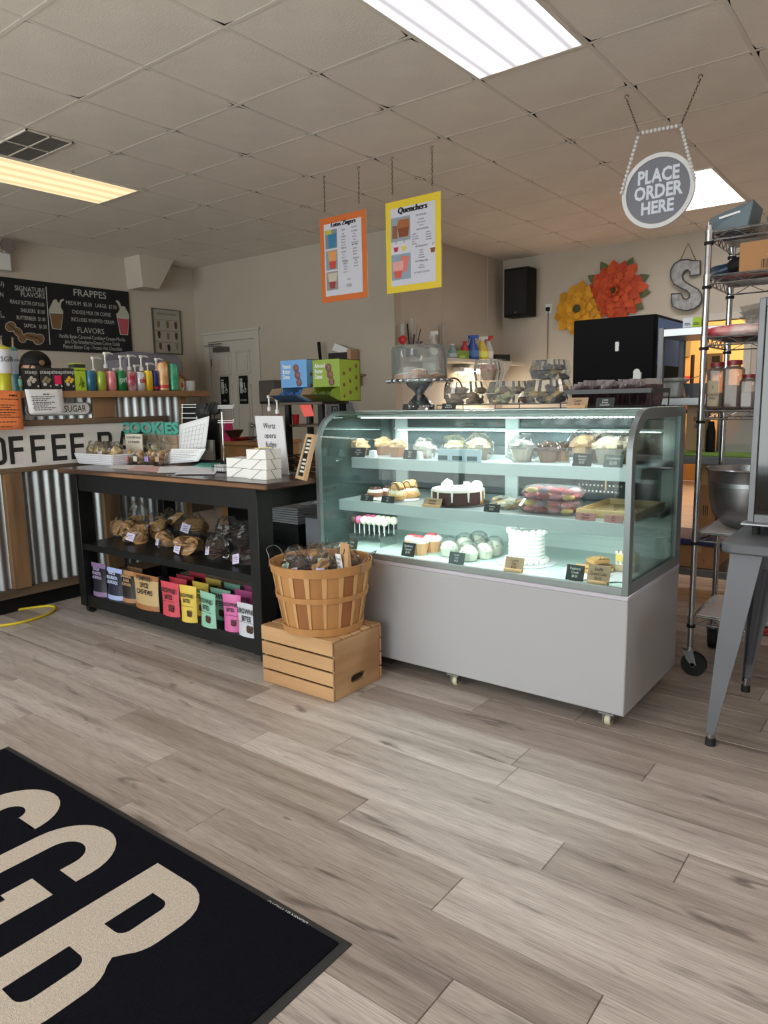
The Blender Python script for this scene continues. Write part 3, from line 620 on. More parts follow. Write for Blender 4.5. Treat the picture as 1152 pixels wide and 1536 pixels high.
# tumblers
def tumbler(x0, x1, y, top, bot, lb, dx=0, word='SGB'):
    ya, yb = P(x0, 584, 'X', LX+dx).y, P(x1, 584, 'X', LX+dx).y; r_ = (yb-ya)/2; h_ = P((x0+x1)/2, y, 'X', LX+dx).z-LZ
    t = thing('tumbler', lb, 'tumbler', (LX+dx, (ya+yb)/2, LZ), R(90), 'printed tumblers on the bar ledge')
    MB().lathe([(r_*.74, 0), (r_*.76, h_*.30), (r_*.95, h_*.36)], 20).build('lower_body', mat('tb'+str(bot), bot, .3, .2), t)
    MB().lathe([(r_*.95, h_*.36), (r_, h_*.4), (r_, h_*.84)], 20).build('upper_body', mat('tb'+str(top), top, .3), t)
    MB().lathe([(r_*1.02, h_*.84), (r_*1.02, h_*.89), (r_*.6, h_*.9), (r_*.3, h_*.93)], 20).build('lid', mat('tbl'+str(bot), (bot[0], bot[1], bot[2]//2+40), .4), t)
    MB().tube([(0, 0, h_*.9), (.004, 0, h_*1.12)], .006).build('straw', CLEAR, t)
    if word: text(word, t, (.002, -r_*1.01, h_*.64), r_*.85, INK, bold=.005)
tumbler(-5, 20.5, 513, (206, 206, 216), (196, 192, 56), 'tumbler with lilac top fading to yellow base at the left end of the ledge')
tumbler(20, 31, 515, (180, 196, 212), (70, 140, 160), 'tumbler with pale top fading to teal base beside the yellow one', -.05)
tumbler(28.5, 34, 566, (110, 160, 140), (90, 140, 122), 'small mint green cup beside the tumblers', .02, None)
# cookie display stand, cup stack and bag at the right end of the ledge
TANP = mat('tan_card', (176, 132, 96), .7)
ya = ledge(262); yb = ledge(290)
t = thing('folded_paper_bag', 'tan folded paper bag leaning at the end of the ledge', 'paper bag', (LX-.12, (ya+yb)/2, LZ))
b = MB(); z1 = hz(541, x=265); b.prism([(ya-.02-(ya+yb)/2, 0), (yb-.03-(ya+yb)/2, 0), (yb+.03-(ya+yb)/2, z1*.42), (yb-(ya+yb)/2, z1*.5), (ya-(ya+yb)/2, z1)], -.05, .03, 'YZ'); b.build('bag', TANP, t, bev=.004)
MB().prism([(yb+.0-(ya+yb)/2, z1*.36), (yb+.035-(ya+yb)/2, z1*.36), (ya+.02-(ya+yb)/2, z1*1.02), (ya-.01-(ya+yb)/2, z1*1.0)], .031, .04, 'YZ').build('fold', mat('tan_card_dark', (140, 100, 72), .7), t)
t = thing('wire_ring_stand', 'small curled wire stand with red disc beside the cup stack', 'stand', (LX-.0, ledge(273.5), LZ))
b = MB(); b.tube([(0, .02*math.cos(a)*1.0, .045+.04*math.sin(a)) for a in [k*.5 for k in range(13)]], .002, 5).tube([(0, .012*math.cos(a), .04+.03*math.sin(a)) for a in [k*.5 for k in range(13)]], .002, 5).bx(-.02, .02, -.015, .015, 0, .004); b.build('wire', mat('cream_wire', (220, 200, 170), .5), t)
MB().tube([(-.012, 0, .045), (-.008, 0, .045)], .02, 12).build('disc', RED, t)
t = thing('cup_stack', 'stack of clear plastic cups at the right end of the ledge', 'cups', (LX, ledge(286), LZ))
for k in range(6): MB().lathe([(.03, .0+k*.008), (.036, .03+k*.008), (.038, .035+k*.008), (.036, .035+k*.008)], 16, caps=False).build('cup', mat('frosted_cup', (186, 188, 190), .3), t)
# ---- barista ----
def person():
    t = thing('person', 'person in black clothes and black cap with tan patch bending behind the bar', 'person', (-5.45, 2.70, 0), R(-38))
    hp_ = P(56, 547, 'X', -5.40); o_ = Matrix.Rotation(R(-38), 4, 'Z') @ Vector((0, -.07, 0)); t.location = (hp_.x-o_.x, hp_.y-o_.y, max(-.02, min(.06, hp_.z-1.60)))
    SK = mat('skin', (198, 150, 128), .55); CL = mat('black_shirt', (30, 30, 34), .85, bump=.2); HR = mat('dark_hair', (34, 26, 22), .7, bump=.5, bscale=200)
    # joints: local -Y is forward, metres
    J = {}; vs = []; es = []; rs = []
    def j(n, p, r_, par=None):
        J[n] = len(vs); vs.append(p); rs.append(r_)
        if par is not None: es.append((J[par], J[n]))
    j('pel', (0, 0, .93), .15); j('wa', (0, -.01, 1.08), .13, 'pel'); j('ch', (0, -.03, 1.27), .15, 'wa'); j('nb', (0, -.04, 1.41), .075, 'ch'); j('nk', (0, -.055, 1.475), .055, 'nb')
    for s, q in ((1, 'r'), (-1, 'l')):
        j('sh'+q, (s*.17, -.03, 1.36), .065, 'ch'); j('el'+q, (s*.22, -.10, 1.10), .045, 'sh'+q)
        j('wr'+q, (s*.16, -.33, 1.18) if s > 0 else (s*.12, -.27, 1.33), .028, 'el'+q)
        j('hp'+q, (s*.09, 0, .88), .10, 'pel'); j('kn'+q, (s*.10, -.01, .48), .065, 'hp'+q); j('an'+q, (s*.10, .02, .09), .045, 'kn'+q); j('ft'+q, (s*.11, -.13, .04), .04, 'an'+q)
    me = bpy.data.meshes.new('body'); me.from_pydata(vs, es, []); o = bpy.data.objects.new('body', me); COL.objects.link(o); o.parent = t
    me.materials.append(CL); sm = o.modifiers.new('skin', 'SKIN')
    lay = me.skin_vertices[0].data if me.skin_vertices else None
    if lay is None:
        bm = bmesh.new(); bm.from_mesh(me); bm.verts.layers.skin.verify(); bm.to_mesh(me); bm.free(); lay = me.skin_vertices[0].data
    for i, r_ in enumerate(rs): lay[i].radius = (r_, r_*(.75 if i in (0, 1, 2) else 1)); lay[i].use_root = (i == 0)
    su = o.modifiers.new('sub', 'SUBSURF'); su.levels = su.render_levels = 2
    # head: one continuous shaped surface
    hc = Vector((0, -.09, 1.565)); b = MB()
    def hd(u, v):
        a = 2*math.pi*u; p_ = math.pi*v; x, y, z = math.sin(p_)*math.cos(a), math.sin(p_)*math.sin(a), -math.cos(p_)
        X, Y, Z = x*.075, y*.095, z*.118
        if z < -.1: k = 1-.35*min(1, (-z-.1)/.9); X *= k; Y *= (k*.8+.2)
        f = max(0, -y)
        if f > .1:
            Y += -.022*math.exp(-((X/.013)**2+((Z+.015)/.022)**2)); Y += .010*math.exp(-(((abs(X)-.03)/.016)**2+((Z-.008)/.014)**2)); Y += -.006*math.exp(-((X/.024)**2+((Z+.055)/.012)**2)); Y += -.008*math.exp(-((X/.022)**2+((Z+.095)/.02)**2))
        return hc+Vector((X, Y, Z))
    b.grid(hd, 40, 32); hd_ = b.build('head', SK, t)
    for s in (1, -1):
        MB().ball(hc+Vector((s*.03, -.083, .008)), .012, 10).build('eye', WHITEPL, t); MB().ball(hc+Vector((s*.03, -.0935, .008)), .006, 8).build('pupil', BLACKM, t)
        MB().ball(hc+Vector((s*.077, .005, 0)), .028, 10, sx=.35, sy=.7).build('ear', SK, t)
        MB().obox(hc+Vector((s*.015, -.094, .028)), hc+Vector((s*.045, -.088, .028)), .004, .006).build('eyebrow', HR, t)
    MB().tube([hc+Vector((-.022, -.080, -.055)), hc+Vector((0, -.088, -.057)), hc+Vector((.022, -.080, -.055))], .005, 6).build('mouth', mat('lips', (170, 90, 86), .5), t)
    MB().ball(hc+Vector((0, .022, .0)), .095, 20, sz=1.08, sx=.9, jit=.1).build('hair', HR, t)
    MB().ball(hc+Vector((0, .085, -.04)), .05, 14, sz=1.0, jit=.3).build('hair_bun', HR, t)
    cp = MB().ball(hc+Vector((0, .008, .035)), .108, 22, sz=.98, sx=.88, sy=1.02, low=-.05).build('cap', BLACKM, t)
    b = MB(); b.grid(lambda u, v: hc+Vector(((u-.5)*.15, -.085-.075*v*(1-(2*u-1)**2*.5), .042-.02*v-.03*(2*u-1)**2)), 12, 5); q = b.build('cap_brim', BLACKM, t); q.modifiers.new('s', 'SOLIDIFY').thickness = .004
    MB().tube([hc+Vector((.070, .062, .045)), hc+Vector((.080, .070, .046))], .019, 14).build('cap_patch', mat('tan_patch', (150, 116, 84), .7), t)
    # hands with five separate fingers, slightly curled
    for s, wv_ in ((1, Vector((.16, -.33, 1.18))), (-1, Vector((-.12, -.27, 1.33)))):
        b = MB(); fw = Vector((0, -.6, .8 if s < 0 else .1)).normalized(); sd = Vector((s, 0, 0)); nr = sd.cross(fw)
        b.tube([wv_-fw*.03, wv_+fw*.01, wv_+fw*.05, wv_+fw*.085], [.024, .026, .036, .03], 10)
        hb = b.build('hand', SK, t)
        for k, (of, L) in enumerate([(-.027, .062), (-.009, .072), (.009, .068), (.026, .054)]):
            p0 = wv_+fw*.075+sd*of; d2 = (fw-nr*.5*s*0+Vector((0, 0, -.25))).normalized(); d3 = (fw+Vector((0, 0, -.7))).normalized()
            MB().tube([p0, p0+fw*L*.4, p0+fw*L*.4+d2*L*.3, p0+fw*L*.4+d2*L*.3+d3*L*.3], [.0095, .0088, .008, .006], 8).build('finger', SK, hb)
        p0 = wv_+fw*.02-sd*.028; d = (fw*.6-sd*.8).normalized(); MB().tube([p0, p0+d*.03, p0+d*.03+(fw-sd*.2).normalized()*.03], [.012, .010, .007], 8).build('thumb', SK, hb)
    MB().lathe([(.068, 1.36), (.06, 1.40), (.058, 1.43)], 14, c=(0, -.045, 0), caps=False).build('collar', CL, t)
    return t
person()
# ---- hose on floor ----
t = thing('extension_lead', 'yellow extension cord looped on the floor beside the coffee bar', 'cord', tuple(P(40, 925, 'Z', 0)))
pts = [P(x, y, 'Z', .008) for x, y in [(-90, 905), (-40, 915), (0, 917), (30, 914), (60, 910), (76, 909), (83, 912), (76, 919), (55, 927), (30, 934), (0, 938.5), (-60, 945), (-120, 955)]]
def smooth_path(pts, n=5):
    out = []
    for i in range(len(pts)-1):
        p0 = pts[max(i-1, 0)]; p1 = pts[i]; p2 = pts[i+1]; p3 = pts[min(i+2, len(pts)-1)]
        for k in range(n):
            t_ = k/n; out.append(.5*((2*p1)+(p2-p0)*t_+(2*p0-5*p1+4*p2-p3)*t_*t_+(3*p1-p0-3*p2+p3)*t_**3))
    return out+[pts[-1]]
MB().tube(smooth_path(pts), .008, 8).build('cable', mat('yellow_rubber', (214, 190, 40), .45), t, world=True)
# ================= CENTRE: black table, crate and basket =================
TZ = .90
TTOP = mat('table_top_stain', (70, 38, 28), .28, c2=(34, 24, 22), scale=5, stretch=(.2, 1, 1), coat=.3)
tb = thing('display_table', 'long black wooden display table with dark glossy top and two lower shelves', 'table', (-3.3, 2.6, 0))
X0, X1, Y0T, Y1T = -4.21, -2.40, 2.235, 2.98
b = MB(); b.cbx(X0, X1, Y0T, Y1T, .868, TZ, .006); b.build('table_top', TTOP, tb, world=True)
MB().cbx(X0-.002, X1+.002, Y0T-.004, Y0T+.012, .872, .894, .004).build('edge_trim', mat('worn_edge_wood', (60, 36, 24), .5, c2=(150, 108, 74), scale=4, stretch=(.3, 1, 1)), tb, world=True)
for x in (-4.135, -2.565):
    for y in (2.265, 2.86):
        l = MB().cbx(x, x+.068, y, y+.10, .05, .868, .004).build('leg', BLACK, tb, world=True)
        c = MB(); c.tube([(x+.034-.014, y+.05, .03), (x+.034+.014, y+.05, .03)], .03, 14); c.build('caster_wheel', RUBBER, l, world=True)
b = MB(); b.bx(-4.067, -2.565, 2.275, 2.30, .765, .868).bx(-4.067, -2.565, 2.93, 2.955, .765, .868).bx(-4.115, -4.09, 2.36, 2.86, .765, .868).bx(-2.53, -2.505, 2.36, 2.86, .765, .868)
b.build('apron', BLACK, tb, world=True, bev=.002)
MB().cbx(-4.09, -2.535, 2.275, 2.94, .405, .445, .003).build('shelf', BLACK, tb, world=True)
MB().cbx(-4.09, -2.535, 2.275, 2.94, .05, .125, .003).build('shelf', BLACK, tb, world=True)
# --- pouches on the low shelf ---
def pouch(x0, x1, ytop, Y, c, lb, name='snack_pouch', words='BROWNIE\nBITES', wc=INK, band=None, topc=None, rz=0, group='snack pouches on the low shelf', choc=True, lean=0, ctx=(0, 0), Wd=None, z=.125):
    a, b_ = P(x0, 915, 'Y', Y), P(x1, 915, 'Y', Y); w_ = (b_.x-a.x) if Wd is None else Wd; h = min(P((x0+x1)/2, ytop, 'Y', Y).z-z, .255)
    t = thing(name, lb, 'snack pouch', ((a.x+b_.x)/2, Y+.0, z), rz, group)
    c = tuple(int(v*.86+6) for v in c); m = mat('pouch_'+str(c), c, .38)  # dulls the pouch colour to paint in the shade under the table
    b = MB(); n, k = 8, 10
    def f(s_):
        def g(u, v):
            bul = math.sin(math.pi*u)**.6*(1-v)**.75*.026*(1 if v > .02 else 1) ; ww = w_*(.94-.06*math.sin(math.pi*v)+.06*v)
            return Vector(((u-.5)*ww, lean*v*h+s_*(bul+.0006)+.0, v*h))
        return g
    b.grid(f(-1), n, k); b.grid(f(1), n, k); b.build('pouch', m, t)
    bl = lambda v: -(.001+.026*(1-v)**.75)+lean*v*h
    if topc:
        q = MB(); q.grid(lambda u, v: f(-1)(u, .86+.14*v)+Vector((0, -.0012, 0)), n, 2); q.build('band', mat('pb_'+str(topc), topc, .45), t, fix=False); q = MB(); q.grid(lambda u, v: f(-1)(u, .0+.14*v)+Vector((0, -.0012, 0)), n, 2); q.build('band', mat('pb_'+str(topc), topc, .45), t, fix=False)
    if band:
        q = MB(); q.grid(lambda u, v: f(-1)(u, .18+.3*v)+Vector((0, -.0016, 0)), n, 3); q.build('band', mat('pb_'+str(band), band, .45), t, fix=False)
    if words:
        nl = words.count('\n')+1; text(words, t, (.0, bl(.66)-.004, h*(.66 if nl < 3 else .70)), w_*(.23 if nl < 3 else .165), wc, bold=.025, wx=.74 if nl < 3 else .8)
    if choc:
        q = MB()
        for i in range(4): q.ball((w_*(.12+.1*(i % 2)), bl(.28)-.002, h*(.22+.07*(i//2))), w_*.085, 8, sy=.25, jit=.3, seed=i)
        q.build('printed_picture', mat('choc_print', (70, 36, 28), .5), t)
        MB().bx(-w_*.4, w_*.4, bl(.45)-.0035, bl(.45)-.0025, h*.445, h*.452).build('printed_line', INK, t)
    MB().tube([(0, -.002+lean*h*.94, h*.94), (0, .002+lean*h*.94, h*.94)], .004, 8).build('hang_hole', BLACKM, t)
    return t
LW = mat('pouch_lilac_ink', (176, 160, 200), .6); LBL = mat('pouch_blue_ink', (196, 206, 240), .6); TNI = mat('pouch_tan_ink', (190, 150, 110), .6)
pouch(143, 164, 846, 2.31, (32, 30, 44), 'dark nut pouch with lilac top and base, leftmost in the front row', words='SUGAR\nROASTED\nALMONDS', wc=LW, topc=(128, 104, 140), choc=False)
pouch(164, 188, 853, 2.32, (34, 38, 56), 'navy nut pouch with pale blue top and base, second from left', words='MAPLE\nBOURBON\nALMONDS', wc=LBL, topc=(158, 170, 214), choc=False)
pouch(186, 207, 857, 2.33, (40, 32, 28), 'dark brown nut pouch with tan top and base, third from left', words='CINNAMON\nSUGAR\nALMONDS', wc=TNI, topc=(160, 118, 82), choc=False)
t = pouch(204, 241, 863, 2.30, (204, 172, 122), 'kraft nut pouch reading PUMPKIN SPICE CASHEWS', words='PUMPKIN\nSPICE\nCASHEWS', topc=(150, 98, 56), choc=False)
pouch(244, 271, 874, 2.30, (222, 74, 92), 'coral red brownie bites pouch, front of its colour')
pouch(273, 295, 879, 2.285, (232, 200, 76), 'yellow brownie bites pouch, front of its colour', rz=R(6))
pouch(299, 327, 889, 2.29, (150, 206, 182), 'mint green brownie bites pouch, front of its colour', rz=R(-8))
pouch(337, 360, 892, 2.31, (224, 104, 172), 'bright pink brownie bites pouch, front of its colour', rz=R(10))
pouch(356, 389, 906, 2.30, (212, 216, 226), 'white brownie bites pouch, rightmost on the low shelf')
for i, (x0, x1, yt, Y, c, lb) in enumerate([(196, 218, 852, 2.44, (150, 116, 78), 'tan nut pouch behind the kraft pouch, mostly hidden'), (257, 283, 868, 2.40, (206, 60, 80), 'coral red brownie pouch, second in its file'), (268, 294, 864, 2.50, (196, 54, 74), 'coral red brownie pouch, third in its file'), (288, 312, 860, 2.60, (186, 46, 66), 'coral red brownie pouch, rearmost of its file'),
    (291, 315, 874, 2.40, (220, 190, 74), 'yellow brownie pouch, second in its file'), (311, 334, 869, 2.52, (200, 172, 70), 'yellow brownie pouch, rearmost of its file'), (317, 347, 884, 2.41, (140, 192, 170), 'mint brownie pouch, second in its file'), (338, 362, 876, 2.53, (118, 168, 150), 'mint brownie pouch, rearmost of its file'),
    (353, 382, 886, 2.42, (176, 60, 126), 'magenta brownie pouch, second in its file'), (368, 388, 880, 2.54, (156, 52, 110), 'magenta brownie pouch, rearmost of its file')]):  # rear pouches get darker colours, shade deeper in the shelf painted in
    pouch(x0, x1, yt, Y, c, lb, words='BROWNIE\nBITES')
# --- cookie bags on the middle shelf ---
COOK = mat('cookie', (196, 156, 104), .8, c2=(150, 108, 68), scale=40, bump=.4, bscale=90); CHOCO = mat('chocolate_cookie', (74, 48, 40), .8, c2=(44, 28, 26), scale=40, bump=.4, bscale=90)
LAV = mat('lavender_label', (206, 196, 224), .7); MINTL = mat('mint_label', (190, 226, 214), .7)
def treat_bag(loc, w_, h, d, cm, lb, n=6, seed=0, lab=True, up=True, group='bagged cookies on the middle shelf', cat='cookie bag', twist=0, scatter=True):
    rnd = random.Random(seed); t = thing('cookie_bag', lb, cat, loc, rnd.uniform(-.5, .5), group)
    for i in range(n):
        b = MB(); r_ = min(w_, d*1.6)*.30; q = Vector((rnd.uniform(-.28, .28)*w_, rnd.uniform(-.2, .2)*d, r_*.5+rnd.random()*h*.45))
        b.T = Matrix.Translation(q) @ Matrix.Rotation(rnd.uniform(.1, 1.3), 4, Vector((rnd.uniform(-1, 1), rnd.uniform(-1, 1), .2)).normalized())
        b.lathe([(r_*.86, -.006), (r_, 0), (r_*.9, .007), (r_*.5, .010), (.001, .011)], 14); b.build('cookie', cm, t)
    b = MB(); N = 18
    def g(u, v):
        a = 2*math.pi*u; 
        if v < .7: vv = v/.7; rr = .5*(1-.12*(2*vv-1)**2); z = vv*h*.78
        else: vv = (v-.7)/.3; rr = .44*(1-vv)+(.10 if vv < .6 else .24)*vv; z = h*(.78+.22*vv)
        if v == 0: rr = .42
        p = Vector((math.cos(a)*rr*w_, math.sin(a)*rr*d, z)); nn = noise.noise(Vector((math.cos(a)*2.2, math.sin(a)*2.2, v*4+seed*3.7)))
        return p*(1+.16*nn)+Vector((0, 0, abs(nn)*.0))
    b.grid(g, N, 9); o = b.build('wrapper', BAG, t, smooth=False)
    for v in o.data.vertices: v.co.z = max(v.co.z, .001)
    if lab:
        q = MB(); q.T = Matrix.Translation((0, -d*.5, h*.40)) @ Matrix.Rotation(rnd.uniform(-.3, .3), 4, 'Y') @ Matrix.Rotation(-.25, 4, 'X')
        q.bx(-w_*.16, w_*.16, -.001, 0, -w_*.13, w_*.16); q.build('paper_label', MINTL if seed in (60, 63, 65) else LAV, t)
        q = MB(); q.T = Matrix.Translation((0, -d*.5-.001, h*.40)) @ Matrix.Rotation(-.25, 4, 'X')
        for k in range(3): q.bx(-w_*.1, w_*.1, -.0012, -.001, w_*(-.06+.06*k), w_*(-.045+.06*k))
        q.build('label_lines', INK, t)
    return t
MBG = [(167, 803, .17, .13, 0, 'round cookie pack standing at the left end of the middle shelf', COOK, 0), (196, 800, .17, .21, 1, 'tallest bag of cookies, behind the leftmost pack', COOK, 0), (204, 813, .16, .10, 2, 'low bag of cookies with small white label', COOK, 1), (236, 806, .17, .15, 3, 'bag of broken cookies with silver sheen left of centre', COOK, 1), (249, 822, .13, .10, 4, 'front bag of cookies with lavender label', COOK, 1),
   (262, 801, .18, .16, 5, 'bag of golden cookies behind the centre', COOK, 0), (289, 804, .19, .15, 6, 'large bag of golden cookies right of centre', COOK, 1), (285, 828, .20, .08, 7, 'flat bag of pale cookies lying at the shelf front', COOK, 1), (327, 840, .15, .14, 8, 'bag of dark cookies with lavender label upright', CHOCO, 1), (343, 815, .17, .16, 9, 'shiny bag of chocolate cookies behind the dark pack', CHOCO, 0),
   (366, 822, .16, .16, 10, 'crinkled bag of chocolate cookies near the right leg', CHOCO, 0), (369, 845, .17, .08, 11, 'flat pack of chocolate cookies at the right shelf end', CHOCO, 1)]
for x, y, w_, h, sd, lb, cm, lab in MBG:
    p = P(x, y, 'Z', .447); p.x = min(max(p.x, -4.0), -2.63); p.y = min(max(p.y, 2.36), 2.84)
    treat_bag(tuple(p), w_, h, w_*.75, cm, lb, 7, sd, lab)
# --- goods behind the table ---
t = thing('black_cabinet', 'black cabinet standing behind the display table', 'cabinet', (-3.8, 4.0, 0))
MB().cbx(-4.6, -2.98, 3.85, 4.25, 0, .80).build('carcass', BLACKM, t, world=True)
for k in range(2): MB().cbx(-4.58+k*.8, -3.80+k*.8, 3.835, 3.85, .04, .78).build('door', BLACKM, t, world=True)
t = thing('storage_box', 'grey metal box on the floor behind the right table leg', 'box', (-2.62, 3.2, 0))
GMB = mat('grey_box_metal', (126, 128, 136), .5, .3)
MB().cbx(-2.90, -2.43, 3.0, 3.45, 0, .60).build('box_body', GMB, t, world=True); MB().cbx(-2.91, -2.42, 2.99, 3.46, .60, .62).build('lid', mat('black_lid', (40, 40, 44), .4), t, world=True); MB().tube([(-2.8, 2.99, .45), (-2.8, 2.97, .45), (-2.55, 2.97, .45), (-2.55, 2.99, .45)], .006).build('handle', CHROME, t, world=True)
t = thing('plastic_cup', 'clear plastic cup lying on the grey box', 'cup', tuple(P(463, 779, 'Y', 3.15)))
b = MB(); b.T = Matrix.Rotation(R(65), 4, 'Y'); b.lathe([(.03, -.05), (.04, .05), (.043, .055)], 18, caps=False).build('cup_body', clear('clear_cup', (220, 225, 230), 1, .08, .2), t)
t.location.z = .668
t = thing('paper_stack', 'stack of grey papers on the black cabinet behind the table', 'papers', (-3.1, 3.1, .0))
p0, p1 = P(355, 800, 'Y', 3.1), P(388, 762, 'Y', 3.1)
b = MB(); z = .0
MB().cbx(-3.2, -2.95, 2.99, 3.22, 0, .55).build('stand_block', BLACKM, t, world=True)
for k in range(7): b.bx(-3.19+.003*(k % 3), -2.96+.003*(k % 2), 3.0, 3.2, .55+k*.014, .55+k*.014+.011)
b.build('sheets', mat('grey_sheets', (120, 120, 124), .8), t, world=True)
# --- goods on the table top ---
YB_ = 2.5
xa, xb = P(108, 693, 'Y', 2.5).x, P(174, 696, 'Y', 2.5).x; xa = max(xa, -4.44)
WV = mat('white_wicker', (226, 224, 232), .75, bump=.3, bscale=120)
t = thing('white_basket', 'white woven tray basket of bagged cookies at the table left end', 'basket', ((xa+xb)/2, 2.56, TZ))
w_ = (xb-xa)/2; b = MB(); b.bx(-w_*.9, w_*.9, -.07, .07, 0, .006)
b.build('base', WV, t)
for k in range(5):
    z = .006+k*.0125; s = .9+.1*k/4; bb = MB()
    for s1 in (-1, 1): bb.tube([(-w_*s, s1*.08*s, z+.006), (w_*s, s1*.08*s, z+.006)], .0065, 6).tube([(s1*w_*s, -.08*s, z+.006), (s1*w_*s, .08*s, z+.006)], .0065, 6)
    bb.build('woven_row', WV, t)
for k, (dx, sd) in enumerate([(-.11, 31), (-.035, 32), (.035, 33), (.11, 34)]):
    treat_bag(((xa+xb)/2+dx, 2.56, TZ+.012), .12, .13, .11, mat('vanilla_cookie', (216, 190, 142), .8, bump=.3), ['bag of vanilla cookies at the left of the white basket', 'bag of vanilla cookies left of the basket centre', 'bag of vanilla cookies with lavender tag in the basket', 'bag of vanilla cookies at the right of the white basket'][k], 7, sd, k in (0, 2), group='bagged cookies in the white basket')
# crate back and letters
t = thing('wooden_backdrop', 'low weathered wood crate behind the cookie tubs', 'crate', (-3.93, 2.96, TZ))
xa, xb = P(205, 690, 'Y', 2.84).x, P(267, 690, 'Y', 2.84).x; zt = P(230, 652, 'Y', 2.84).z
for k in range(3): z0 = TZ+(zt-TZ)*k/3; MB().bx(xa, xb, 2.84, 2.852, z0+.002, z0+(zt-TZ)/3-.002).build('slat', mat('backdrop_wood', (132, 112, 94), .8, c2=(170, 150, 128), scale=8, stretch=(.1, 1, 1)), t, world=True)
MB().bx(xa, xa+.015, 2.852, 2.88, TZ, zt).bx(xb-.015, xb, 2.852, 2.88, TZ, zt).bx(xa, xb, 2.865, 2.88, TZ, TZ+.012).build('frame', mat('backdrop_frame', (190, 160, 130), .7), t, world=True)
t = thing('cookies_letters', 'teal standing letters reading COOKIES on the wood crate', 'sign', ((xa+xb)/2, 2.865, zt))
TEAL = mat('teal_letters', (78, 160, 146), .5); tm = text('COOKIES', None, (0, 0, 0), 1, TEAL, bold=.045); bpy.data.objects.remove(tm)
vs, fs = _txt[('COOKIES', .045, 'CENTER', 0, 1)]; W0 = max(v.x for v in vs)-min(v.x for v in vs); lx0, lx1 = P(181, 645, 'Y', 2.86).x, P(268, 645, 'Y', 2.86).x; hL = P(225, 634, 'Y', 2.86).z-zt-.002
sc_x = (lx1-lx0)/W0; szz = hL/.78
me = bpy.data.meshes.new('letters'); me.from_pydata([((v.x*sc_x)+(lx0+lx1)/2-t.location.x, 0, v.y*szz+hL/2+.001) for v in vs], [], fs); me.materials.append(TEAL)
o = bpy.data.objects.new('letters', me); COL.objects.link(o); o.parent = t; sm = o.modifiers.new('s', 'SOLIDIFY'); sm.thickness = .014; sm.offset = 0
MB().bx(lx0-t.location.x, lx1-t.location.x, -.008, .008, -.001, .003).build('base', TEAL, t)
for k, (x, c, lb) in enumerate([(198, (196, 110, 104), 'clear cookie tub with red label, leftmost of the tubs'), (211, (200, 200, 190), 'clear cookie tub with plain label beside the red one'), (228, (150, 130, 190), 'clear cookie tub with purple label'), (244, (170, 150, 130), 'clear cookie tub, rightmost of the tubs')]):
    p = P(x, 694, 'Z', TZ); p.y = 2.62+.02*k
    p = P(x, 694, 'Y', p.y); p.z = TZ
    t = thing('cookie_tub', lb, 'tub', tuple(p), 0, 'clear cookie tubs on the table')
    MB().lathe([(.032, 0), (.036, .07), (.038, .075)], 18, caps=False).lathe([(.032, .0), (.032, .003)], 18).build('cup_body', CLEAR, t)
    for i in range(6): MB().ball((random.uniform(-.014, .014), random.uniform(-.014, .014), .014+i*.012), .017, 8, jit=.3, seed=i).build('treat', COOK if i % 2 else mat('pastel_treat', (206, 170, 150), .8), t)
    MB().bx(-.02, .02, -.039, -.037, .02, .052).build('paper_label', mat('tubl%d' % k, c, .7), t)
for k, (x, sd) in enumerate([(214, 41), (232, 42), (247, 43)]):
    p = P(x, 690, 'Y', 2.80); p.z = TZ; treat_bag(tuple(p), .11, .17, .09, mat('pastel_cookie', (200, 150, 130), .8, c2=(170, 190, 150), scale=30), ['bag of pastel cookies behind the red label tub', 'bag of pastel cookies behind the purple label tub', 'bag of pastel cookies beside the calendar sheet'][k], 7, sd, False, group='bags behind the cookie tubs')
t = thing('script_sign', 'small cream card with script lettering on the cookie display', 'sign', tuple(P(200, 668, 'Y', 2.74)))
a, c = P(187, 651, 'Y', 2.74), P(213, 669, 'Y', 2.74)
MB().cbx(a.x, c.x, 2.74, 2.75, TZ, a.z, .002).build('card', mat('cream_card', (222, 212, 198), .7), t, world=True); ftext('cookies\ncream', t, 190, 211, 659, 5, 'Y', 2.738, INK)
cs = [(269, 637), (314, 624), (309, 674), (268, 677)]
sheet('calendar_sheet', 'white calendar page propped up beside the teal letters', cs, 'Y', 2.86, WHITEP, bend=.012)
o = COL.objects[-1]
GINK = mat('grey_ink', (120, 122, 132), .8)
cc = [P(x, y, 'Y', 2.855) for x, y in cs]; b = MB()
def on(u, v): return (cc[0]*(1-u)+cc[1]*u)*(1-v)+(cc[3]*(1-u)+cc[2]*u)*v+Vector((0, -.012*math.sin(math.pi*u)*v-.0075*v*v-.002, 0))
for i in range(7): u = .12+i*.125; b.tube([on(u, v/5) for v in range(1, 6)], .0007, 3)
for i in range(6): v = .2+i*.15; b.tube([on(.12+.15*k, v) for k in range(6)], .0007, 3)
b.build('calendar_grid', GINK, o, world=True)
cs = [(257, 673), (309, 673), (298, 692), (247, 696)]
o = sheet('typed_letter', 'typed white sheet lying against the calendar page', cs, 'Y', 2.72, WHITEP, bend=.006)
scribble(o, cs, 'Y', 2.718, [(.15+.12*i, .12, .85-.1*(i % 3)) for i in range(7)], INK, off=.004, hh_=.0012, seed=9)
# prop behind the papers
t = thing('paper_holder', 'grey slanted holder behind the calendar page', 'holder', tuple(P(315, 690, 'Z', TZ)))
a, c = P(268, 690, 'Y', 2.90), P(322, 660, 'Y', 2.90)
MB().bx(a.x, c.x, 2.885, 2.90, TZ, c.z).bx(a.x, c.x, 2.88, 2.95, TZ, TZ+.008).build('holder_body', mat('holder_grey', (110, 104, 98), .6), t, world=True)
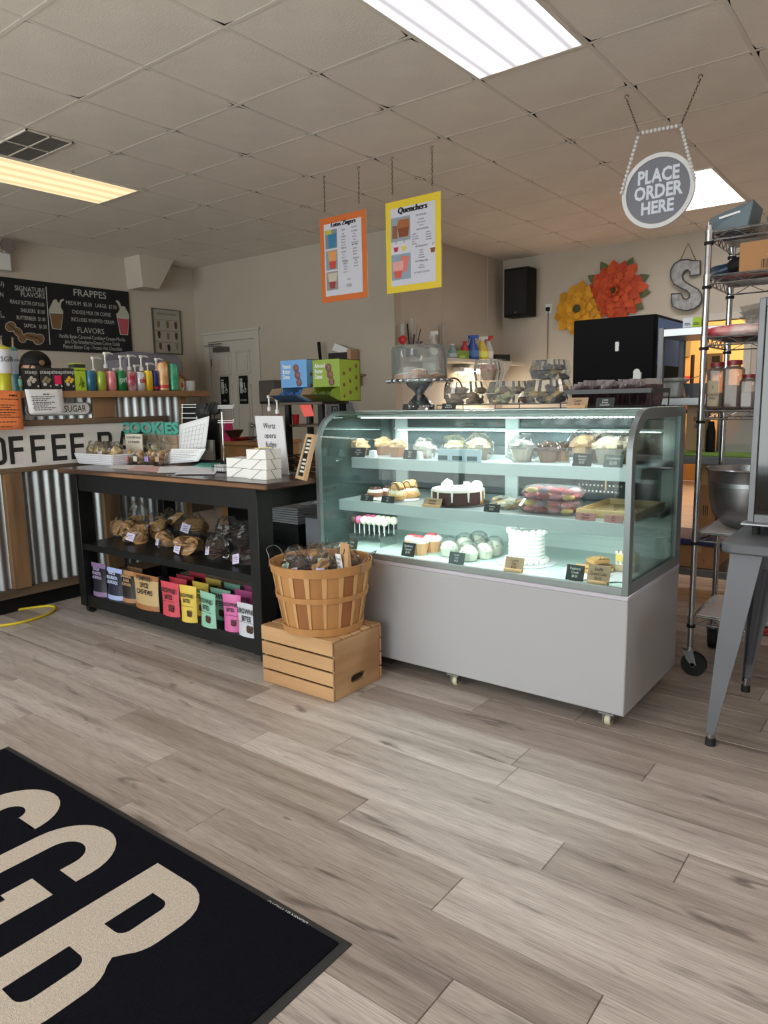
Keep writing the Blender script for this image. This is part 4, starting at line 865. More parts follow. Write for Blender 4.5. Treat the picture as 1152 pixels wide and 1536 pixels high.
# flyers on table
for k, (pts_, c, lb) in enumerate([([(176, 697), (232, 698), (215, 705), (160, 701)], (226, 220, 222), 'white flyer flat at the left of the table top'), ([(205, 699), (262, 700), (250, 709), (190, 705)], (214, 170, 170), 'pinkish flyer flat beside the left flyer'), ([(240, 700), (300, 699), (300, 708), (236, 709)], (232, 232, 238), 'white flyer flat at the middle of the table top'), ([(280, 700), (328, 702), (322, 711), (262, 711)], (220, 222, 230), 'white flyer flat in front of the black caddy')]):
    q = [P(x, y, 'Z', TZ+.0015*(k+1)) for x, y in pts_]; org = sum(q, Vector())/4
    o = MB().add(q+[p-Vector((0, 0, .001)) for p in q], [(0, 1, 2, 3), (7, 6, 5, 4), (0, 4, 5, 1), (1, 5, 6, 2), (2, 6, 7, 3), (3, 7, 4, 0)]).build('flyer', mat('flyer%d' % k, c, .5), None, org=org, world=True, smooth=False); tag(o, lb, 'flyer', 'flyers on the table top')
q = [P(x, y, 'Z', TZ+.008) for x, y in [(300, 694), (331, 694), (330, 701), (290, 699)]]; org = sum(q, Vector())/4
tag(MB().add(q+[p-Vector((0, 0, .007)) for p in q], [(0, 1, 2, 3), (7, 6, 5, 4), (0, 4, 5, 1), (1, 5, 6, 2), (2, 6, 7, 3), (3, 7, 4, 0)]).build('folder', TEAL, None, org=org, world=True), 'teal folder lying on the table beside the typed letter', 'folder')
# fudge boxes
FB = mat('white_gloss_card', (232, 230, 228), .35)
def fudge(x0, y0, z0, lb, w_=.135, d=.10, h=.047):
    t = thing('fudge_box', lb, 'box', (x0, y0, z0), 0, 'white tied boxes stacked on the table')
    MB().cbx(0, w_, 0, d, 0, h, .0015).build('carton', FB, t)
    b = MB(); b.tube([(w_*.22, -.0006, .001), (w_*.72, -.0006, h-.001)], .0012, 5).tube([(w_*.72, -.0006, h), (w_*.98, d*.5, h+.0006), (w_, d*.55, h)], .0012, 5).tube([(w_+.0006, d*.30, h), (w_+.0006, d*.62, 0)], .0012, 5); b.build('elastic_cord', mat('cord_black', (44, 44, 48), .6), t)
    return t
fx = P(371, 718, 'Y', 2.35).x; fx2 = P(342, 716, 'Y', 2.38).x
for k in range(3): fudge(fx+(.003 if k == 1 else 0), 2.35, TZ+k*.0485, ['bottom', 'middle', 'top'][k]+' white tied box of the right hand stack of three')
for k in range(2): fudge(fx2+(.002*k), 2.372, TZ+k*.0485, ['bottom', 'top'][k]+' white tied box of the left hand stack of two', w_=fx-fx2-.006)
YN = mat('yellow_ribbon', (226, 222, 130), .7)
q = MB(); 
for k in range(3): q.T = Matrix.Translation((fx+.03+.03*k, 2.41, TZ+.1455+.002*k)) @ Matrix.Rotation(.4*k, 4, 'Z'); q.bx(-.02, .02, -.014, .014, 0, .002)
tag(q.build('yellow_note', YN, None, org=(fx+.06, 2.41, TZ+.146), world=True), 'pale yellow notes lying on the top white box', 'note')
# wertz sign
t = thing('fudge_sign', 'white card sign reading Wertz opera fudge behind the white boxes', 'sign', (-2.8, 2.62, TZ))
cs = [P(382, 624, 'Y', 2.64), P(424, 624, 'Y', 2.64), P(433, 712, 'Y', 2.58), P(392, 716, 'Y', 2.58)]
for c in cs[2:]: c.z = TZ+.001
MB().add(cs+[c+Vector((0, .006, 0)) for c in cs], [(0, 1, 2, 3), (7, 6, 5, 4), (0, 4, 5, 1), (1, 5, 6, 2), (2, 6, 7, 3), (3, 7, 4, 0)]).build('card', mat('sign_card', (204, 202, 208), .5), t, world=True)
for s, x0, x1, y, yy in [('Wertz', 395, 413, 639, 2.628), ('opera', 397, 414, 653.5, 2.618), ('fudge', 399, 415, 667, 2.608)]: ftext(s, t, x0, x1, y, 9, 'Y', yy, INK, depth=.002)
MB().bx(-2.92, -2.62, 2.585, 2.66, TZ, TZ+.006).build('base', clear('acrylic', (220, 220, 222), 1, .1, .3), t, world=True)
# letter board
t = thing('letter_board', 'small tan framed black letter board leaning beside the display case', 'letter board', tuple(P(450, 714, 'Z', TZ)))
q = [P(461, 651, 'Y', 2.50), P(473, 652, 'Y', 2.46), P(457, 716, 'Y', 2.40), P(444, 712, 'Y', 2.46)]
for c in q[2:]: c.z = TZ+.004
dn = Vector((-.03, .012, 0))
def bb_(u, v): return (q[0]*(1-u)+q[1]*u)*(1-v)+(q[3]*(1-u)+q[2]*u)*v
nb = (q[1]-q[0]).cross(q[3]-q[0]).normalized(); nb = nb if nb.y < 0 else -nb
FRM = mat('tan_frame_wood', (186, 154, 118), .6)
def slab(u0, u1, v0, v1, o0, o1, name, m, par): a = [bb_(u0, v0), bb_(u1, v0), bb_(u1, v1), bb_(u0, v1)]; return MB().add([p+nb*o1 for p in a]+[p+nb*o0 for p in a], [(0, 1, 2, 3), (7, 6, 5, 4), (0, 4, 5, 1), (1, 5, 6, 2), (2, 6, 7, 3), (3, 7, 4, 0)]).build(name, m, par, world=True)
slab(0, 1, 0, 1, -.012, 0, 'backing', FRM, t)
slab(.2, .8, .07, .93, 0, .002, 'felt', BLACKM, t)
for (u0, u1, v0, v1) in [(0, .2, 0, 1), (.8, 1, 0, 1), (.2, .8, 0, .07), (.2, .8, .93, 1)]: slab(u0, u1, v0, v1, 0, .006, 'frame_bar', FRM, t)
for k in range(9):
    if k != 4: slab(.28, .72-.06*(k % 2), .12+k*.085, .165+k*.085, .002, .003, 'letter_line', CHALK, t)
# shelf riser with date boxes
RZ = P(455, 603, 'Y', 2.75).z
t = thing('shelf_riser', 'narrow black metal shelf riser at the back right of the table', 'shelf', (-2.6, 2.85, TZ))
rx0, rx1 = P(428, 640, 'Y', 2.74).x, P(484, 640, 'Y', 2.74).x; ry0, ry1 = 2.74, 2.93
WDK = mat('riser_wood', (70, 54, 44), .5)
MB().bx(rx0-.03, rx1+.01, ry0-.01, ry1+.01, RZ-.014, RZ).build('top_board', WDK, t, world=True, bev=.002)
MB().bx(rx0, rx1, ry0, ry1, P(455, 637, 'Y', 2.74).z-.012, P(455, 637, 'Y', 2.74).z).build('middle_board', WDK, t, world=True, bev=.002)
for x in (rx0, rx1-.03):
    for y in (ry0, ry1-.022): MB().bx(x, x+.03, y, y+.022, TZ, RZ-.014).build('leg', BLACKM, t, world=True)
MZ = P(455, 637, 'Y', 2.74).z
def datebox(x0, x1, xs, ytop, c, c2, words, lb, ym, zc):
    Y = 2.745; a, b_ = P(x0, ytop, 'Y', Y), P(x1, ytop, 'Y', Y); Ht = a.z-RZ; w_ = b_.x-a.x
    t = thing('date_box', lb, 'box', (a.x, Y, RZ), 0, 'open display boxes of dates on the riser'); m = mat('db'+str(c), c, .45); mi = mat('db'+str(c2), c2, .5)
    d = .16; zm = P(x0, ym, 'Y', Y).z-RZ
    MB().bx(0, w_, 0, .003, zm, Ht).build('front_panel', m, t); MB().bx(w_-.003, w_, .003, d, 0, Ht).bx(0, .003, .003, d, 0, Ht).bx(0, w_, .003, d, Ht-.003, Ht).bx(0, w_, d-.003, d, 0, Ht).bx(0, w_, .003, d, 0, .003).build('side_panel', mat('dbs'+str(c), (min(255, c[0]+30), min(255, c[1]+25), min(255, c[2]+20)), .45), t)
    MB().add([(0, 0, 0), (w_, 0, 0), (w_-.005, -.07, .035), (-.02, -.07, .035), (0, .002, 0), (w_, .002, 0), (w_-.005, -.068, .037), (-.02, -.068, .037)], [(0,1,2,3),(7,6,5,4),(0,4,5,1),(1,5,6,2),(2,6,7,3),(3,7,4,0)]).build('front_flap', mat('dbf'+str(c), (c[0]//2, c[1]//2, c[2]//2), .5), t)
    MB().add([(0, 0, 0), (0, 0, zm), (-.022, -.05, zm*.9), (-.024, -.075, .03)], [(0, 1, 2, 3)]).build('side_flap', mat('card_inside', (150, 126, 100), .8), t, fix=False)
    MB().add([(w_, 0, 0), (w_, 0, zm), (w_-.01, -.05, zm*.8), (w_-.004, -.075, .03)], [(0, 1, 2, 3)]).build('side_flap', m, t, fix=False)
    text(words, t, (w_*.08, -.0006, Ht-(Ht-zm)*.42), .030, CHALK, al='LEFT', bold=.02, wx=.72, ls=.9)
    b = MB()
    for k in range(3): b.ball((w_*(.60+.05*k), -.002, Ht-(Ht-zm)*(.30+.26*k)), .020, 10, sy=.3, jit=.25, seed=k)
    b.build('printed_dates', mat('date_print', (104, 62, 54), .5), t)
    q = MB()
    for k in range(9): q.ball((w_+.0002, d*(.2+.3*(k % 3)), Ht*(.12+.09*k)), .010, 7, sx=.1, jit=.3, seed=k)
    q.build('printed_seeds', mat('seed_print', (112, 70, 50), .5), t)
    for k in range(5): MB().ball((w_*(.15+.17*k), -.01+.012*(k % 2), .035), .024, 8, sx=1.2, jit=.35, seed=k, sz=.7).build('date_packet', mi, t)
datebox(420.5, 459.5, 468, 541.5, (84, 134, 186), (30, 74, 130), 'Peanut\nButter\nDates', 'sky blue open box of date snacks on the riser', 582, 0)
datebox(468.5, 509, 520, 540.5, (116, 138, 34), (70, 84, 26), 'Almond\nButter\nDates', 'olive green open box of date snacks on the riser', 581, 0)
q = MB(); p = P(462, 616, 'Y', 2.735); a, c = P(449, 607, 'Y', 2.735), P(466, 606, 'Y', 2.735); e, g = P(471, 624, 'Y', 2.72), P(456, 625, 'Y', 2.72)
o = q.add([a, c, e, g]+[v+Vector((0, .002, 0)) for v in (a, c, e, g)], [(0, 1, 2, 3), (7, 6, 5, 4), (0, 4, 5, 1), (1, 5, 6, 2), (2, 6, 7, 3), (3, 7, 4, 0)]).build('red_note', mat('red_note', (214, 84, 76), .7), None, org=a, world=True); tag(o, 'red printed note taped under the green date box', 'note')
p = P(444, 641, 'Y', 2.80); t = thing('red_cup', 'small red cup on the riser middle board', 'cup', (p.x, 2.80, MZ)); MB().lathe([(.016, 0), (.02, .05), (.021, .052)], 14, caps=False).lathe([(.016, 0), (.016, .002)], 14).build('cup_body', RED, t)
for k, (x, c, hh_, lb) in enumerate([(438, (120, 120, 124), .09, 'grey trinket bottle on the riser behind the red cup'), (452, (90, 130, 120), .10, 'green trinket bottle on the riser'), (461, (40, 40, 50), .07, 'dark trinket bottle at the right of the riser board')]):
    p = P(x, 636, 'Y', 2.87); p.x = min(max(p.x, rx0+.05), rx1-.04); t = thing('small_bottle', lb, 'bottle', (p.x, 2.87, MZ)); MB().lathe([(.012, 0), (.013, hh_*.6), (.005, hh_*.8), (.005, hh_)], 12).build('bottle_body', mat('tr%d' % k, c, .4), t); MB().ball((0, 0, hh_+.006), .008, 8).build('cap', mat('trc%d' % k, (150, 170, 150), .5), t)
t = thing('twig_bundle', 'tangle of brown twigs and greenery under the shelf riser', 'decoration', tuple(P(440, 700, 'Y', 2.7))); t.location.z = TZ
b = MB(); rnd = random.Random(3)
for k in range(60):
    x = rnd.uniform(-.13, .15); y = rnd.uniform(-.03, .10); z = rnd.uniform(.004, .09); a = rnd.uniform(-.4, .4); l = rnd.uniform(.03, .09)
    b.tube([(x-l*math.cos(a), y, max(.004, z-l*math.sin(a)*.5)), (x, y+rnd.uniform(-.01, .01), z), (x+l*math.cos(a), y, max(.004, z+l*math.sin(a)*.4))], .0025, 5)
tag(b.build('twigs', mat('twig_brown', (98, 72, 46), .8, var=.3, scale=20), t), kind='stuff')
# mini wire caddy
p = P(333, 708, 'Z', TZ); t = thing('wire_caddy', 'small black wire caddy holding cards in front of the white boxes', 'caddy', tuple(p))
b = MB(); 
for z in (.004, .03, .055): b.tube([(-.045, -.03, z), (.045, -.03, z), (.045, .03, z), (-.045, .03, z)], .002, 5, closed=True)
for k in range(7): x = -.045+k*.015; b.tube([(x, -.03, .004), (x, -.03, .055)], .0013, 4).tube([(x, .03, .004), (x, .03, .055)], .0013, 4)
b.build('wire_frame', BLACKM, t)
for k in range(4): MB().bx(-.036+k*.02, -.022+k*.02, -.02, .02, .006, .04).build('card_pack', WHITEP, t)
# pos terminal
t = thing('pos_terminal', 'black till screen seen from behind with tall black stand', 'till', (-3.5, 3.05, TZ)); 
a, c = P(311, 690, 'Y', 2.97), P(327, 628, 'Y', 2.97)
MB().bx(a.x, c.x, 2.965, 2.98, TZ+.02, c.z).build('stand', BLACKM, t, world=True, bev=.003); MB().cbx(a.x-.03, c.x+.10, 2.86, 2.975, TZ, TZ+.02).build('base', BLACKM, t, world=True)
t = thing('black_bag', 'slumped black bag on top of the till stand', 'bag', tuple(P(305, 630, 'Y', 3.0)))
b = MB(); b.ball(P(305, 617, 'Y', 2.99), .075, 14, jit=.6, seed=3, sx=1.0, sy=.35, sz=.7); b.ball(P(322, 613, 'Y', 2.99), .055, 12, jit=.5, seed=5, sx=1, sy=.35, sz=.7); b.build('bag_body', mat('black_fabric', (26, 27, 30), .6), t, world=True)
b = MB(); 
for k in range(3): b.tube([P(306+5*k, 618, 'Y', 2.955), P(312+5*k, 604, 'Y', 2.955)], .003, 5)
b.build('strap', BLACKM, t, world=True)
t = thing('hook_rack', 'chrome hook rack with two tiers of white hooks beside the till', 'rack', tuple(P(334, 692, 'Y', 2.9)))
pb = P(336, 692, 'Y', 2.9); pb.z = TZ; pt = P(333, 618, 'Y', 2.9)
MB().tube([pb, pt], .005, 8).build('pole', CHROME, t, world=True); MB().tube([pb+Vector((-.09, 0, .005)), pb+Vector((.09, 0, .005)), pb+Vector((.09, .03, .005)), pb+Vector((-.09, .03, .005))], .004, 6, closed=True).build('base', CHROME, t, world=True)
for y in (609, 612, 631, 634): MB().tube([P(327, y, 'Y', 2.9), P(349, y, 'Y', 2.9), P(351, y-2.5, 'Y', 2.88)], .003, 6).build('hook', WHITEPL, t, world=True)
t = thing('card_rack', 'white wire card rack beside the black bag', 'rack', tuple(P(283, 640, 'Y', 3.0)))
b = MB(); 
for x in (273.5, 295.5): b.tube([P(x, 606, 'Y', 3.0), P(x-.5, 640, 'Y', 3.0)], .0035, 5)
for y in (607, 611, 620, 627): b.tube([P(272, y, 'Y', 3.0), P(299, y, 'Y', 3.0)], .003, 5)
b.build('wire', WHITEPL, t, world=True); MB().bx(P(272, 640, 'Y', 3.0).x, P(298, 640, 'Y', 3.0).x, 3.01, 3.02, TZ, P(285, 606, 'Y', 3.0).z).build('back_board', BLACKM, t, world=True)
# desk beyond, with bowls
t = thing('wooden_desk', 'light wooden desk far behind the till', 'desk', tuple(P(355, 720, 'Y', 4.6))); DWD = mat('desk_wood', (176, 132, 84), .6, var=.1)
a, c = P(322, 664, 'Y', 4.4), P(383, 664, 'Y', 4.4); dz = P(350, 663, 'Y', 4.4).z; t.location = ((a.x+c.x)/2, 4.7, 0)
MB().cbx(a.x, c.x, 4.4, 5.0, dz-.03, dz).build('top', DWD, t, world=True); MB().cbx(a.x+.02, c.x-.02, 4.42, 4.97, .0, dz-.03).build('drawer_block', DWD, t, world=True)
for k, (x, c_, r_, h, lb) in enumerate([(352, (54, 34, 34), .09, .07, 'dark brown bowl on the wooden desk'), (356, (206, 70, 60), .10, .03, 'red dish on the wooden desk'), (341, (60, 56, 60), .07, .03, 'black tray dish on the wooden desk')]):
    p = P(x, 662, 'Y', 4.5+.1*k); p.x = min(max(p.x, a.x+.12), c.x-.12); t = thing('bowl', lb, 'bowl', (p.x, 4.5+.12*k, dz+(.035 if k == 0 else 0))); MB().lathe([(r_*.5, 0), (r_, h), (r_*.95, h), (r_*.45, .01)], 18).build('bowl_body', mat('bw%d' % k, c_, .4), t)
p = P(328, 663, 'Y', 4.5); p.x = max(p.x, a.x+.09); t = thing('pink_bag', 'bright pink bag on the desk behind the hook rack', 'bag', (p.x, 4.5, dz)); MB().add([(-.07, -.03, 0), (.05, -.03, 0), (.05, .03, 0), (-.07, .03, 0), (-.03, -.01, .2), (.04, -.01, .18), (.04, .01, .18), (-.03, .01, .2)], [(0,3,2,1),(4,5,6,7),(0,1,5,4),(1,2,6,5),(2,3,7,6),(3,0,4,7)]).build('bag_body', mat('hot_pink', (216, 44, 120), .6), t)
p = P(378, 668, 'Y', 4.45); t = thing('wire_stand', 'thin metal utensil stand at the right end of the desk', 'stand', (p.x, 4.45, dz)); b = MB()
for k in range(4): b.tube([(-.03+.02*k, 0, 0), (-.025+.018*k, 0, .18-.02*(k % 2))], .003, 5)
b.bx(-.035, .035, -.02, .02, 0, .006).build('wire', DARKSTEEL, t)
for k, (x, y) in enumerate([(403, 593), (415, 597)]):
    p = P(x, y, 'Y', 3.3); pz = p.z; t = pump('syrup_bottle', ['clear pump bottle left of the date boxes, taller', 'clear pump bottle nearest the date boxes, shorter'][k], (p.x, 3.3, TZ), pz-TZ-.10, .03, CLEAR if k == 0 else mat('pink_syrup', (150, 70, 86), .3), rz=0, group='pump bottles behind the fudge sign', ph_=.10)
t = thing('side_shelf', 'narrow black stand holding the pump bottles behind the fudge sign', 'stand', (-3.25, 3.3, 0)); a, c = P(396, 625, 'Y', 3.3), P(424, 625, 'Y', 3.3)
MB().cbx(a.x, c.x, 3.23, 3.38, 0, TZ).build('stand_body', BLACKM, t, world=True)
# grey till behind
t = thing('card_till', 'slanted charcoal till screen with square emblem behind the display case', 'till', tuple(P(512, 617, 'Y', 3.15)))
t.location.z = 0
DG = mat('charcoal_plastic', (62, 62, 66), .4); Yt = 3.45
q = [P(489, 606, 'Y', Yt), P(527, 603, 'Y', Yt), P(540, 622, 'Y', Yt), P(489, 640, 'Y', Yt)]; q[2].z = q[3].z = min(q[2].z, q[3].z)
MB().add(q+[v+Vector((0, .05, -.01)) for v in q], [(0, 1, 2, 3), (7, 6, 5, 4), (0, 4, 5, 1), (1, 5, 6, 2), (2, 6, 7, 3), (3, 7, 4, 0)]).build('screen_back', DG, t, world=True, bev=.004)
c = P(502, 615, 'Y', Yt-.002); b = MB(); 
b.tube([c+Vector((x, 0, z)) for x, z in [(-.022, -.022), (.022, -.022), (.022, .022), (-.022, .022)]], .004, 5, closed=True).bx(c.x-.006, c.x+.006, c.y-.001, c.y, c.z-.006, c.z+.006); b.build('emblem', BLACKM, t, world=True)
MB().cbx(q[3].x+.02, q[2].x-.02, Yt+.0, Yt+.1, 0, q[2].z+.02).build('pedestal', BLACKM, t, world=True)
# wall shelf with folders, paper dispenser on back wall
t = thing('wall_shelf', 'small tan wall shelf holding folders and papers on the back wall', 'shelf', tuple(P(508, 563, 'Y', YD)))
a, c = P(478, 563, 'Y', YD-.2), P(531, 563, 'Y', YD-.2)
MB().bx(a.x, c.x, YD-.2, YD, a.z-.02, a.z).build('board', mat('shelf_tan', (150, 128, 108), .6), t, world=True); MB().bx(a.x+.05, a.x+.07, YD-.16, YD, a.z-.12, a.z-.02).bx(c.x-.07, c.x-.05, YD-.16, YD, a.z-.12, a.z-.02).build('bracket', mat('shelf_tan', (150, 128, 108), .6), t, world=True)
sz_ = a.z
for k, (x0, x1, yt, c_, lb) in enumerate([(492, 519, 530, (40, 38, 40), 'black file box on the back wall shelf'), (520, 526, 524, (176, 140, 112), 'tan folder upright at the end of the wall shelf')]):
    a, c = P(x0, yt, 'Y', YD-.15), P(x1, yt, 'Y', YD-.15); o = MB().cbx(a.x, c.x, YD-.15, YD-.02, sz_, a.z).build('file_box' if k == 0 else 'folder', mat('fb%d' % k, c_, .6), None, org=(a.x, YD-.1, sz_), world=True); tag(o, lb, 'box' if k == 0 else 'folder')
q = [P(498, 525, 'Y', YD-.12), P(502, 515, 'Y', YD-.12), P(528, 525, 'Y', YD-.12), P(524, 534, 'Y', YD-.12)]
tag(MB().add(q+[v+Vector((0, .004, 0)) for v in q], [(0, 1, 2, 3), (7, 6, 5, 4), (0, 4, 5, 1), (1, 5, 6, 2), (2, 6, 7, 3), (3, 7, 4, 0)]).build('paper_stack', WHITEP, None, org=q[0], world=True), 'white papers sticking up from the file box on the wall shelf', 'papers')
tag(MB().obox(P(478, 513, 'Y', YD-.1), P(483, 563, 'Y', YD-.1), .03, .02).build('clipboard_rod', BLACKM, None, org=P(480, 563, 'Y', YD-.1), world=True), 'black rod standing at the left end of the wall shelf', 'rod')
t = thing('towel_dispenser', 'grey paper towel dispenser on the back wall beside the restroom door', 'dispenser', tuple(P(404, 600, 'Y', YD)))
a, c = P(387, 571, 'Y', YD-.2), P(412, 606, 'Y', YD-.2); MB().cbx(a.x, c.x, YD-.2, YD, c.z, a.z, .01).build('housing', mat('dispenser_grey', (98, 92, 88), .4), t, world=True); MB().bx(a.x+.03, c.x-.03, YD-.205, YD-.195, c.z+.01, c.z+.03).build('slot', BLACKM, t, world=True)
# --- crate ---
PINE = mat('pine_wood', (166, 124, 84), .6, c2=(190, 150, 108), scale=7, stretch=(.12, 1, 1), bump=.1)
PINEY = mat('pine_end', (160, 120, 82), .6, c2=(184, 146, 106), scale=6, stretch=(1, .25, 1.6), bump=.1)
cr = thing('wooden_crate', 'upturned pine crate on the floor under the bushel basket', 'crate', (-2.16, 2.315, 0))
cx0, cx1, cy0, cy1, ch = -.215, .215, -.17, .165, .268
for k in range(4):
    z0 = .002+k*.0665; MB().cbx(cx0, cx1, cy0, cy0+.010, z0, z0+.058, .0015).build('slat', PINE, cr); MB().cbx(cx0, cx1, cy1-.010, cy1, z0, z0+.058, .0015).build('slat', PINE, cr)
for k in range(5): y0 = cy0+.0+k*.0675; MB().cbx(cx0, cx1, y0+.0005, y0+.058, ch-.010, ch, .0015).build('slat', PINE, cr)
# end boards with hand slot
for s in (cx0+.002, cx1-.017):
    b = MB(); sl = [(.045*math.cos(R(a))*.35+(.04 if abs(a) <= 90 else -.04), .013*math.sin(R(a))) for a in range(-90, 271, 30)]
    yy = [(-.155, .002), (.150, .002), (.150, ch-.012), (-.155, ch-.012)]; cz = .062
    n = 24; outer = []; inner = []
    for k in range(n):
        a = 2*math.pi*k/n; dx, dz = math.cos(a), math.sin(a); y_ = max(-1, min(1, dx*1.5)); z_ = max(-1, min(1, dz*1.5))
        outer.append((-.0025+.1525*y_, (.002 if z_ < 0 else ch-.012) if abs(z_) == 1 else cz+z_*(cz-.002 if z_ < 0 else ch-.012-cz)))
        inner.append((.0+.05*(abs(dx)**.5)*(1 if dx > 0 else -1), cz+.019*(abs(dz)**.6)*(1 if dz > 0 else -1)))
    vs = []
    for x in (s, s+.015): vs += [(x, a, c) for a, c in outer]+[(x, a, c) for a, c in inner]
    fs = []
    for k in range(n):
        k2 = (k+1) % n; fs += [(k, k2, n+k2, n+k), (2*n+k, 3*n+k, 3*n+k2, 2*n+k2), (k, 2*n+k, 2*n+k2, k2), (n+k, n+k2, 3*n+k2, 3*n+k)]
    b.add(vs, fs).build('end_board', PINEY, cr, smooth=False)
# --- bushel basket ---
BC = Vector((-2.135, 2.30, ch+.002)); BH = .30; RB, RT = .172, .222
bk = thing('bushel_basket', 'round wooden bushel basket of wrapped treats on the pine crate', 'basket', tuple(BC))
def rad(z): return RB+(RT-RB)*(z/BH)**.9
SW = [mat('stave_a', (164, 112, 64), .55, var=.08, scale=6, stretch=(4, 4, .4)), mat('stave_b', (146, 92, 52), .55, var=.08, scale=6, stretch=(4, 4, .4)), mat('stave_c', (176, 126, 76), .55, var=.08, scale=6, stretch=(4, 4, .4)), mat('stave_light', (194, 150, 100), .55)]
def curved(a0, a1, z0, z1, off, th, nz=5, na=3, fr=rad, tap=1):
    b = MB(); vs = []
    for s_ in (0, 1):
        for i in range(nz+1):
            z = z0+(z1-z0)*i/nz
            for j_ in range(na+1):
                am = (a0+a1)/2; a = am+(a0+(a1-a0)*j_/na-am)*(tap+(1-tap)*i/nz); r_ = fr(z)+off+s_*th; vs.append((r_*math.cos(a), r_*math.sin(a), z))
    n = (nz+1)*(na+1); k = na+1; fs = []
    for i in range(nz):
        for j_ in range(na): a = i*k+j_; fs += [(a, a+k, a+k+1, a+1), (n+a, n+a+1, n+a+k+1, n+a+k)]
    for i in range(nz): fs += [(i*k, n+i*k, n+(i+1)*k, (i+1)*k), (i*k+na, (i+1)*k+na, n+(i+1)*k+na, n+i*k+na)]
    for j_ in range(na): fs += [(j_, j_+1, n+j_+1, n+j_), (nz*k+j_, n+nz*k+j_, n+nz*k+j_+1, nz*k+j_+1)]
    return b.add(vs, fs)
NS = 18
for k in range(NS):
    a = 2*math.pi*k/NS+.1
    curved(a-.145, a+.145, .004, BH-.004, -.006, .003).build('stave', SW[(k*5) % 3], bk)
    curved(a+math.pi/NS-.055, a+math.pi/NS+.055, .004, BH-.004, -.002, .003, tap=.45).build('rib_stave', SW[3], bk)
for z0, z1, o in [(BH-.035, BH+.004, .002), (BH*.50, BH*.50+.024, .002), (.0, .034, .002)]:
    curved(0, 2*math.pi*.999, z0, z1, o, .004, 1, 40).build('hoop', SW[2], bk)
curved(0, 2*math.pi*.999, BH-.03, BH+.002, -.010, .003, 1, 40).build('inner_hoop', SW[0], bk)
MB().lathe([(.001, .006), (.165, .006), (.165, .012), (.001, .012)], 24).build('bottom', SW[1], bk)
for s in (1, -1):
    a = R(18) if s > 0 else R(198)
    def hp(da, dz, o=.012): return Vector(((rad(BH)+o)*math.cos(a+da), (rad(BH)+o)*math.sin(a+da), BH+dz))
    MB().tube(smooth_path([hp(-.28, -.03), hp(-.26, .015), hp(-.15, .045, .03), hp(.15, .045, .03), hp(.26, .015), hp(.28, -.03)], 4), .0022, 6).build('wire_handle', DARKSTEEL, bk)
for k in range(3): MB().obox((0, 0, 0), (0, 0, 0.001), .001, .001) if False else None
# fill: shredded paper bed and bags
rnd = random.Random(11)
b = MB(); b.grid(lambda u, v: Vector((math.cos(2*math.pi*u)*v*.2, math.sin(2*math.pi*u)*v*.2, BH-.075+.02*noise.noise(Vector((u*9, v*7, 2))))), 24, 6)
b.build('lining', mat('kraft_lining', (176, 132, 88), .8), bk, fix=False)
for k, (x, y, w_, h, cm, lb) in enumerate([(-.10, -.06, .13, .13, CHOCO, 'chocolate treat bag with mint label at the basket front left'), (-.02, -.10, .12, .10, CHOCO, 'chocolate treat bag at the basket front'), (.07, -.06, .12, .11, COOK, 'cookie treat bag at the basket front right'), (.01, .05, .14, .14, CHOCO, 'chocolate treat bag at the basket centre'), (-.09, .07, .13, .12, COOK, 'golden treat bag at the basket back left'), (.10, .07, .12, .11, CHOCO, 'dark treat bag at the basket back right')]):
    treat_bag(tuple(BC+Vector((x, y, BH-.07))), w_, h, w_*.8, cm, lb, 5, 60+k, True, group='wrapped treats in the bushel basket')
t = thing('kraft_gift_bag', 'kraft paper bag with white handwritten tag standing at the basket right side', 'paper bag', tuple(BC+Vector((.16, -.02, BH-.06))), R(-20))
MB().add([(-.035, -.015, 0), (.035, -.015, 0), (.035, .015, 0), (-.035, .015, 0), (-.036, -.002, .155), (.036, -.002, .155), (.036, .002, .155), (-.036, .002, .155)], [(0,3,2,1),(4,5,6,7),(0,1,5,4),(1,2,6,5),(2,3,7,6),(3,0,4,7)]).build('bag_body', mat('kraft_paper', (184, 144, 104), .8), t)
q = MB(); q.T = Matrix.Translation((-.014, -.018, .058)) @ Matrix.Rotation(.12, 4, 'X') @ Matrix.Rotation(-.1, 4, 'Y'); q.bx(-.024, .024, -.002, 0, -.045, .05); q.build('paper_tag', WHITEP, t)
text('Snack\nmix\n$5.00', t, (-.014, -.026, .07), .018, INK, bold=.005); MB().tube([(.004, -.0045, .13), (.0, -.006, .108)], .0025, 5).build('twine', BLACKM, t)
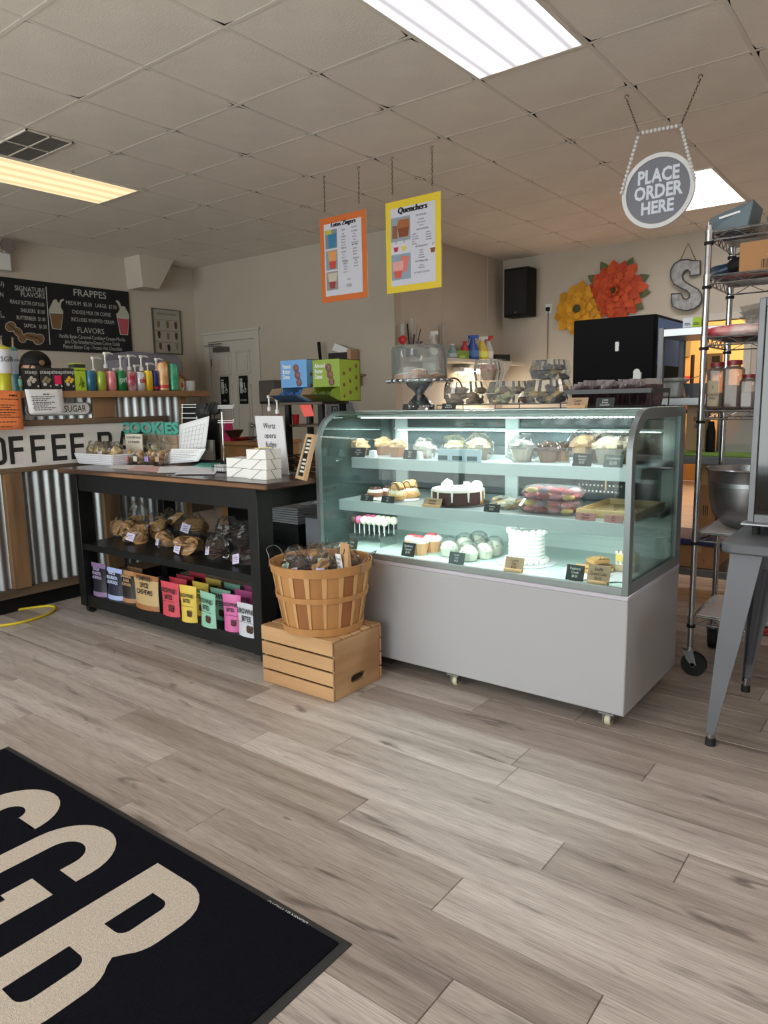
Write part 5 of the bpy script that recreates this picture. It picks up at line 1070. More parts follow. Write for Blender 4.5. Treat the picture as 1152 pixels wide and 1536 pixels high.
# ================= DISPLAY CASE =================
CX0, CX1, CY0, CY1 = -2.40, -.86, 2.57, 3.23; CB, CT_ = .525, 1.215
WM = mat('case_white_metal', (168, 167, 171), .3, 0, spec=.4); GF = mat('case_grey_frame', (120, 126, 128), .35, .5); WI = mat('case_white_inside', (226, 236, 234), .4)
case = thing('display_case', 'white curved glass refrigerated bakery display case on small casters', 'display case', ((CX0+CX1)/2, 2.9, 0))
def Cb(b, name, m, par=None, **k): return b.build(name, m, par or case, world=True, **k)
Cb(MB().cbx(CX0, CX1, CY0, CY1, .062, CB, .004), 'base_cabinet', WM)
Cb(MB().cbx(CX0-.002, CX1+.002, CY0-.004, CY1, CB-.012, CB+.006, .003), 'base_trim', mat('base_trim_lilac', (196, 192, 204), .3, .3))
for (x, y) in [(-.93, 2.60), (-1.62, 2.60), (-2.30, 2.60), (-.93, 3.17), (-2.30, 3.17)]:
    p = MB().bx(x-.03, x+.03, y-.03, y+.03, .055, .062).bx(x-.016, x-.012, y-.02, y+.02, .02, .055).bx(x+.012, x+.016, y-.02, y+.02, .02, .055); c = Cb(p, 'caster', STEEL)
    Cb(MB().tube([(x-.011, y+.01, .026), (x+.011, y+.01, .026)], .026, 18), 'wheel', mat('cream_wheel', (196, 190, 160), .5), c)
def prof(o=0, zb=CB+.006):
    "outline of the end frame in Y and Z; o shrinks it"
    r_ = .17-o; cy, cz = CY0+.17, CT_-.17
    pts = [(CY1-o, zb+o), (CY0+o, zb+o)]+[(cy-r_*math.cos(R(a)), cz+r_*math.sin(R(a))) for a in range(0, 91, 9)]+[(CY1-o, CT_-o)]
    return pts
def ring_prism(x0, x1, o0, o1, back=0):
    A, Bp = prof(o0), prof(o1)
    if back: Bp[0] = (Bp[0][0]-back, Bp[0][1]); Bp[-1] = (Bp[-1][0]-back, Bp[-1][1])
    n = len(A); b = MB(); vs = [(x0, y, z) for y, z in A]+[(x0, y, z) for y, z in Bp]+[(x1, y, z) for y, z in A]+[(x1, y, z) for y, z in Bp]
    fs = []
    for k in range(n):
        k2 = (k+1) % n; fs += [(k, k2, n+k2, n+k), (2*n+k, 3*n+k, 3*n+k2, 2*n+k2), (k, 2*n+k, 2*n+k2, k2), (n+k, n+k2, 3*n+k2, 3*n+k)]
    return b.add(vs, fs)
Cb(ring_prism(CX1-.022, CX1, 0, .040, .03), 'end_frame', GF); Cb(ring_prism(CX0, CX0+.022, 0, .022, .03), 'end_frame', GF)
A = prof(.04); A[0] = (A[0][0]-.03, A[0][1]); A[-1] = (A[-1][0]-.03, A[-1][1]); Cb(MB().prism(A, CX1-.012, CX1-.007, 'YZ'), 'end_glass', GLASS)
A = prof(.022); A[0] = (A[0][0]-.03, A[0][1]); A[-1] = (A[-1][0]-.03, A[-1][1]); Cb(MB().prism(A, CX0+.007, CX0+.012, 'YZ'), 'end_glass', clear('case_glass_side_haze', (214, 232, 228), 1.6, .01, .14, 1.45, (150, 170, 168)))  # pale haze painted into this pane stands in for reflections of the case interior
# curved front glass, single sheet with thickness
fr = prof(.004)[1:-1]; fr = fr+[(2.86, CT_-.004)]
b = MB(); n = len(fr); xs = (CX0+.022, CX1-.022)
b.add([(x, y, z) for y, z in fr for x in xs], [(2*i, 2*i+1, 2*i+3, 2*i+2) for i in range(n-1)])
Cb(b, 'front_glass', GLASS, fix=True)
Cb(MB().bx(CX0+.022, CX1-.022, CY0+.0, CY0+.016, CB+.006, CB+.034), 'front_rail', mat('rail_grey', (150, 158, 158), .3, .6), bev=.002)
Cb(MB().bx(CX0+.022, CX1-.022, 2.855, CY1, CT_-.02, CT_), 'top_panel', mat('top_panel_grey', (176, 186, 186), .25, .3), bev=.002)
Cb(MB().bx(CX0+.024, CX1-.024, CY0+.02, CY1-.03, CB+.004, CB+.022), 'deck', mat('deck_mint', (212, 232, 226), .35))
# back wall: sliding glass doors with white stiles
b = MB(); Z0, Z1 = .70, 1.17
b.bx(CX0+.022, CX1-.022, CY1-.03, CY1-.012, CB+.02, Z0)
for k in range(4): b.bx(CX0+.03, CX1-.03, CY1-.034, CY1-.03, CB+.05+k*.035, CB+.053+k*.035)
Cb(b, 'back_panel', WI)
for x0, x1 in [(CX0+.022, CX0+.10), (-1.70, -1.63), (CX1-.08, CX1-.022)]: Cb(MB().bx(x0, x1, CY1-.035, CY1-.008, Z0, Z1), 'door_stile', WI, bev=.002)
Cb(MB().bx(CX0+.022, CX1-.022, CY1-.035, CY1-.008, Z1, CT_-.02), 'door_head_rail', WI); Cb(MB().bx(CX0+.10, CX1-.08, CY1-.033, CY1-.010, Z0, Z0+.03), 'door_sill', WI)
Cb(MB().bx(CX0+.10, -1.70, CY1-.024, CY1-.020, Z0+.03, Z1), 'sliding_glass', clear('smoky_glass_haze', (150, 160, 164), 1.0, .02, .22, 1.45, (150, 166, 170))); Cb(MB().bx(-1.63, CX1-.08, CY1-.020, CY1-.016, Z0+.03, Z1), 'sliding_glass', clear('smoky_glass_haze', (150, 160, 164), 1.0, .02, .22, 1.45, (150, 166, 170)))  # pale haze painted into the smoked glass brightens the dark doors
S1Z, S2Z, DZ = .985, .785, CB+.0225
SHM = mat('shelf_white_metal', (172, 182, 184), .3, .2)
for (y0, z) in [(2.76, S1Z), (2.655, S2Z)]:
    s = Cb(MB().bx(CX0+.07, CX1-.03, y0, 3.19, z-.006, z).bx(CX0+.07, CX1-.03, y0, y0+.012, z-.052, z-.004), 'shelf', SHM, bev=.001)
    Cb(MB().bx(CX0+.04, CX0+.07, 3.0, 3.19, z-.03, z-.006).bx(CX1-.03, CX1-.024, 3.0, 3.19, z-.03, z-.006), 'shelf_bracket', STEEL, s)
LEDM = mat('led_strip_light', (240, 255, 252), .5, emit=14)
def led(y, z, power):
    h_ = Cb(MB().bx(CX0+.06, CX1-.06, y-.012, y+.012, z, z+.010), 'light_housing', WI)
    b = MB()
    for k in range(70): x = CX0+.08+k*.0199; b.bx(x, x+.010, y-.007, y+.007, z-.004, z)
    o = Cb(b, 'led', LEDM, h_); o['kind'] = 'stuff'
    a = area('case_led_lamp', ((CX0+CX1)/2, y, z-.008), (0, 0, 0), CX1-CX0-.16, .02, power, (.95, 1, .985)); return a
led(2.84, CT_-.034, 3.3); led(2.80, S1Z-.022, 1.6); led(2.69, S2Z-.022, 1.4)
led(3.15, 1.108, 1.6)
# ---- price tags ----
TAGB = mat('tag_black', (30, 34, 34), .6); TAGK = mat('tag_kraft', (160, 134, 106), .7); TAGP = mat('tag_rose', (170, 120, 116), .6)
def ptag(x0, x1, ytop, Y, z, words, lb, m=TAGB, ink=CHALK, rz=0, group='handwritten price tags in the display case', lean=.3, wx=.7):
    a, c = P(x0, ytop, 'Y', Y), P(x1, ytop, 'Y', Y); w_ = c.x-a.x; h = min(max(a.z-z, .03), .075)
    t = thing('price_tag', lb, 'price tag', ((a.x+c.x)/2, Y, z), rz, group)
    q = MB(); q.T = Matrix.Rotation(-lean, 4, 'X'); q.cbx(-w_/2, w_/2, 0, .003, .001, h, .001); q.build('card', m, t)
    nl = words.count('\n')+1
    text(words, t, (0, -.0008+math.sin(lean)*h*.5, math.cos(lean)*h*.53), h*.72/nl, ink, (( 1, 0, 0), (0, math.sin(lean), math.cos(lean))), bold=.005, wx=wx)
    if m is TAGK: MB().cbx(-w_*.45, w_*.45, -.012, .012, 0, .012, .001).build('wood_foot', mat('tag_foot', (196, 154, 112), .6), t)
    else: MB().bx(-w_*.2, w_*.2, .002, .025, 0, .002).build('foot', m, t)
    return t
# ---- pastry builders ----
CASEG = 'baked goods'
def muffin(x, y, Y, z, r_, wrap, top, lb, sd=0, peak=1, name='muffin', cat='muffin', group=None, wrapped=False, h=None, sprinkle=None):
    p = P(x, y, 'Y', Y); h = h or r_*1.15
    t = thing(name, lb, cat, (p.x, Y, z), 0, group)
    MB().lathe([(r_*.70, 0), (r_*.98, h)], 26, rip=.035).build('wrapper', mat('wr'+str(wrap), wrap, .6), t)
    b = MB(); b.ball((0, 0, h), r_*1.12, 18, sz=.72*peak, jit=.35, seed=sd, low=-.1)
    if peak > 1: b.ball((r_*.1, 0, h+r_*.6), r_*.62, 12, jit=.5, seed=sd+3, sz=.8)
    b.build('top', mat('tp'+str(top), top, .8, var=.18, scale=60, bump=.6, bscale=90), t)
    if sprinkle:
        rnd = random.Random(sd); q = MB()
        for k in range(26):
            a = rnd.uniform(0, 6.28); e = rnd.uniform(.2, 1.4); v = Vector((math.cos(a)*math.cos(e), math.sin(a)*math.cos(e), math.sin(e)*.72*peak))*r_*1.14+Vector((0, 0, h)); q.ball(v, r_*.07, 5)
        q.build('sprinkles', mat('sp'+str(sprinkle), sprinkle, .6), t)
    if wrapped:
        q = MB(); q.ball((0, 0, r_*.95), r_*1.45, 14, jit=.35, seed=sd+9, sz=.95, low=-.65); q.build('film', BAG, t, smooth=False)
    return t
def cur(x, y, Y, z): p = P(x, y, 'Y', Y); return Vector((p.x, Y, z))
PB = (166, 118, 84); CR_ = (206, 176, 140)
y1 = 2.86; g1 = 'muffins on the top shelf of the case'
for k, (x, Y, r_, wrap, top, pk, wr, lb) in enumerate([(541, 2.86, .040, (150, 104, 74), (200, 168, 130), 1.25, 0, 'crumb muffin in brown cup, leftmost on the top case shelf'), (574, 2.95, .042, (150, 104, 74), (196, 160, 120), 1.25, 0, 'peaked crumb muffin, second from left on the top shelf'), (596, 2.88, .044, (156, 108, 76), (184, 148, 110), 1, 0, 'broad crumb muffin, third from left on the top shelf'),
    (637, 2.87, .042, (206, 196, 188), (214, 206, 196), 1, 1, 'pale film wrapped muffin beside the striped label strip'), (683, 2.98, .046, (190, 176, 150), (222, 214, 178), .8, 1, 'flat pale lemon muffin behind the striped label strip'), (718, 2.90, .050, (166, 148, 128), (206, 190, 166), 1, 1, 'large film wrapped muffin right of the striped label strip'),
    (784, 2.89, .052, (196, 184, 172), (160, 156, 152), .9, 1, 'grey wrapped muffin left of the dark chocolate muffin'), (822, 2.90, .046, (120, 92, 72), (70, 54, 48), 1, 0, 'dark chocolate muffin with white drizzle'), (842, 2.99, .044, (176, 136, 96), (80, 62, 54), .9, 0, 'chocolate topped muffin in tan cup behind the dark one'),
    (878, 2.96, .060, (178, 142, 106), (180, 146, 112), 1, 1, 'film wrapped blueberry muffin above the blueberry tag'), (913, 2.93, .058, (180, 172, 160), (196, 182, 160), 1, 1, 'pale film wrapped muffin above the grey tag'), (944, 2.98, .056, (150, 132, 110), (190, 178, 160), 1, 1, 'wrapped muffin at the right end of the top shelf'), (962, 3.08, .05, (150, 130, 110), (180, 164, 140), 1, 1, 'wrapped muffin seen through the end glass')]):
    muffin(x, 690, Y, S1Z, r_, wrap, top, lb, k, pk, group=g1, wrapped=bool(wr), sprinkle=(225, 222, 215) if k in (7, 8) else None)
ptag(526, 546, 671, 2.775, S1Z, 'Pumpkin\ncream cheese\n$3.50', 'black price tag before the leftmost crumb muffin')
ptag(604, 623, 674, 2.775, S1Z, 'Banana\nNut\n$3.00', 'black price tag between broad crumb and pale muffins')
ptag(858, 887, 679, 2.775, S1Z, 'Blueberry\nStreusel\n$2.00', 'black price tag for blueberry at the right of the top shelf')
ptag(905, 934, 681, 2.775, S1Z, 'Strawberry\n$2.00', 'greyish price tag at the right end of the top shelf', m=mat('tag_grey', (84, 92, 90), .6))
t = thing('label_strip', 'strip of three blue and white labels on the top case shelf', 'price tag', tuple(cur(690, 690, 2.775, S1Z))); a, c = P(656, 673, 'Y', 2.775), P(722, 673, 'Y', 2.775)
MB().cbx(a.x, c.x, 2.775, 2.779, S1Z, a.z, .001).build('card', mat('strip_blue', (176, 196, 210), .5), t, world=True)
for k in range(3):
    x0 = a.x+(c.x-a.x)*k/3; MB().bx(x0+.004, x0+.055, 2.7735, 2.775, S1Z+.004, S1Z+.024).build('label_block', mat('strip_teal', (34, 74, 78), .6), t, world=True)
for k, x in enumerate((558, 626)):
    p = cur(x, 690, 2.79, S1Z); t = thing('tent_card', ['white folded card between the first two crumb muffins', 'white folded card beside the pale wrapped muffin'][k], 'card', tuple(p)); MB().prism([(-.022, 0), (.022, 0), (.014, .035), (-.014, .035)], 0, .02).build('card', WHITEP, t)
# trays on top shelf
for k, (x0, x1, lb) in enumerate([(530, 650, 'flat clear tray under the crumb muffins'), (650, 770, 'flat clear tray under the striped labels'), (860, 950, 'flat steel tray at the right of the top shelf')]): pass
# middle shelf
g2 = 'pastries on the middle shelf'
for k, (x, Y, lb) in enumerate([(563, 2.80, 'chocolate tart with white filling beside the left middle tags'), (585, 2.88, 'chocolate tart behind the cream puffs')]):
    p = cur(x, 750, Y, S2Z+.004); t = thing('tart', lb, 'tart', tuple(p), 0, g2)
    MB().lathe([(.034, 0), (.042, .022), (.040, .024)], 24, rip=.02).build('shell', mat('tart_shell', (150, 104, 78), .7), t); MB().lathe([(.040, .024), (.034, .036), (.001, .040)], 20).build('filling', mat('tart_cream', (226, 214, 204), .5), t)
    q = MB()
    for i in range(9): q.ball((.022*math.cos(i*.7), .022*math.sin(i*.7), .040), .008, 6, jit=.5, seed=i)
    q.build('chocolate_bits', mat('choc_bits', (84, 50, 40), .5), t)
def puff(x, Y, lb, sd, r_=.045):
    p = cur(x, 750, Y, S2Z+.004); t = thing('cream_puff', lb, 'cream puff', tuple(p), 0, g2)
    MB().ball((0, 0, .018), r_, 16, sz=.6, jit=.2, seed=sd, low=-.5).build('base', mat('choux', (214, 168, 110), .7, bump=.3), t)
    MB().lathe([(r_*.9, .02), (r_*.85, .04), (r_*.5, .055), (.001, .058)], 18, rip=.04).build('cream', mat('custard', (236, 224, 196), .5), t)
    MB().ball((0, 0, .062), r_*.72, 14, sz=.75, jit=.35, seed=sd+2).build('lid', mat('choux', (214, 168, 110), .7), t)
    q = MB()
    for k in range(6): a = -.6+.25*k; q.tube(smooth_path([Vector((-.028, -.034+.012*k, .045)), Vector((-.01, -.03+.012*k, .077)), Vector((.012, -.03+.012*k, .080)), Vector((.032, -.034+.012*k, .05))], 3), .0022, 5)
    q.build('chocolate_drizzle', mat('drizzle', (80, 48, 36), .4), t)
puff(596, 2.755, 'cream puff with chocolate drizzle, nearer of the two', 1); puff(615, 2.86, 'cream puff with chocolate drizzle, farther of the two', 2, .05)
t = thing('paper_tray', 'white oval tray under the cream puffs and tarts', 'tray', tuple(cur(590, 755, 2.80, S2Z))); MB().lathe([(.13, 0), (.135, .003), (.13, .0035), (.001, .003)], 30, sx=1.05, sy=.75).build('tray_body', WHITEP, t)
ptag(540, 559, 742, 2.67, S2Z, 'Chocolate\nTart\n$4.25', 'black price tag before the chocolate tarts'); ptag(571, 590, 743, 2.67, S2Z, 'Cream\nPuff\n$3.00', 'black price tag before the nearer cream puff')
# sliced cake ring
p = cur(687, 760, 2.82, S2Z); t = thing('sliced_cake', 'dark sliced cake with white frosting and orange slices on a steel plate', 'cake', tuple(p))
MB().lathe([(.145, 0), (.15, .004), (.145, .005), (.001, .004)], 32).build('plate', STEEL, t)
rc = .118; cols = [(74, 48, 46)]*5+[(206, 146, 78)]*2+[(74, 48, 46)]*3
for k in range(10):
    a0 = R(180+k*36+.8); a1 = R(180+(k+1)*36-.8)
    poly = [(0+.004*math.cos((a0+a1)/2), .004*math.sin((a0+a1)/2))]+[(rc*math.cos(a0+(a1-a0)*i/5), rc*math.sin(a0+(a1-a0)*i/5)) for i in range(6)]
    s_ = MB().prism(poly, .006, .062, 'XY').build('slice', mat('cake%d' % cols[k][0], cols[k], .75, bump=.3), t); MB().prism([(x*1.01, y*1.01) for x, y in poly], .062, .073, 'XY').build('frosting', mat('white_frosting', (240, 234, 224), .5), s_)
    MB().tube([(rc*math.cos(a0), rc*math.sin(a0), .07), (rc*1.02*math.cos(a0), rc*1.02*math.sin(a0), .04), (rc*1.02*math.cos(a0), rc*1.02*math.sin(a0), .02)], [.006, .004, .003], 6).build('drip', mat('white_frosting', (240, 234, 224), .5), s_)
for (dx, dy) in [(-.07, .02), (.06, -.02), (.085, .03)]: MB().ball((dx, dy, .085), .028, 12, sz=.75, jit=.5, seed=int(dx*100)).build('cream_rosette', mat('white_frosting', (240, 234, 224), .5), t)
ptag(634, 661, 746, 2.665, S2Z, 'Chocolate\nPumpkin', 'kraft price tag before the dark sliced cake', m=TAGK, ink=INK); ptag(725, 749, 755, 2.668, S2Z, 'Tiramisu\n$3.25', 'black price tag beside the sliced cake')
# clamshells
CLM = clear('clamshell_plastic', (244, 247, 247), 1.0, .05, .10, 1.55)
def clam(loc, w_, d, h, lb, fill=None, group='clear clamshell boxes', n=8, ribs=True, sd=0, cat='box'):
    t = thing('clamshell_box', lb, cat, loc, 0, group)
    hb = h*.45; q = MB()
    def shell(z0, z1, s0, s1, closed_top):
        vs = []; N = 36
        for (z, s) in ((z0, s0), (z1, s1)):
            for k in range(N):
                a = 2*math.pi*k/N; c_, s_ = math.cos(a), math.sin(a); m_ = max(abs(c_), abs(s_)); e = 1/m_ if m_ > .0 else 1; e = min(e, 1.25)
                rr = (1+(.035 if k % 2 else -.035) if ribs else 1)*s
                vs.append((c_*e*w_/2*rr*.98, s_*e*d/2*rr*.98, z))
        f_ = [(k, (k+1) % N, N+(k+1) % N, N+k) for k in range(N)]; f_.append(tuple(range(N)) if not closed_top else tuple(N+k for k in range(N))); return vs, f_
    q.add(*shell(.001, hb, .86, 1, False)); q.build('base', CLM, t, smooth=False, fix=False)
    q = MB(); q.add(*shell(hb+.002, h, 1, .84, True)); q.build('lid', CLM, t, smooth=False, fix=False)
    if fill: fill(t, w_, d, h, sd)
    return t
def fill_cookies(c1, c2):
    def f(t, w_, d, h, sd):
        rnd = random.Random(sd)
        for k in range(14):
            b = MB(); b.T = Matrix.Translation((rnd.uniform(-.34, .34)*w_, rnd.uniform(-.3, .3)*d, h*(.14+.30*(k % 3)/1.3))) @ Matrix.Rotation(rnd.uniform(-.5, .5), 4, 'Y'); b.ball((0, 0, 0), min(w_, d)*.17, 9, sz=.5, jit=.5, seed=k+sd); b.build('treat', mat('tr'+str(c1 if k % 2 else c2), c1 if k % 2 else c2, .7, bump=.4), t)
    return f
clam(tuple(cur(764, 770, 2.80, S2Z)), .15, .14, .05, 'clear box of iced crumb slices between tiramisu tag and pink cookies', fill_cookies((206, 170, 120), (222, 210, 190)), sd=2)
def fill_pink(t, w_, d, h, sd):
    cols = [(216, 120, 130), (176, 60, 70), (222, 150, 160), (226, 196, 120), (150, 120, 140), (206, 90, 100)]; 
    for lay in range(2):
        for i in range(4):
            for j_ in range(2): MB().ball((-w_*.33+w_*.22*i, -d*.2+d*.4*j_, h*(.2+.45*lay)), w_*.105, 10, sz=.5).build('cookie', mat('mac%d' % ((i+j_*2+lay*3) % 6), cols[(i+j_*2+lay*3) % 6], .6), t)
clam(tuple(cur(827, 778, 2.80, S2Z)), .255, .17, .058, 'lower clear box of pink and red sandwich cookies', fill_pink, sd=5, ribs=False); clam(tuple(cur(829, 778, 2.80, S2Z+.060)), .25, .16, .05, 'upper clear box of pink and red sandwich cookies', fill_pink, sd=6, ribs=False)
ptag(863, 893, 768, 2.668, S2Z, 'Chocolate\nHalloween', 'rose framed white tag left of the tan tray', m=TAGP, ink=INK); ptag(906, 934, 772, 2.668, S2Z, 'Maple\nHot cocoa\nSmores', 'rose framed white tag at the right end of the middle shelf', m=TAGP, ink=INK)
for x in (878, 919):
    q = MB(); p = cur(x, 775, 2.666, S2Z+.03); q.cbx(p.x-.036, p.x+.036, 2.6665, 2.668, S2Z+.012, S2Z+.05, .001)
TT = mat('tan_tray', (206, 178, 134), .6)
t = thing('bakery_tray', 'empty tan shallow tray at the right of the middle shelf', 'tray', (-1.02, 2.92, S2Z))
b = MB(); b.bx(-.12, .12, -.17, .20, 0, .006).bx(-.12, -.114, -.17, .20, .006, .03).bx(.114, .12, -.17, .20, .006, .03).bx(-.114, .114, -.17, -.164, .006, .03).bx(-.114, .114, .194, .20, .006, .03); b.build('tray_body', TT, t)
t = thing('acrylic_bin', 'clear acrylic bin with perforated lid behind the tan tray', 'bin', (-1.14, 3.04, S2Z)); b = MB(); b.bx(-.12, .10, .1, .103, 0, .12).bx(-.12, -.117, -.13, .1, 0, .12).bx(.097, .1, -.13, .1, 0, .12).add([(-.12, -.13, .06), (.1, -.13, .06), (.1, .1, .13), (-.12, .1, .13)], [(0, 1, 2, 3)]); b.build('bin_body', CLEAR, t, fix=False)
q = MB(); 
for i in range(12):
    for j_ in range(3): q.ball((-.10+.017*i, -.08+.06*j_, .078+.018*j_), .004, 5)
tag(q.build('perforation', WHITEPL, t), kind='stuff'); MB().tube([(.03, -.05, .08), (.03, -.05, .13), (.06, -.05, .13)], .004, 6).build('knob', mat('brass_knob', (196, 170, 120), .4), t)
# low deck
p = cur(560, 815, 2.80, DZ); t = thing('cake_pop_stand', 'clear stand of dipped cake pops at the left of the case deck', 'stand', tuple(p))
MB().bx(-.10, .10, -.07, .07, .045, .049).bx(-.10, -.097, -.07, .07, 0, .045).bx(.097, .10, -.07, .07, 0, .045).build('stand_body', CLEAR, t)
pi = 0
for i in range(7):
    for j_ in range(2):
        p2 = Vector((p.x-.095+.032*i+.012*j_, p.y-.03+.06*j_, DZ)); c_ = [(90, 60, 54), (226, 108, 150), (236, 230, 210)][0 if i == 0 else (1 if i == 1 or (i == 2 and j_ == 1) else 2)]
        tt = thing('cake_pop', {0: 'brown dipped cake pop at the left of the stand', 1: 'pink dipped cake pop in the clear stand', 2: 'cream dipped cake pop in the clear stand'}[0 if i == 0 else (1 if c_[0] == 226 else 2)], 'cake pop', tuple(p2), 0, {0: 'brown cake pops', 1: 'pink cake pops', 2: 'cream cake pops'}[0 if i == 0 else (1 if c_[0] == 226 else 2)])
        MB().tube([(0, 0, .052), (0, 0, .110)], .0022, 6).build('stick', WHITEPL, tt); MB().ball((0, 0, .122), .021, 12, jit=.12, seed=i).build('ball', mat('pop%d' % c_[0], c_, .35), tt)
ptag(519, 534, 808, 2.63, DZ, 'Cake\nPops', 'olive price tag before the cake pops, behind the bushel basket', m=mat('tag_olive', (66, 66, 50), .6)); 
for k, (x, Y, r_, lb) in enumerate([(619, 2.80, .038, 'orange cupcake with pink topped icing behind the tag'), (629, 2.72, .046, 'orange cupcake with strawberry icing, nearest the glass'), (649, 2.80, .046, 'orange cupcake with strawberry icing at the back right')]):
    p = cur(x, 825, Y, DZ); t = thing('cupcake', lb, 'cupcake', tuple(p), 0, 'strawberry cupcakes'); MB().lathe([(r_*.72, 0), (r_, r_*1.2)], 26, rip=.03).build('wrapper', mat('orange_cake', (230, 176, 132), .6), t)
    MB().lathe([(r_*1.02, r_*1.2), (r_*1.0, r_*1.5), (r_*.6, r_*1.75), (.001, r_*1.8)], 20, rip=.03).build('icing', mat('white_frosting', (240, 234, 224), .5), t)
    for i in range(3): MB().ball((r_*(-.3+.3*i), -r_*.1, r_*1.8), r_*.32, 8, sz=.5, jit=.4, seed=i).build('strawberry_piece', mat('strawberry', (200, 84, 90), .4), t)
ptag(601, 620, 813, 2.64, DZ, 'Strawberry\nCupcake\n$3.00', 'black price tag before the orange cupcakes')
for k, (x, Y) in enumerate([(674, 2.76), (697, 2.88), (703, 2.72), (726, 2.80), (741, 2.88), (718, 2.96)]):
    p = cur(x, 830, Y, DZ); t = thing('sprinkle_cup', ['clear cup of white sprinkled dessert, leftmost of the cups', 'sprinkled dessert cup behind the leftmost one', 'sprinkled dessert cup nearest the glass', 'sprinkled dessert cup right of the nearest one', 'sprinkled dessert cup at the right end of the cups', 'sprinkled dessert cup at the rear of the group'][k], 'dessert cup', tuple(p), 0, 'sprinkled dessert cups')
    MB().lathe([(.036, .001), (.046, .045), (.047, .047)], 20, caps=False).build('cup_body', CLEAR, t); MB().lathe([(.001, .003), (.035, .003), (.043, .038), (.030, .058), (.012, .07), (.001, .07)], 20, rip=.03).build('cream', mat('ivory_cream', (240, 236, 220), .6), t)
    q = MB(); rnd = random.Random(k)
    for i in range(40): a = rnd.uniform(0, 6.28); r2 = rnd.uniform(.006, .038); q.ball((r2*math.cos(a), r2*math.sin(a), .071-r2*.75+.004), .0026, 5)
    q.build('sprinkles', mat('mixed_sprinkle', (150, 110, 90), .6), t); MB().lathe([(.047, .047), (.040, .075), (.018, .088), (.001, .09)], 18, caps=False).build('dome_lid', CLEAR, t)
ptag(672, 695, 827, 2.625, DZ, 'Funfetti\nTrifle\n$4.25', 'dark slate price tag before the dessert cups', m=mat('tag_slate', (66, 76, 78), .6))
# layer cake
p = cur(790, 838, 2.83, DZ); t = thing('layer_cake', 'tall white piped layer cake on a round board', 'cake', tuple(p)); MB().lathe([(.13, 0), (.133, .004), (.001, .005)], 32, rip=.02).build('board', WHITEP, t)
WF = mat('snow_frosting', (244, 246, 242), .5)
for k in range(8): MB().lathe([(.076, .006+k*.0165), (.080, .010+k*.0165), (.080, .018+k*.0165), (.074, .0215+k*.0165)], 28, rip=.01).build('piped_layer', WF, t)
q = MB()
for k in range(16): a = 2*math.pi*k/16; q.ball((.078*math.cos(a), .078*math.sin(a), .142), .014, 8, jit=.3, seed=k)
for k in range(20): a = 2*math.pi*k/20; q.ball((.086*math.cos(a), .086*math.sin(a), .014), .013, 8, jit=.3, seed=k)
q.build('piped_border', WF, t)
ptag(756, 784, 834, 2.64, DZ, 'Coconut\nCake\n$4.00', 'kraft price tag before the white layer cake', m=TAGK, ink=INK)
t = thing('doily_plate', 'white lace doily plate at the right of the case deck', 'plate', (-1.04, 2.82, DZ)); MB().lathe([(.15, 0), (.165, .004), (.16, .005), (.001, .004)], 40, rip=.02).build('plate_body', WHITEP, t)
for k, (dx, dy, dz) in enumerate([(-.08, -.04, 0), (-.01, .02, 0), (-.06, .05, 0), (-.03, -.0, .034), (.0, -.07, 0)]):
    t = thing('crumb_bar', ['crumb bar at the left of the doily plate', 'crumb bar at the doily centre', 'crumb bar at the doily rear', 'crumb bar resting on top of the others', 'crumb bar nearest the glass on the doily'][k], 'crumb bar', (-1.04+dx, 2.82+dy, DZ+.006+dz), .3*k, 'raspberry crumb bars')
    MB().cbx(-.038, .038, -.03, .03, 0, .016, .003).build('base', mat('bar_base', (206, 160, 100), .7), t); MB().grid(lambda u, v: Vector(((u-.5)*.074, (v-.5)*.058, .017+.012*abs(noise.noise(Vector((u*6+k, v*6, 1)))))), 10, 8).build('crumb_top', mat('crumb', (218, 174, 112), .8, bump=.6, bscale=120), t, fix=False)
for k, (dx, dy, dz, lb) in enumerate([(.07, .06, .0, 'white iced cake slice under the yellow one'), (.07, .06, .042, 'yellow lemon cake slice with piped top at the case right end')]):
    t = thing('cake_slice', lb, 'cake slice', (-1.04+dx, 2.82+dy, DZ+.006+dz), 0, 'square cake slices'); MB().cbx(-.04, .04, -.03, .03, 0, .028, .002).build('sponge', mat('sl%d' % k, [(200, 180, 150), (228, 200, 110)][k], .7), t)
    q = MB(); q.bx(-.04, .04, -.03, .03, .028, .034)
    for i in range(5): q.ball((-.034+.017*i, -.026, .038), .008, 7)
    q.build('icing', mat('cream_icing', (234, 226, 206), .5), t)
ptag(848, 875, 846, 2.63, DZ, 'Raspberry\nCrumb\n$4.50', 'black price tag reading raspberry crumb'); ptag(880, 914, 846, 2.63, DZ, 'Shuffle\nCrunch Cake\n$4.50', 'kraft price tag at the right end of the case deck', m=TAGK, ink=INK)
# ---- on top of the case ----
TOPZ = CT_+.0005
p = P(630, 612, 'Y', 2.98); cs_ = thing('cake_stand', 'polished silver pedestal stand of pastries with clear dome', 'cake stand', (p.x, 2.98, TOPZ)); pz = P(627, 571, 'Y', 2.98).z-TOPZ
MB().lathe([(.075, 0), (.07, .02), (.05, .045), (.022, .075), (.03, .09), (.06, .115), (.075, .14), (.072, pz-.012), (.05, pz-.01)], 28).build('pedestal', CHROME, cs_); MB().lathe([(.05, pz-.012), (.155, pz-.008), (.162, pz+.006), (.156, pz+.006), (.15, pz), (.001, pz)], 36).build('plate', CHROME, cs_)
q = MB()
for k in range(24): a = 2*math.pi*k/24; q.ball((.16*math.cos(a), .16*math.sin(a), pz-.002), .009, 6)
for k in range(18): a = 2*math.pi*k/18; q.ball((.071*math.cos(a), .071*math.sin(a), .016), .007, 6)
q.build('beading', CHROME, cs_)
dh = P(627, 519, 'Y', 2.98).z-TOPZ
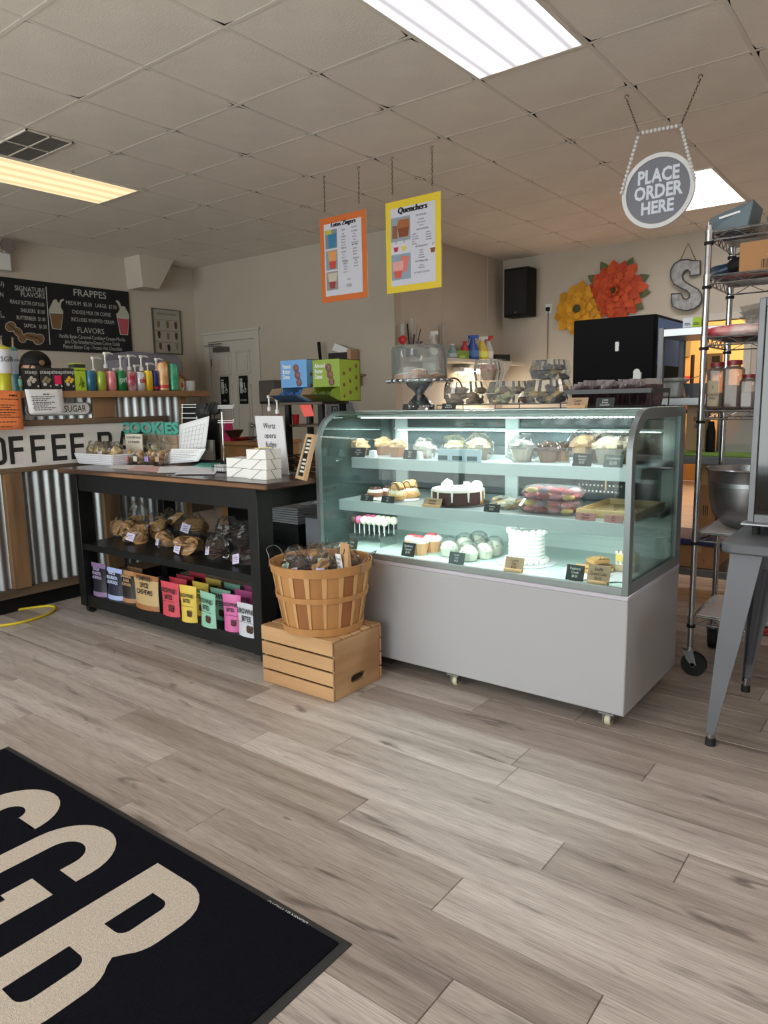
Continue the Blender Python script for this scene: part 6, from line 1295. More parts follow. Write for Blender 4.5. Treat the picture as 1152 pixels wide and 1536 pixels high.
d = thing('dome_cover', 'clear square shouldered dome cover over the pastries', 'dome', (p.x, 2.98, TOPZ+pz+.001)); hd_ = dh-pz
MB().lathe([(.138, 0), (.138, hd_-.022), (.132, hd_-.006), (.12, hd_), (.001, hd_)], 36, caps=False).build('dome', clear('dome_clear', (232, 236, 236), 1, .04, .10), d); MB().lathe([(.018, hd_), (.012, hd_+.008), (.02, hd_+.02), (.001, hd_+.024)], 14).build('knob', CHROME, d)
for k in range(7): 
    a = k*.9; r_ = .085 if k else 0; t = thing('iced_pastry', ['iced pastry at the middle under the dome'][0] if k == 0 else 'iced pastry in the ring under the dome', 'pastry', (p.x+r_*math.cos(a), 2.98+r_*math.sin(a), TOPZ+pz+.002+(.02 if k == 0 else 0)), a, 'iced pastries under the dome'); MB().ball((0, 0, .012), .045, 12, sz=.45, jit=.3, seed=k, low=-.3).build('dough', mat('dough', (196, 138, 104), .7), t)
    q = MB(); 
    for i in range(4): q.tube([(-.035, -.02+.013*i, .026), (0, -.016+.013*i, .036), (.035, -.02+.013*i, .026)], .0025, 5)
    q.build('icing', mat('white_frosting', (240, 234, 224), .5), t)
gt = 'handwritten price tags on top of the case'
ptag(603, 625, 606, 2.90, TOPZ, 'Blueberry\nDonut\n$3.00', 'black price tag before the cake stand', group=gt); ptag(662, 683, 605, 2.90, TOPZ, 'Blueberry\nMuffin $3.50', 'black price tag before the left clamshell boxes', group=gt)
ptag(850, 881, 596, 2.88, TOPZ, 'Cookie\n$1.00', 'kraft price tag before the packet basket', m=TAGK, ink=INK, group=gt); ptag(893, 921, 596, 2.88, TOPZ, 'Cookies\nBrownie\nCookie $3.50', 'black price tag before the packet basket', group=gt)
t = thing('wire_riser', 'low white wire riser under the clamshell boxes', 'rack', (-1.62, 3.07, TOPZ)); b = MB(); xa, xb = P(664, 610, 'Y', 3.0).x, P(848, 610, 'Y', 3.0).x
for y in (2.95, 3.19): b.tube([(xa, y, TOPZ+.02), (xb, y, TOPZ+.02)], .003, 6)
for k in range(14): x = xa+(xb-xa)*k/13; b.tube([(x, 2.95, TOPZ+.02), (x, 3.19, TOPZ+.02)], .002, 5)
for x in (xa, (xa+xb)/2, xb):
    for y in (2.95, 3.19): b.tube([(x, y, TOPZ+.02), (x, y, TOPZ)], .003, 5)
b.build('wire', CHROME, t, world=True); RZ2 = TOPZ+.024
fm = fill_cookies((150, 120, 96), (176, 140, 106)); fb = fill_cookies((196, 160, 104), (74, 60, 66)); fr_ = fill_cookies((190, 180, 140), (130, 96, 80))
for k, (x, w_, h, f, lb, dz, Y) in enumerate([(700, .19, .105, fm, 'clamshell box of brown cup muffins, leftmost on the riser', 0, 3.06), (765, .19, .10, fr_, 'clamshell box of pale rolled pastries, middle of the riser', 0, 3.06), (822, .19, .10, fb, 'clamshell box of blueberry pastries, right on the riser', 0, 3.06), (825, .15, .085, fb, 'small clamshell of blueberry pastries stacked on the right box', .102, 3.06)]):
    p = P(x, 610, 'Y', Y); clam((p.x, Y, RZ2+dz), w_, .18, h, lb, f, group='clamshell boxes on top of the case', sd=20+k)
p = P(733, 585, 'Y', 3.08); t = clam((p.x, 3.08, RZ2+.107), .125, .12, .10, 'round clamshell with a single red topped muffin stacked in the middle', None, group='clamshell boxes on top of the case')
MB().lathe([(.028, .004), (.042, .05)], 20, rip=.03).build('wrapper', mat('wrX', (166, 126, 96), .6), t); MB().ball((0, 0, .055), .044, 12, sz=.6, jit=.3).build('muffin_top', mat('red_top', (150, 60, 60), .7, c2=(200, 170, 150), scale=40), t)
# black packet basket
xa, xb = P(851, 606, 'Y', 2.97).x, P(979, 606, 'Y', 2.97).x; zt = P(915, 584, 'Y', 2.97).z
t = thing('wire_basket', 'black wire basket full of silver packets on top of the case', 'basket', ((xa+xb)/2, 3.06, TOPZ)); BW = mat('black_wire', (22, 22, 24), .4)
x0, x1, yA, yB, zt = xa, min(xb, -.88), 2.95, 3.19, zt
b = MB(); b.obox((x0, yA, zt-.008), (x1, yA, zt-.008), .006, .018).obox((x0, yB, zt-.008), (x1, yB, zt-.008), .006, .018).obox((x0, yA, zt-.008), (x0, yB, zt-.008), .006, .018).obox((x1, yA, zt-.008), (x1, yB, zt-.008), .006, .018); b.build('rim', BW, t, world=True)
b = MB()
for k in range(5): x = x0+(x1-x0)*k/4; b.tube([(x, yA, zt-.01), (x+(.015 if k == 0 else 0), yA+.02, TOPZ+.004)], .003, 5).tube([(x, yB, zt-.01), (x, yB-.01, TOPZ+.004)], .003, 5)
for y in (yA+.02, (yA+yB)/2, yB-.01): b.tube([(x0+.015, y, TOPZ+.004), (x1-.01, y, TOPZ+.004)], .003, 5)
b.build('wires', BW, t, world=True)
SV = mat('silver_foil', (214, 208, 212), .25, .7, bump=.4, bscale=60); DF = mat('dark_foil', (66, 52, 54), .3, .3, c2=(120, 90, 96), scale=20, bump=.4)
nP = 20
for k in range(nP):
    x = x0+.028+(x1-x0-.05)*k/(nP-1); b = MB(); q = MB(); tt = thing('foil_packet', 'silver topped foil packet standing in the black wire basket', 'packet', (x, 3.05, TOPZ+.008), R(72+((k*37) % 17)), 'foil packets in the wire basket')
    hh_ = zt-TOPZ+.010+.007*((k*13) % 4)
    b.grid(lambda u, v: Vector(((u-.5)*.13, .004*math.sin(6*u+k)*v-.006*math.sin(math.pi*v), v*hh_*.8)), 4, 5).build('packet_body', DF, tt, fix=False); q.grid(lambda u, v: Vector(((u-.5)*.135, .004*math.sin(6*u+k)+.005*math.sin(14*u+k)*v, hh_*(.8+.22*v))), 10, 2).build('crimped_top', SV, tt, fix=False)
# dark cable at stand
t = thing('black_cable', 'black cable arching behind the cake stand on the case top', 'cable', tuple(P(675, 600, 'Y', 3.12))); t.location.z = TOPZ; o = MB().tube(smooth_path([P(x, y, 'Y', 3.1) for x, y in [(667, 598), (668, 580), (674, 569), (684, 568), (691, 575), (695, 590)]], 5), .004, 6).build('cord', BLACKM, t, world=True)
# ================= HANGING SIGNS =================
def chain(a, b_, name, par):
    q = MB(); a, b_ = Vector(a), Vector(b_); L = (b_-a).length; n = max(4, int(L/.016)); d = (b_-a)/n; dn_ = d.normalized()
    s1 = dn_.orthogonal().normalized(); s2 = dn_.cross(s1)
    for k in range(n):
        c = a+d*(k+.5); s = s1 if k % 2 else s2; q.tube([c+(dn_*math.cos(t_)*.011+s*math.sin(t_)*.0055) for t_ in [i*math.pi/3 for i in range(6)]], .0016, 4, closed=True)
    q.build(name, mat('chain_bronze', (62, 50, 42), .45, .7), par, world=True)
def hook(p, par): 
    p = Vector(p); MB().tube([p+Vector((.010*math.cos(t_), 0, -.012+.012*math.sin(t_))) for t_ in [i*.5-.2 for i in range(9)]], .0022, 5).build('hook', mat('chain_bronze', (62, 50, 42), .45, .7), par, world=True)
def poster(pts, Y, frame, ttl, label, cat='poster', dx=.0):
    tl, tr, br, bl = [P(x, y, 'Y', Y) for x, y in pts]; x0, x1 = (tl.x+bl.x)/2, (tr.x+br.x)/2; z1, z0 = (tl.z+tr.z)/2, (bl.z+br.z)/2
    t = thing('hanging_poster', label, 'poster', ((x0+x1)/2, Y, z0)); w_ = x1-x0; h = z1-z0
    MB().cbx(-w_/2, w_/2, -.004, .006, 0, h, .001).build('board', mat('poster_edge', (226, 210, 186), .7), t); MB().bx(-w_/2, w_/2, -.0055, -.004, 0, h).build('border', mat('bd'+str(frame), frame, .6), t)
    m_ = w_*.085; MB().bx(-w_/2+m_*1.1, w_/2-m_*1.1, -.0068, -.0055, m_*1.15, h-m_*1.25).build('print_sheet', mat('print_white', (204, 202, 214), .7), t)
    return t, w_, h, m_
T1, w1, h1, m1 = poster([(480, 329), (549, 314), (552, 446), (484, 455)], 4.30, (206, 104, 40), 0, 'orange bordered hanging poster titled Lotus Zingers')
T2, w2, h2, m2 = poster([(579, 305), (662, 287), (662, 431), (581, 441)], 4.30, (226, 196, 44), 0, 'yellow bordered hanging poster titled Quenchers')
def pt(t, w_, h, s, u, v, size, bold=.0, al='CENTER', wx=1, m=INK, shear=0): text(s, t, (-w_/2+u*w_, -.0070, v*h), size*h, m, al=al, bold=bold, wx=wx, shear=shear)
def pquad(t, w_, h, u0, u1, v0, v1, c, name='printed_photo', off=.0072, poly=None):
    b = MB(); pts = poly or [(u0, v0), (u1, v0), (u1, v1), (u0, v1)]; b.prism([(-w_/2+u*w_, v*h) for u, v in pts], -off, -off+.0004); b.build(name, mat('pp'+str(c), c, .7), t, smooth=False)
[pt(T1, w1, h1, 'Lotus Zingers', .52+d_, .90, .074, .0, wx=.95, shear=.1) for d_ in (-.008, 0, .008)]
for (v0, v1, bg) in [(.63, .85, (120, 130, 140)), (.38, .61, (130, 150, 170)), (.14, .36, (150, 140, 136))]: pquad(T1, w1, h1, .12, .38, v0, v1, bg)
pquad(T1, w1, h1, 0, 0, 0, 0, (54, 120, 160), off=.0078, poly=[(.20, .64), (.34, .64), (.37, .80), (.18, .80)]); pquad(T1, w1, h1, 0, 0, 0, 0, (186, 176, 60), off=.0082, poly=[(.13, .80), (.27, .80), (.26, .85), (.14, .85)])
pquad(T1, w1, h1, 0, 0, 0, 0, (196, 70, 56), off=.0078, poly=[(.21, .39), (.33, .39), (.35, .48), (.19, .48)]); pquad(T1, w1, h1, 0, 0, 0, 0, (214, 150, 90), off=.0078, poly=[(.19, .48), (.35, .48), (.37, .60), (.17, .60)])
pquad(T1, w1, h1, 0, 0, 0, 0, (150, 60, 66), off=.0078, poly=[(.20, .16), (.31, .16), (.33, .24), (.18, .24)]); pquad(T1, w1, h1, 0, 0, 0, 0, (196, 186, 170), off=.0079, poly=[(.18, .24), (.34, .24), (.37, .34), (.15, .34)])
def plist(t, w_, h, u, v, head, items, hs=.026, s=.021, step=.033, al='CENTER', wx=.8):
    pt(t, w_, h, head, u, v, hs, .005, al, wx)
    for i, x in enumerate(items): pt(t, w_, h, x, u, v-.045-i*step, s, 0, al, wx)
plist(T1, w1, h1, .52, .82, 'SINGLE', ['SMALL', 'STRAWBERRY', 'BLUE LOTUS', 'PINK LOTUS', 'RED LOTUS'], wx=.6); plist(T1, w1, h1, .76, .83, 'BLUE COCO', ['BLUE RASPBERRY', 'SMALL', 'PINK LOTUS', 'LEMON', 'ADD SWEET CREAM'], wx=.6)
plist(T1, w1, h1, .52, .61, 'CHERRYADE', ['STRAWBERRY', 'SMALL', 'PINK LOTUS', 'RED LOTUS'], wx=.6); plist(T1, w1, h1, .76, .63, 'LIME SUNRISE', ['RASPBERRY', 'BLUE LOTUS', 'PINEAPPLE'], wx=.6)
plist(T1, w1, h1, .55, .44, 'SUGAR FREE\nTROPICAL', ['COCONUT', 'PINEAPPLE', 'RED LOTUS'], wx=.6); plist(T1, w1, h1, .78, .46, 'SUGAR FREE\nWILD', ['BLUEBERRY', 'RED LOTUS'], wx=.6); pt(T1, w1, h1, 'ADD', .62, .24, .026); pt(T1, w1, h1, 'SWEET CREAM\nSOFT SERVE', .62, .17, .02, wx=.7)
[pt(T2, w2, h2, 'Quenchers', .50+d_, .885, .094, .0, wx=.95, shear=.1) for d_ in (-.009, 0, .009)]
pquad(T2, w2, h2, .10, .46, .56, .82, (146, 152, 162)); pquad(T2, w2, h2, 0, 0, 0, 0, (130, 66, 36), off=.0078, poly=[(.25, .60), (.42, .60), (.45, .74), (.22, .74)]); pquad(T2, w2, h2, 0, 0, 0, 0, (160, 96, 54), off=.0079, poly=[(.22, .70), (.45, .70), (.44, .79), (.24, .79)]); pquad(T2, w2, h2, 0, 0, 0, 0, (136, 90, 60), off=.0077, poly=[(.12, .60), (.22, .59), (.22, .73), (.13, .74)])
pquad(T2, w2, h2, .10, .46, .14, .42, (140, 156, 172)); pquad(T2, w2, h2, 0, 0, 0, 0, (206, 88, 80), off=.0079, poly=[(.16, .16), (.28, .16), (.33, .32), (.12, .32)]); pquad(T2, w2, h2, 0, 0, 0, 0, (222, 160, 156), off=.0080, poly=[(.13, .24), (.32, .24), (.33, .34), (.12, .34)]); pquad(T2, w2, h2, 0, 0, 0, 0, (214, 120, 110), off=.0078, poly=[(.30, .22), (.38, .22), (.44, .38), (.28, .40)])
for (u, v, c) in [(.19, .48, (180, 44, 56)), (.34, .48, (216, 196, 80)), (.86, .41, (130, 70, 50))]:
    pquad(T2, w2, h2, 0, 0, 0, 0, c, 'printed_drink', .0078, [(u-.03, v-.03), (u+.03, v-.03), (u+.045, v+.02), (u-.045, v+.02)]); pquad(T2, w2, h2, 0, 0, 0, 0, (226, 206, 206), 'printed_drink', .0079, [(u-.045, v+.02), (u+.045, v+.02), (u+.02, v+.05), (u-.02, v+.05)]); pquad(T2, w2, h2, 0, 0, 0, 0, (60, 50, 54), 'printed_straw', .0077, [(u-.004, v+.05), (u+.004, v+.05), (u+.012, v+.08), (u+.004, v+.08)])
plist(T2, w2, h2, .66, .80, 'ICED OR FROZEN', ['LEMONADE', 'PINK LEMONADE', 'ICED TEA'], wx=.7); plist(T2, w2, h2, .68, .65, 'ADD FLAVORING', []); 
for u, its in ((.49, ['BLUEBERRY', 'BLUE COCONUT', 'BLUE RASPBERRY', 'PEACH', 'SOUR APPLE']), (.74, ['RASPBERRY', 'SOUR CANDY', 'STRAWBERRY', 'WATERMELON'])):
    for i, s in enumerate(its): pt(T2, w2, h2, s, u, .605-i*.026, .019, 0, 'LEFT', .62)
plist(T2, w2, h2, .66, .47, 'ADD FROZEN FRUIT', ['MANGO', 'PEACH', 'PINEAPPLE', 'STRAWBERRY'], wx=.7, step=.026); plist(T2, w2, h2, .66, .31, 'ADD POPPING BOBA', ['MANGO', 'STRAWBERRY'], wx=.7, step=.026); pt(T2, w2, h2, 'ADD SWEET COLD FOAM', .66, .19, .026, wx=.7)
for t, (ha, hb_), (ca, cb_) in [(T1, ((486, 264), (538, 250)), ((487.5, 327), (538.5, 315))), (T2, ((588, 236), (648, 219)), ((589, 302), (648.5, 289)))]:
    for h_, c_ in ((ha, ca), (hb_, cb_)):
        a = P(*h_, 'Y', 4.30); a.z = H-.002; c = P(c_[0], c_[1], 'Y', 4.30); e = c.copy(); e.z += .045; hook(a, t); chain(a-Vector((0, 0, .022)), e, 'chain', t); MB().tube([e, c], .0012, 4).build('clear_line', CLEAR, t, world=True)
# round order sign
Ys = 4.33; cn = P(988, 285.5, 'Y', Ys); l_, r__ = P(933, 292, 'Y', Ys), P(1044, 280, 'Y', Ys); tp, bt = P(1001, 228, 'Y', Ys), P(976, 343, 'Y', Ys)
rr = ((r__.x-l_.x)/2+(tp.z-bt.z)/2)/2; cn = Vector(((l_.x+r__.x)/2, Ys, (tp.z+bt.z)/2))
t = thing('order_sign', 'round grey hanging sign reading PLACE ORDER HERE with white bead hanger', 'sign', tuple(cn))
b = MB(); b.T = Matrix.Rotation(R(90), 4, 'X'); b.lathe([(.001, -.004), (rr*.9, -.004), (rr*.9, .004), (.001, .004)], 48); b.build('face', mat('sign_grey', (112, 112, 122), .5), t)
b = MB(); b.T = Matrix.Rotation(R(90), 4, 'X'); b.lathe([(rr*.88, -.010), (rr, -.010), (rr, .012), (rr*.88, .012), (rr*.88, -.010)], 48, caps=False); b.build('rim', mat('sign_white_rim', (214, 212, 212), .4), t)
SW_ = mat('sign_letters', (212, 216, 230), .6)
for s, dz, sz in (('PLACE', .42, .50), ('ORDER', .0, .50), ('HERE', -.42, .46)): text(s, t, (0, -.005, rr*dz-rr*.02), rr*sz, SW_, bold=.035, wx=.80 if s != 'HERE' else .85)
BEAD = mat('white_beads', (214, 208, 206), .5); A_, B_ = P(959, 200, 'Y', Ys), P(1021, 188, 'Y', Ys); Lb, Rb = Vector((cn.x-rr*1.0, Ys-.02, cn.z+rr*.12)), Vector((cn.x+rr*1.0, Ys-.02, cn.z+rr*.12))
bm_ = None
for p0, p1 in ((Lb, A_), (A_, B_), (B_, Rb)):
    n = int((p1-p0).length/.0215)
    for k in range(n+1):
        c = p0+(p1-p0)*k/n
        if bm_ is None: o = MB().ball((0, 0, 0), .0115, 8).build('bead', BEAD, t); bm_ = o.data
        else: o = bpy.data.objects.new('bead', bm_); COL.objects.link(o); o.parent = t
        o.location = c-t.location
for hk, e in (((940, 142), A_), ((1051, 111), B_)): a = P(*hk, 'Y', Ys); a.z = H-.002; hook(a, t); chain(a-Vector((0, 0, .022)), e, 'chain', t)
# ================= RIGHT: prep area, flowers, shelving =================
# --- partition wall shelf, lamp and counter ---
SHW = mat('shelf_white', (206, 200, 190), .5)
sz = P(740, 541, 'X', XP+.32).z
t = thing('long_wall_shelf', 'long white wall shelf of cleaning bottles on the partition wall', 'shelf', (XP, 7.2, sz-.03))
ys0, ys1 = 6.25, 8.22
MB().bx(XP, XP+.34, ys0, ys1, sz-.035, sz).build('board', SHW, t, world=True, bev=.003)
for y in (6.5, 7.2, 7.95): MB().prism([(XP, sz-.035), (XP+.28, sz-.035), (XP, sz-.24)], y, y+.02, 'XZ').build('bracket', SHW, t, world=True)
t = thing('strip_lamp', 'lit white strip lamp under the long wall shelf', 'lamp', (XP+.05, 7.3, 1.55))
a, c = P(693, 557, 'X', XP+.14), P(738, 557, 'X', XP+.14); zl = (a.z+c.z)/2
MB().cbx(XP+.02, XP+.16, a.y, c.y, zl-.012, zl+.04, .004).build('lamp_housing', WHITEPL, t, world=True); MB().bx(XP+.03, XP+.15, a.y+.03, c.y-.03, zl-.018, zl-.012).bx(XP+.16, XP+.163, a.y+.03, c.y-.03, zl-.008, zl+.025).build('tube_cover', mat('warm_tube', (255, 236, 200), .5, emit=6), t, world=True)
MB().tube([(XP+.1, a.y, zl+.01), (XP+.1, a.y-.05, zl+.01)], .025).build('end_cap', WHITEPL, t, world=True)
area('strip_lamp_light', (XP+.16, (a.y+c.y)/2, zl-.03), (0, R(-25), 0), .1, c.y-a.y, 9, (1, .86, .68))
t = thing('prep_counter', 'cream prep counter along the partition wall below the shelf', 'counter', (XP+.35, 7.1, 0))
MB().cbx(XP+.01, XP+.66, 6.05, 8.2, .0, .93).build('cabinet', mat('cream_cabinet', (214, 196, 168), .5), t, world=True); MB().cbx(XP+.01, XP+.70, 6.02, 8.22, .93, .97).build('worktop', mat('pale_worktop', (206, 200, 190), .35), t, world=True)
for k in range(4): MB().cbx(XP+.66, XP+.675, 6.1+k*.52, 6.58+k*.52, .1, .88).build('door', mat('cream_cabinet', (214, 196, 168), .5), t, world=True)
for k, (x, y0, r_, c_, lb) in enumerate([(715, 612, .13, (190, 188, 186), 'white mixing bowl on the prep counter under the lamp')]):
    p = P(715, 590, 'X', XP+.35); t = thing('mixing_bowl', lb, 'bowl', (XP+.38, p.y, .97)); MB().lathe([(.06, 0), (.10, .06), (.13, .14), (.125, .14), (.05, .01)], 22).build('bowl_body', mat('bowl_white', c_, .3), t)
def shelf_item(x0, x1, ytop, X_, kind, c, lb, c2=None, name='spray_bottle', cat='bottle'):
    p = P((x0+x1)/2, ytop, 'X', X_); w_ = (P(x1, ytop, 'X', X_)-P(x0, ytop, 'X', X_)).length; h = min(p.z-sz, .36); r_ = min(w_*.36, .085)
    t = thing(name, lb, cat, (X_, p.y, sz), R(60), 'cleaning bottles on the long shelf' if cat == 'bottle' else None); m = mat('cb'+str(c), c, .4)
    if kind == 'spray':
        MB().lathe([(r_, 0), (r_*1.05, h*.08), (r_, h*.45), (r_*.45, h*.68), (r_*.4, h*.8)], 16, sy=.65).build('bottle_body', m, t)
        MB().obox((-r_*.7, 0, h*.9), (r_*.9, 0, h*.93), r_*.5, h*.12).tube([(0, 0, h*.78), (0, 0, h*.9)], r_*.35).obox((-r_*.5, 0, h*.88), (-r_*.75, 0, h*.70), .006, .01).build('trigger', mat('cbt'+str(c2 or (225, 225, 225)), c2 or (225, 225, 225), .4), t)
    elif kind == 'jug':
        MB().lathe([(r_*.9, 0), (r_, h*.1), (r_*.95, h*.6), (r_*.4, h*.85), (r_*.4, h*.92)], 16, sy=.6).build('bottle_body', m, t); MB().lathe([(r_*.45, h*.9), (r_*.45, h)], 12).build('cap', mat('cbt'+str(c2 or (225, 225, 225)), c2 or (225, 225, 225), .4), t)
    else:
        MB().cbx(-r_*1.2, r_*1.2, -r_*.6, r_*.6, 0, h, .004).build('box_body', m, t)
    MB().lathe([(r_*1.03, h*.12), (r_*1.03, h*.38)], 16, sy=.66, caps=False).build('label', mat('cbl'+str(c), (min(255, c[0]+60), min(255, c[1]+60), min(255, c[2]+50)), .5), t)
    return t
SX = XP+.24
for a in [(674, 684, 516, 'jug', (120, 140, 150), 'grey blue canister at the left of the cleaning bottles', (230, 230, 235)), (692, 702, 512, 'jug', (176, 26, 44), 'red squeeze bottle left of the blue bottle', (176, 26, 44)), (702, 716, 502, 'spray', (28, 76, 160), 'bright blue spray bottle on the long shelf', (40, 90, 180)), (716, 730, 504, 'spray', (220, 196, 70), 'yellow spray bottle with white trigger beside the blue bottle', (228, 228, 228)), (727, 738, 503, 'spray', (206, 210, 216), 'white spray bottle with red trigger at the right', (196, 40, 44))]:
    shelf_item(a[0], a[1], a[2], SX, a[3], a[4], a[5], a[6])
shelf_item(684, 698, 526, SX+.03, 'box', (120, 150, 60), 'small green box on the long shelf', name='green_box', cat='box'); shelf_item(742, 760, 532, SX, 'box', (30, 32, 36), 'flat black case at the right end of the long shelf', name='black_case', cat='box')
q = MB(); pa = P(748, 534, 'X', XP+.345); q.grid(lambda u, v: Vector((XP+.348+.01*math.sin(9*u+2*v), pa.y-.1+.42*u*(1-.55*v), sz+.004-.36*v*(1-.3*abs(2*u-1)))), 10, 8); o = q.build('white_cloth', mat('white_cloth', (214, 208, 200), .9), None, org=(XP+.35, pa.y, sz), world=True, fix=False); tag(o, 'white cloth hanging over the shelf edge', 'cloth'); o.modifiers.new('s', 'SOLIDIFY').thickness = .004
# utensil rail left on the partition wall, seen above the dome
for k, (x, y, lb) in enumerate([(604, 512, 'red handled tool standing left of the dome on the shelf'), (650, 496, 'white spray bottle standing above the dome')]):
    if k == 0:
        p = P(x, 516, 'X', XP+.15); t = thing('tool', lb, 'tool', (XP+.15, p.y, sz)); MB().tube([(0, 0, 0), (0, 0, max(.1, p.z-sz))], .012).build('shaft', DARKSTEEL, t); MB().ball((0, 0, max(.1, p.z-sz)+.04), .045, 10, jit=.5, sy=.6).build('red_head', RED, t)
shelf_item(644, 656, 496, XP+.2, 'spray', (190, 188, 186), 'white spray bottle standing above the dome cover')
p = P(618, 520, 'X', XP+.2); t = thing('utensil_tub', 'black tub of kitchen knives and steel tools above the dome cover', 'utensils', (XP+.2, p.y, sz)); h = .12
MB().lathe([(.06, 0), (.07, h)], 18).build('tub', mat('navy_tub', (40, 44, 60), .5), t)
for k in range(6): MB().obox((-.03+.012*k, -.03+.012*k, h-.03), (-.05+.022*k, -.06+.026*k, h+.10+.05*((k*5) % 3)), .012, .006).build('utensil', [STEEL, BLACKM][k % 2], t)
for k, (x, yt) in enumerate([(604, 486), (618, 478), (665, 485)]):
    p = P(x, yt, 'X', XP+.06); tag(MB().tube([(XP+.06, p.y, sz+.001), (XP+.06, p.y, max(p.z, sz+.2))], .022, 12).build('steel_tube', mat('pale_tube', (176, 172, 166), .5), None, org=(XP+.06, p.y, sz), world=True), ['pale tube leftmost above the dome', 'tall pale tube above the knife tub', 'pale tube right of the spray bottle'][k], 'tube', 'pale tubes on the long shelf')
for y, z0 in ((6.9, 3), (7.9, 4)): tag(MB().bx(XP, XP+.006, y-.012, y+.012, 1.75, H).build('trim_%d' % z0, WALL2, None, org=(XP, y, 1.75), world=True, smooth=False), None, None, None, 'structure')
p = P(735, 585, 'X', XP+.3); t = thing('flour_roll', 'tan rolling roll of parchment on the prep counter', 'roll', (XP+.42, 7.7, .97)); MB().tube([(0, -.25, .05), (0, .25, .05)], .05, 16).build('roll_body', mat('parchment', (206, 170, 126), .7), t)
# --- speaker ---
a, c = P(756, 404, 'Y', 8.0), P(792, 473, 'Y', 8.0); t = thing('wall_speaker', 'black box speaker mounted high in the corner of the rear wall', 'speaker', ((a.x+c.x)/2, 8.1, c.z))
MB().cbx(a.x, c.x, 8.0, 8.22, c.z, a.z, .008).build('cabinet', BLACKM, t, world=True); MB().cbx(a.x+.02, c.x-.02, 7.99, 8.0, c.z+.03, a.z-.03, .003).build('grille', mat('speaker_grille', (30, 30, 32), .8, bump=.3, bscale=300), t, world=True); MB().bx(a.x+.1, a.x+.16, 8.22, YB, c.z+.2, c.z+.26).build('bracket', BLACKM, t, world=True); text('o', t, Vector(((a.x+c.x)/2, 7.988, c.z+.05))-t.location, .03, CHALK)
# --- outlet and cord ---
p = P(823, 463, 'Y', YB); t = thing('wall_outlet', 'small black plug in a wall outlet with cord hanging down', 'outlet', tuple(p)); MB().cbx(p.x-.04, p.x+.04, YB-.008, YB, p.z-.055, p.z+.055, .003).build('plate', WHITEPL, t, world=True); MB().cbx(p.x-.022, p.x+.022, YB-.04, YB-.008, p.z-.03, p.z+.015).build('plug', BLACKM, t, world=True); e = P(820, 560, 'Y', YB-.01)
MB().tube([(p.x, YB-.015, p.z-.03), (p.x, YB-.012, p.z-.4), (e.x, YB-.012, e.z)], .005, 6).build('cord', mat('grey_cord', (120, 112, 104), .6), t, world=True)
# --- paper flowers ---
def flower(x, y, R0, c1, c2, cc, lb, seed, nl=4, leaf=None, npet=13):
    p = P(x, y, 'Y', YB-.03); t = thing('paper_flower', lb, 'wall flower', (p.x, YB-.004, p.z)); rnd = random.Random(seed); m = [mat('pet'+str(c1), c1, .7), mat('pet'+str(c2), c2, .7)]
    if leaf:
        for a in leaf:
            q = MB(); q.T = Matrix.Translation((0, -.006, 0)) @ Matrix.Rotation(-R(a), 4, 'Y'); q.grid(lambda u, v: Vector(((R0*.55+R0*.60*u), -.01-.03*u+.01*abs(2*v-1), (v-.5)*R0*.34*math.sin(math.pi*min(1, u*.9+.1)))), 6, 4); q.build('leaf', mat('flower_leaf', (92, 104, 70), .7), t, fix=False)
    for l in range(nl):
        r1 = R0*(1-.2*l); n = npet-2*l
        for k in range(n):
            a = 2*math.pi*(k+.5*(l % 2))/n+rnd.uniform(-.06, .06); L = r1*rnd.uniform(.93, 1.05); wd = 2*math.pi*r1/n*.80
            q = MB(); q.T = Matrix.Translation((0, -.012-.022*l, 0)) @ Matrix.Rotation(-a, 4, 'Y')
            def g(u, v):
                w2 = wd*(.25+.85*math.sin(math.pi*min(1, u*.82))**.8)*(1 if u < .85 else (1-(u-.85)/.15*.75)); s_ = (v-.5)*2
                return Vector((R0*.08+(L-R0*.08)*u*(1+.03*(1-abs(s_))*(u > .9)), -.012-.05*u*(1-u)*2-.012*l*u+.016*(1-s_*s_)*u*0-.018*(s_*s_)*u*math.sin(3*u), s_*w2*.5))
            q.grid(g, 7, 4); q.build('petal', m[(k+l) % 2], t, fix=False)
    q = MB(); q.ball((0, -.10, 0), R0*.16, 14, sy=.4).build('centre', mat('fc'+str(cc), cc, .9, bump=.5, bscale=200), t)
    q = MB()
    for k in range(22): a = 2*math.pi*k/22; q.tube([(R0*.12*math.cos(a), -.11, R0*.12*math.sin(a)), (R0*.24*math.cos(a), -.125, R0*.24*math.sin(a))], .004, 4)
    q.build('stamens', mat('stamen_dark', (60, 50, 40), .8), t)
flower(869, 464, .31, (222, 160, 38), (204, 142, 30), (74, 80, 44), 'large yellow paper flower on the rear wall', 1)
flower(924, 437, .34, (206, 84, 44), (188, 68, 36), (78, 66, 44), 'large orange paper flower with green leaves on the rear wall', 2, 5, (-35, 20, 62, 118, 148, -80, -8), 15)
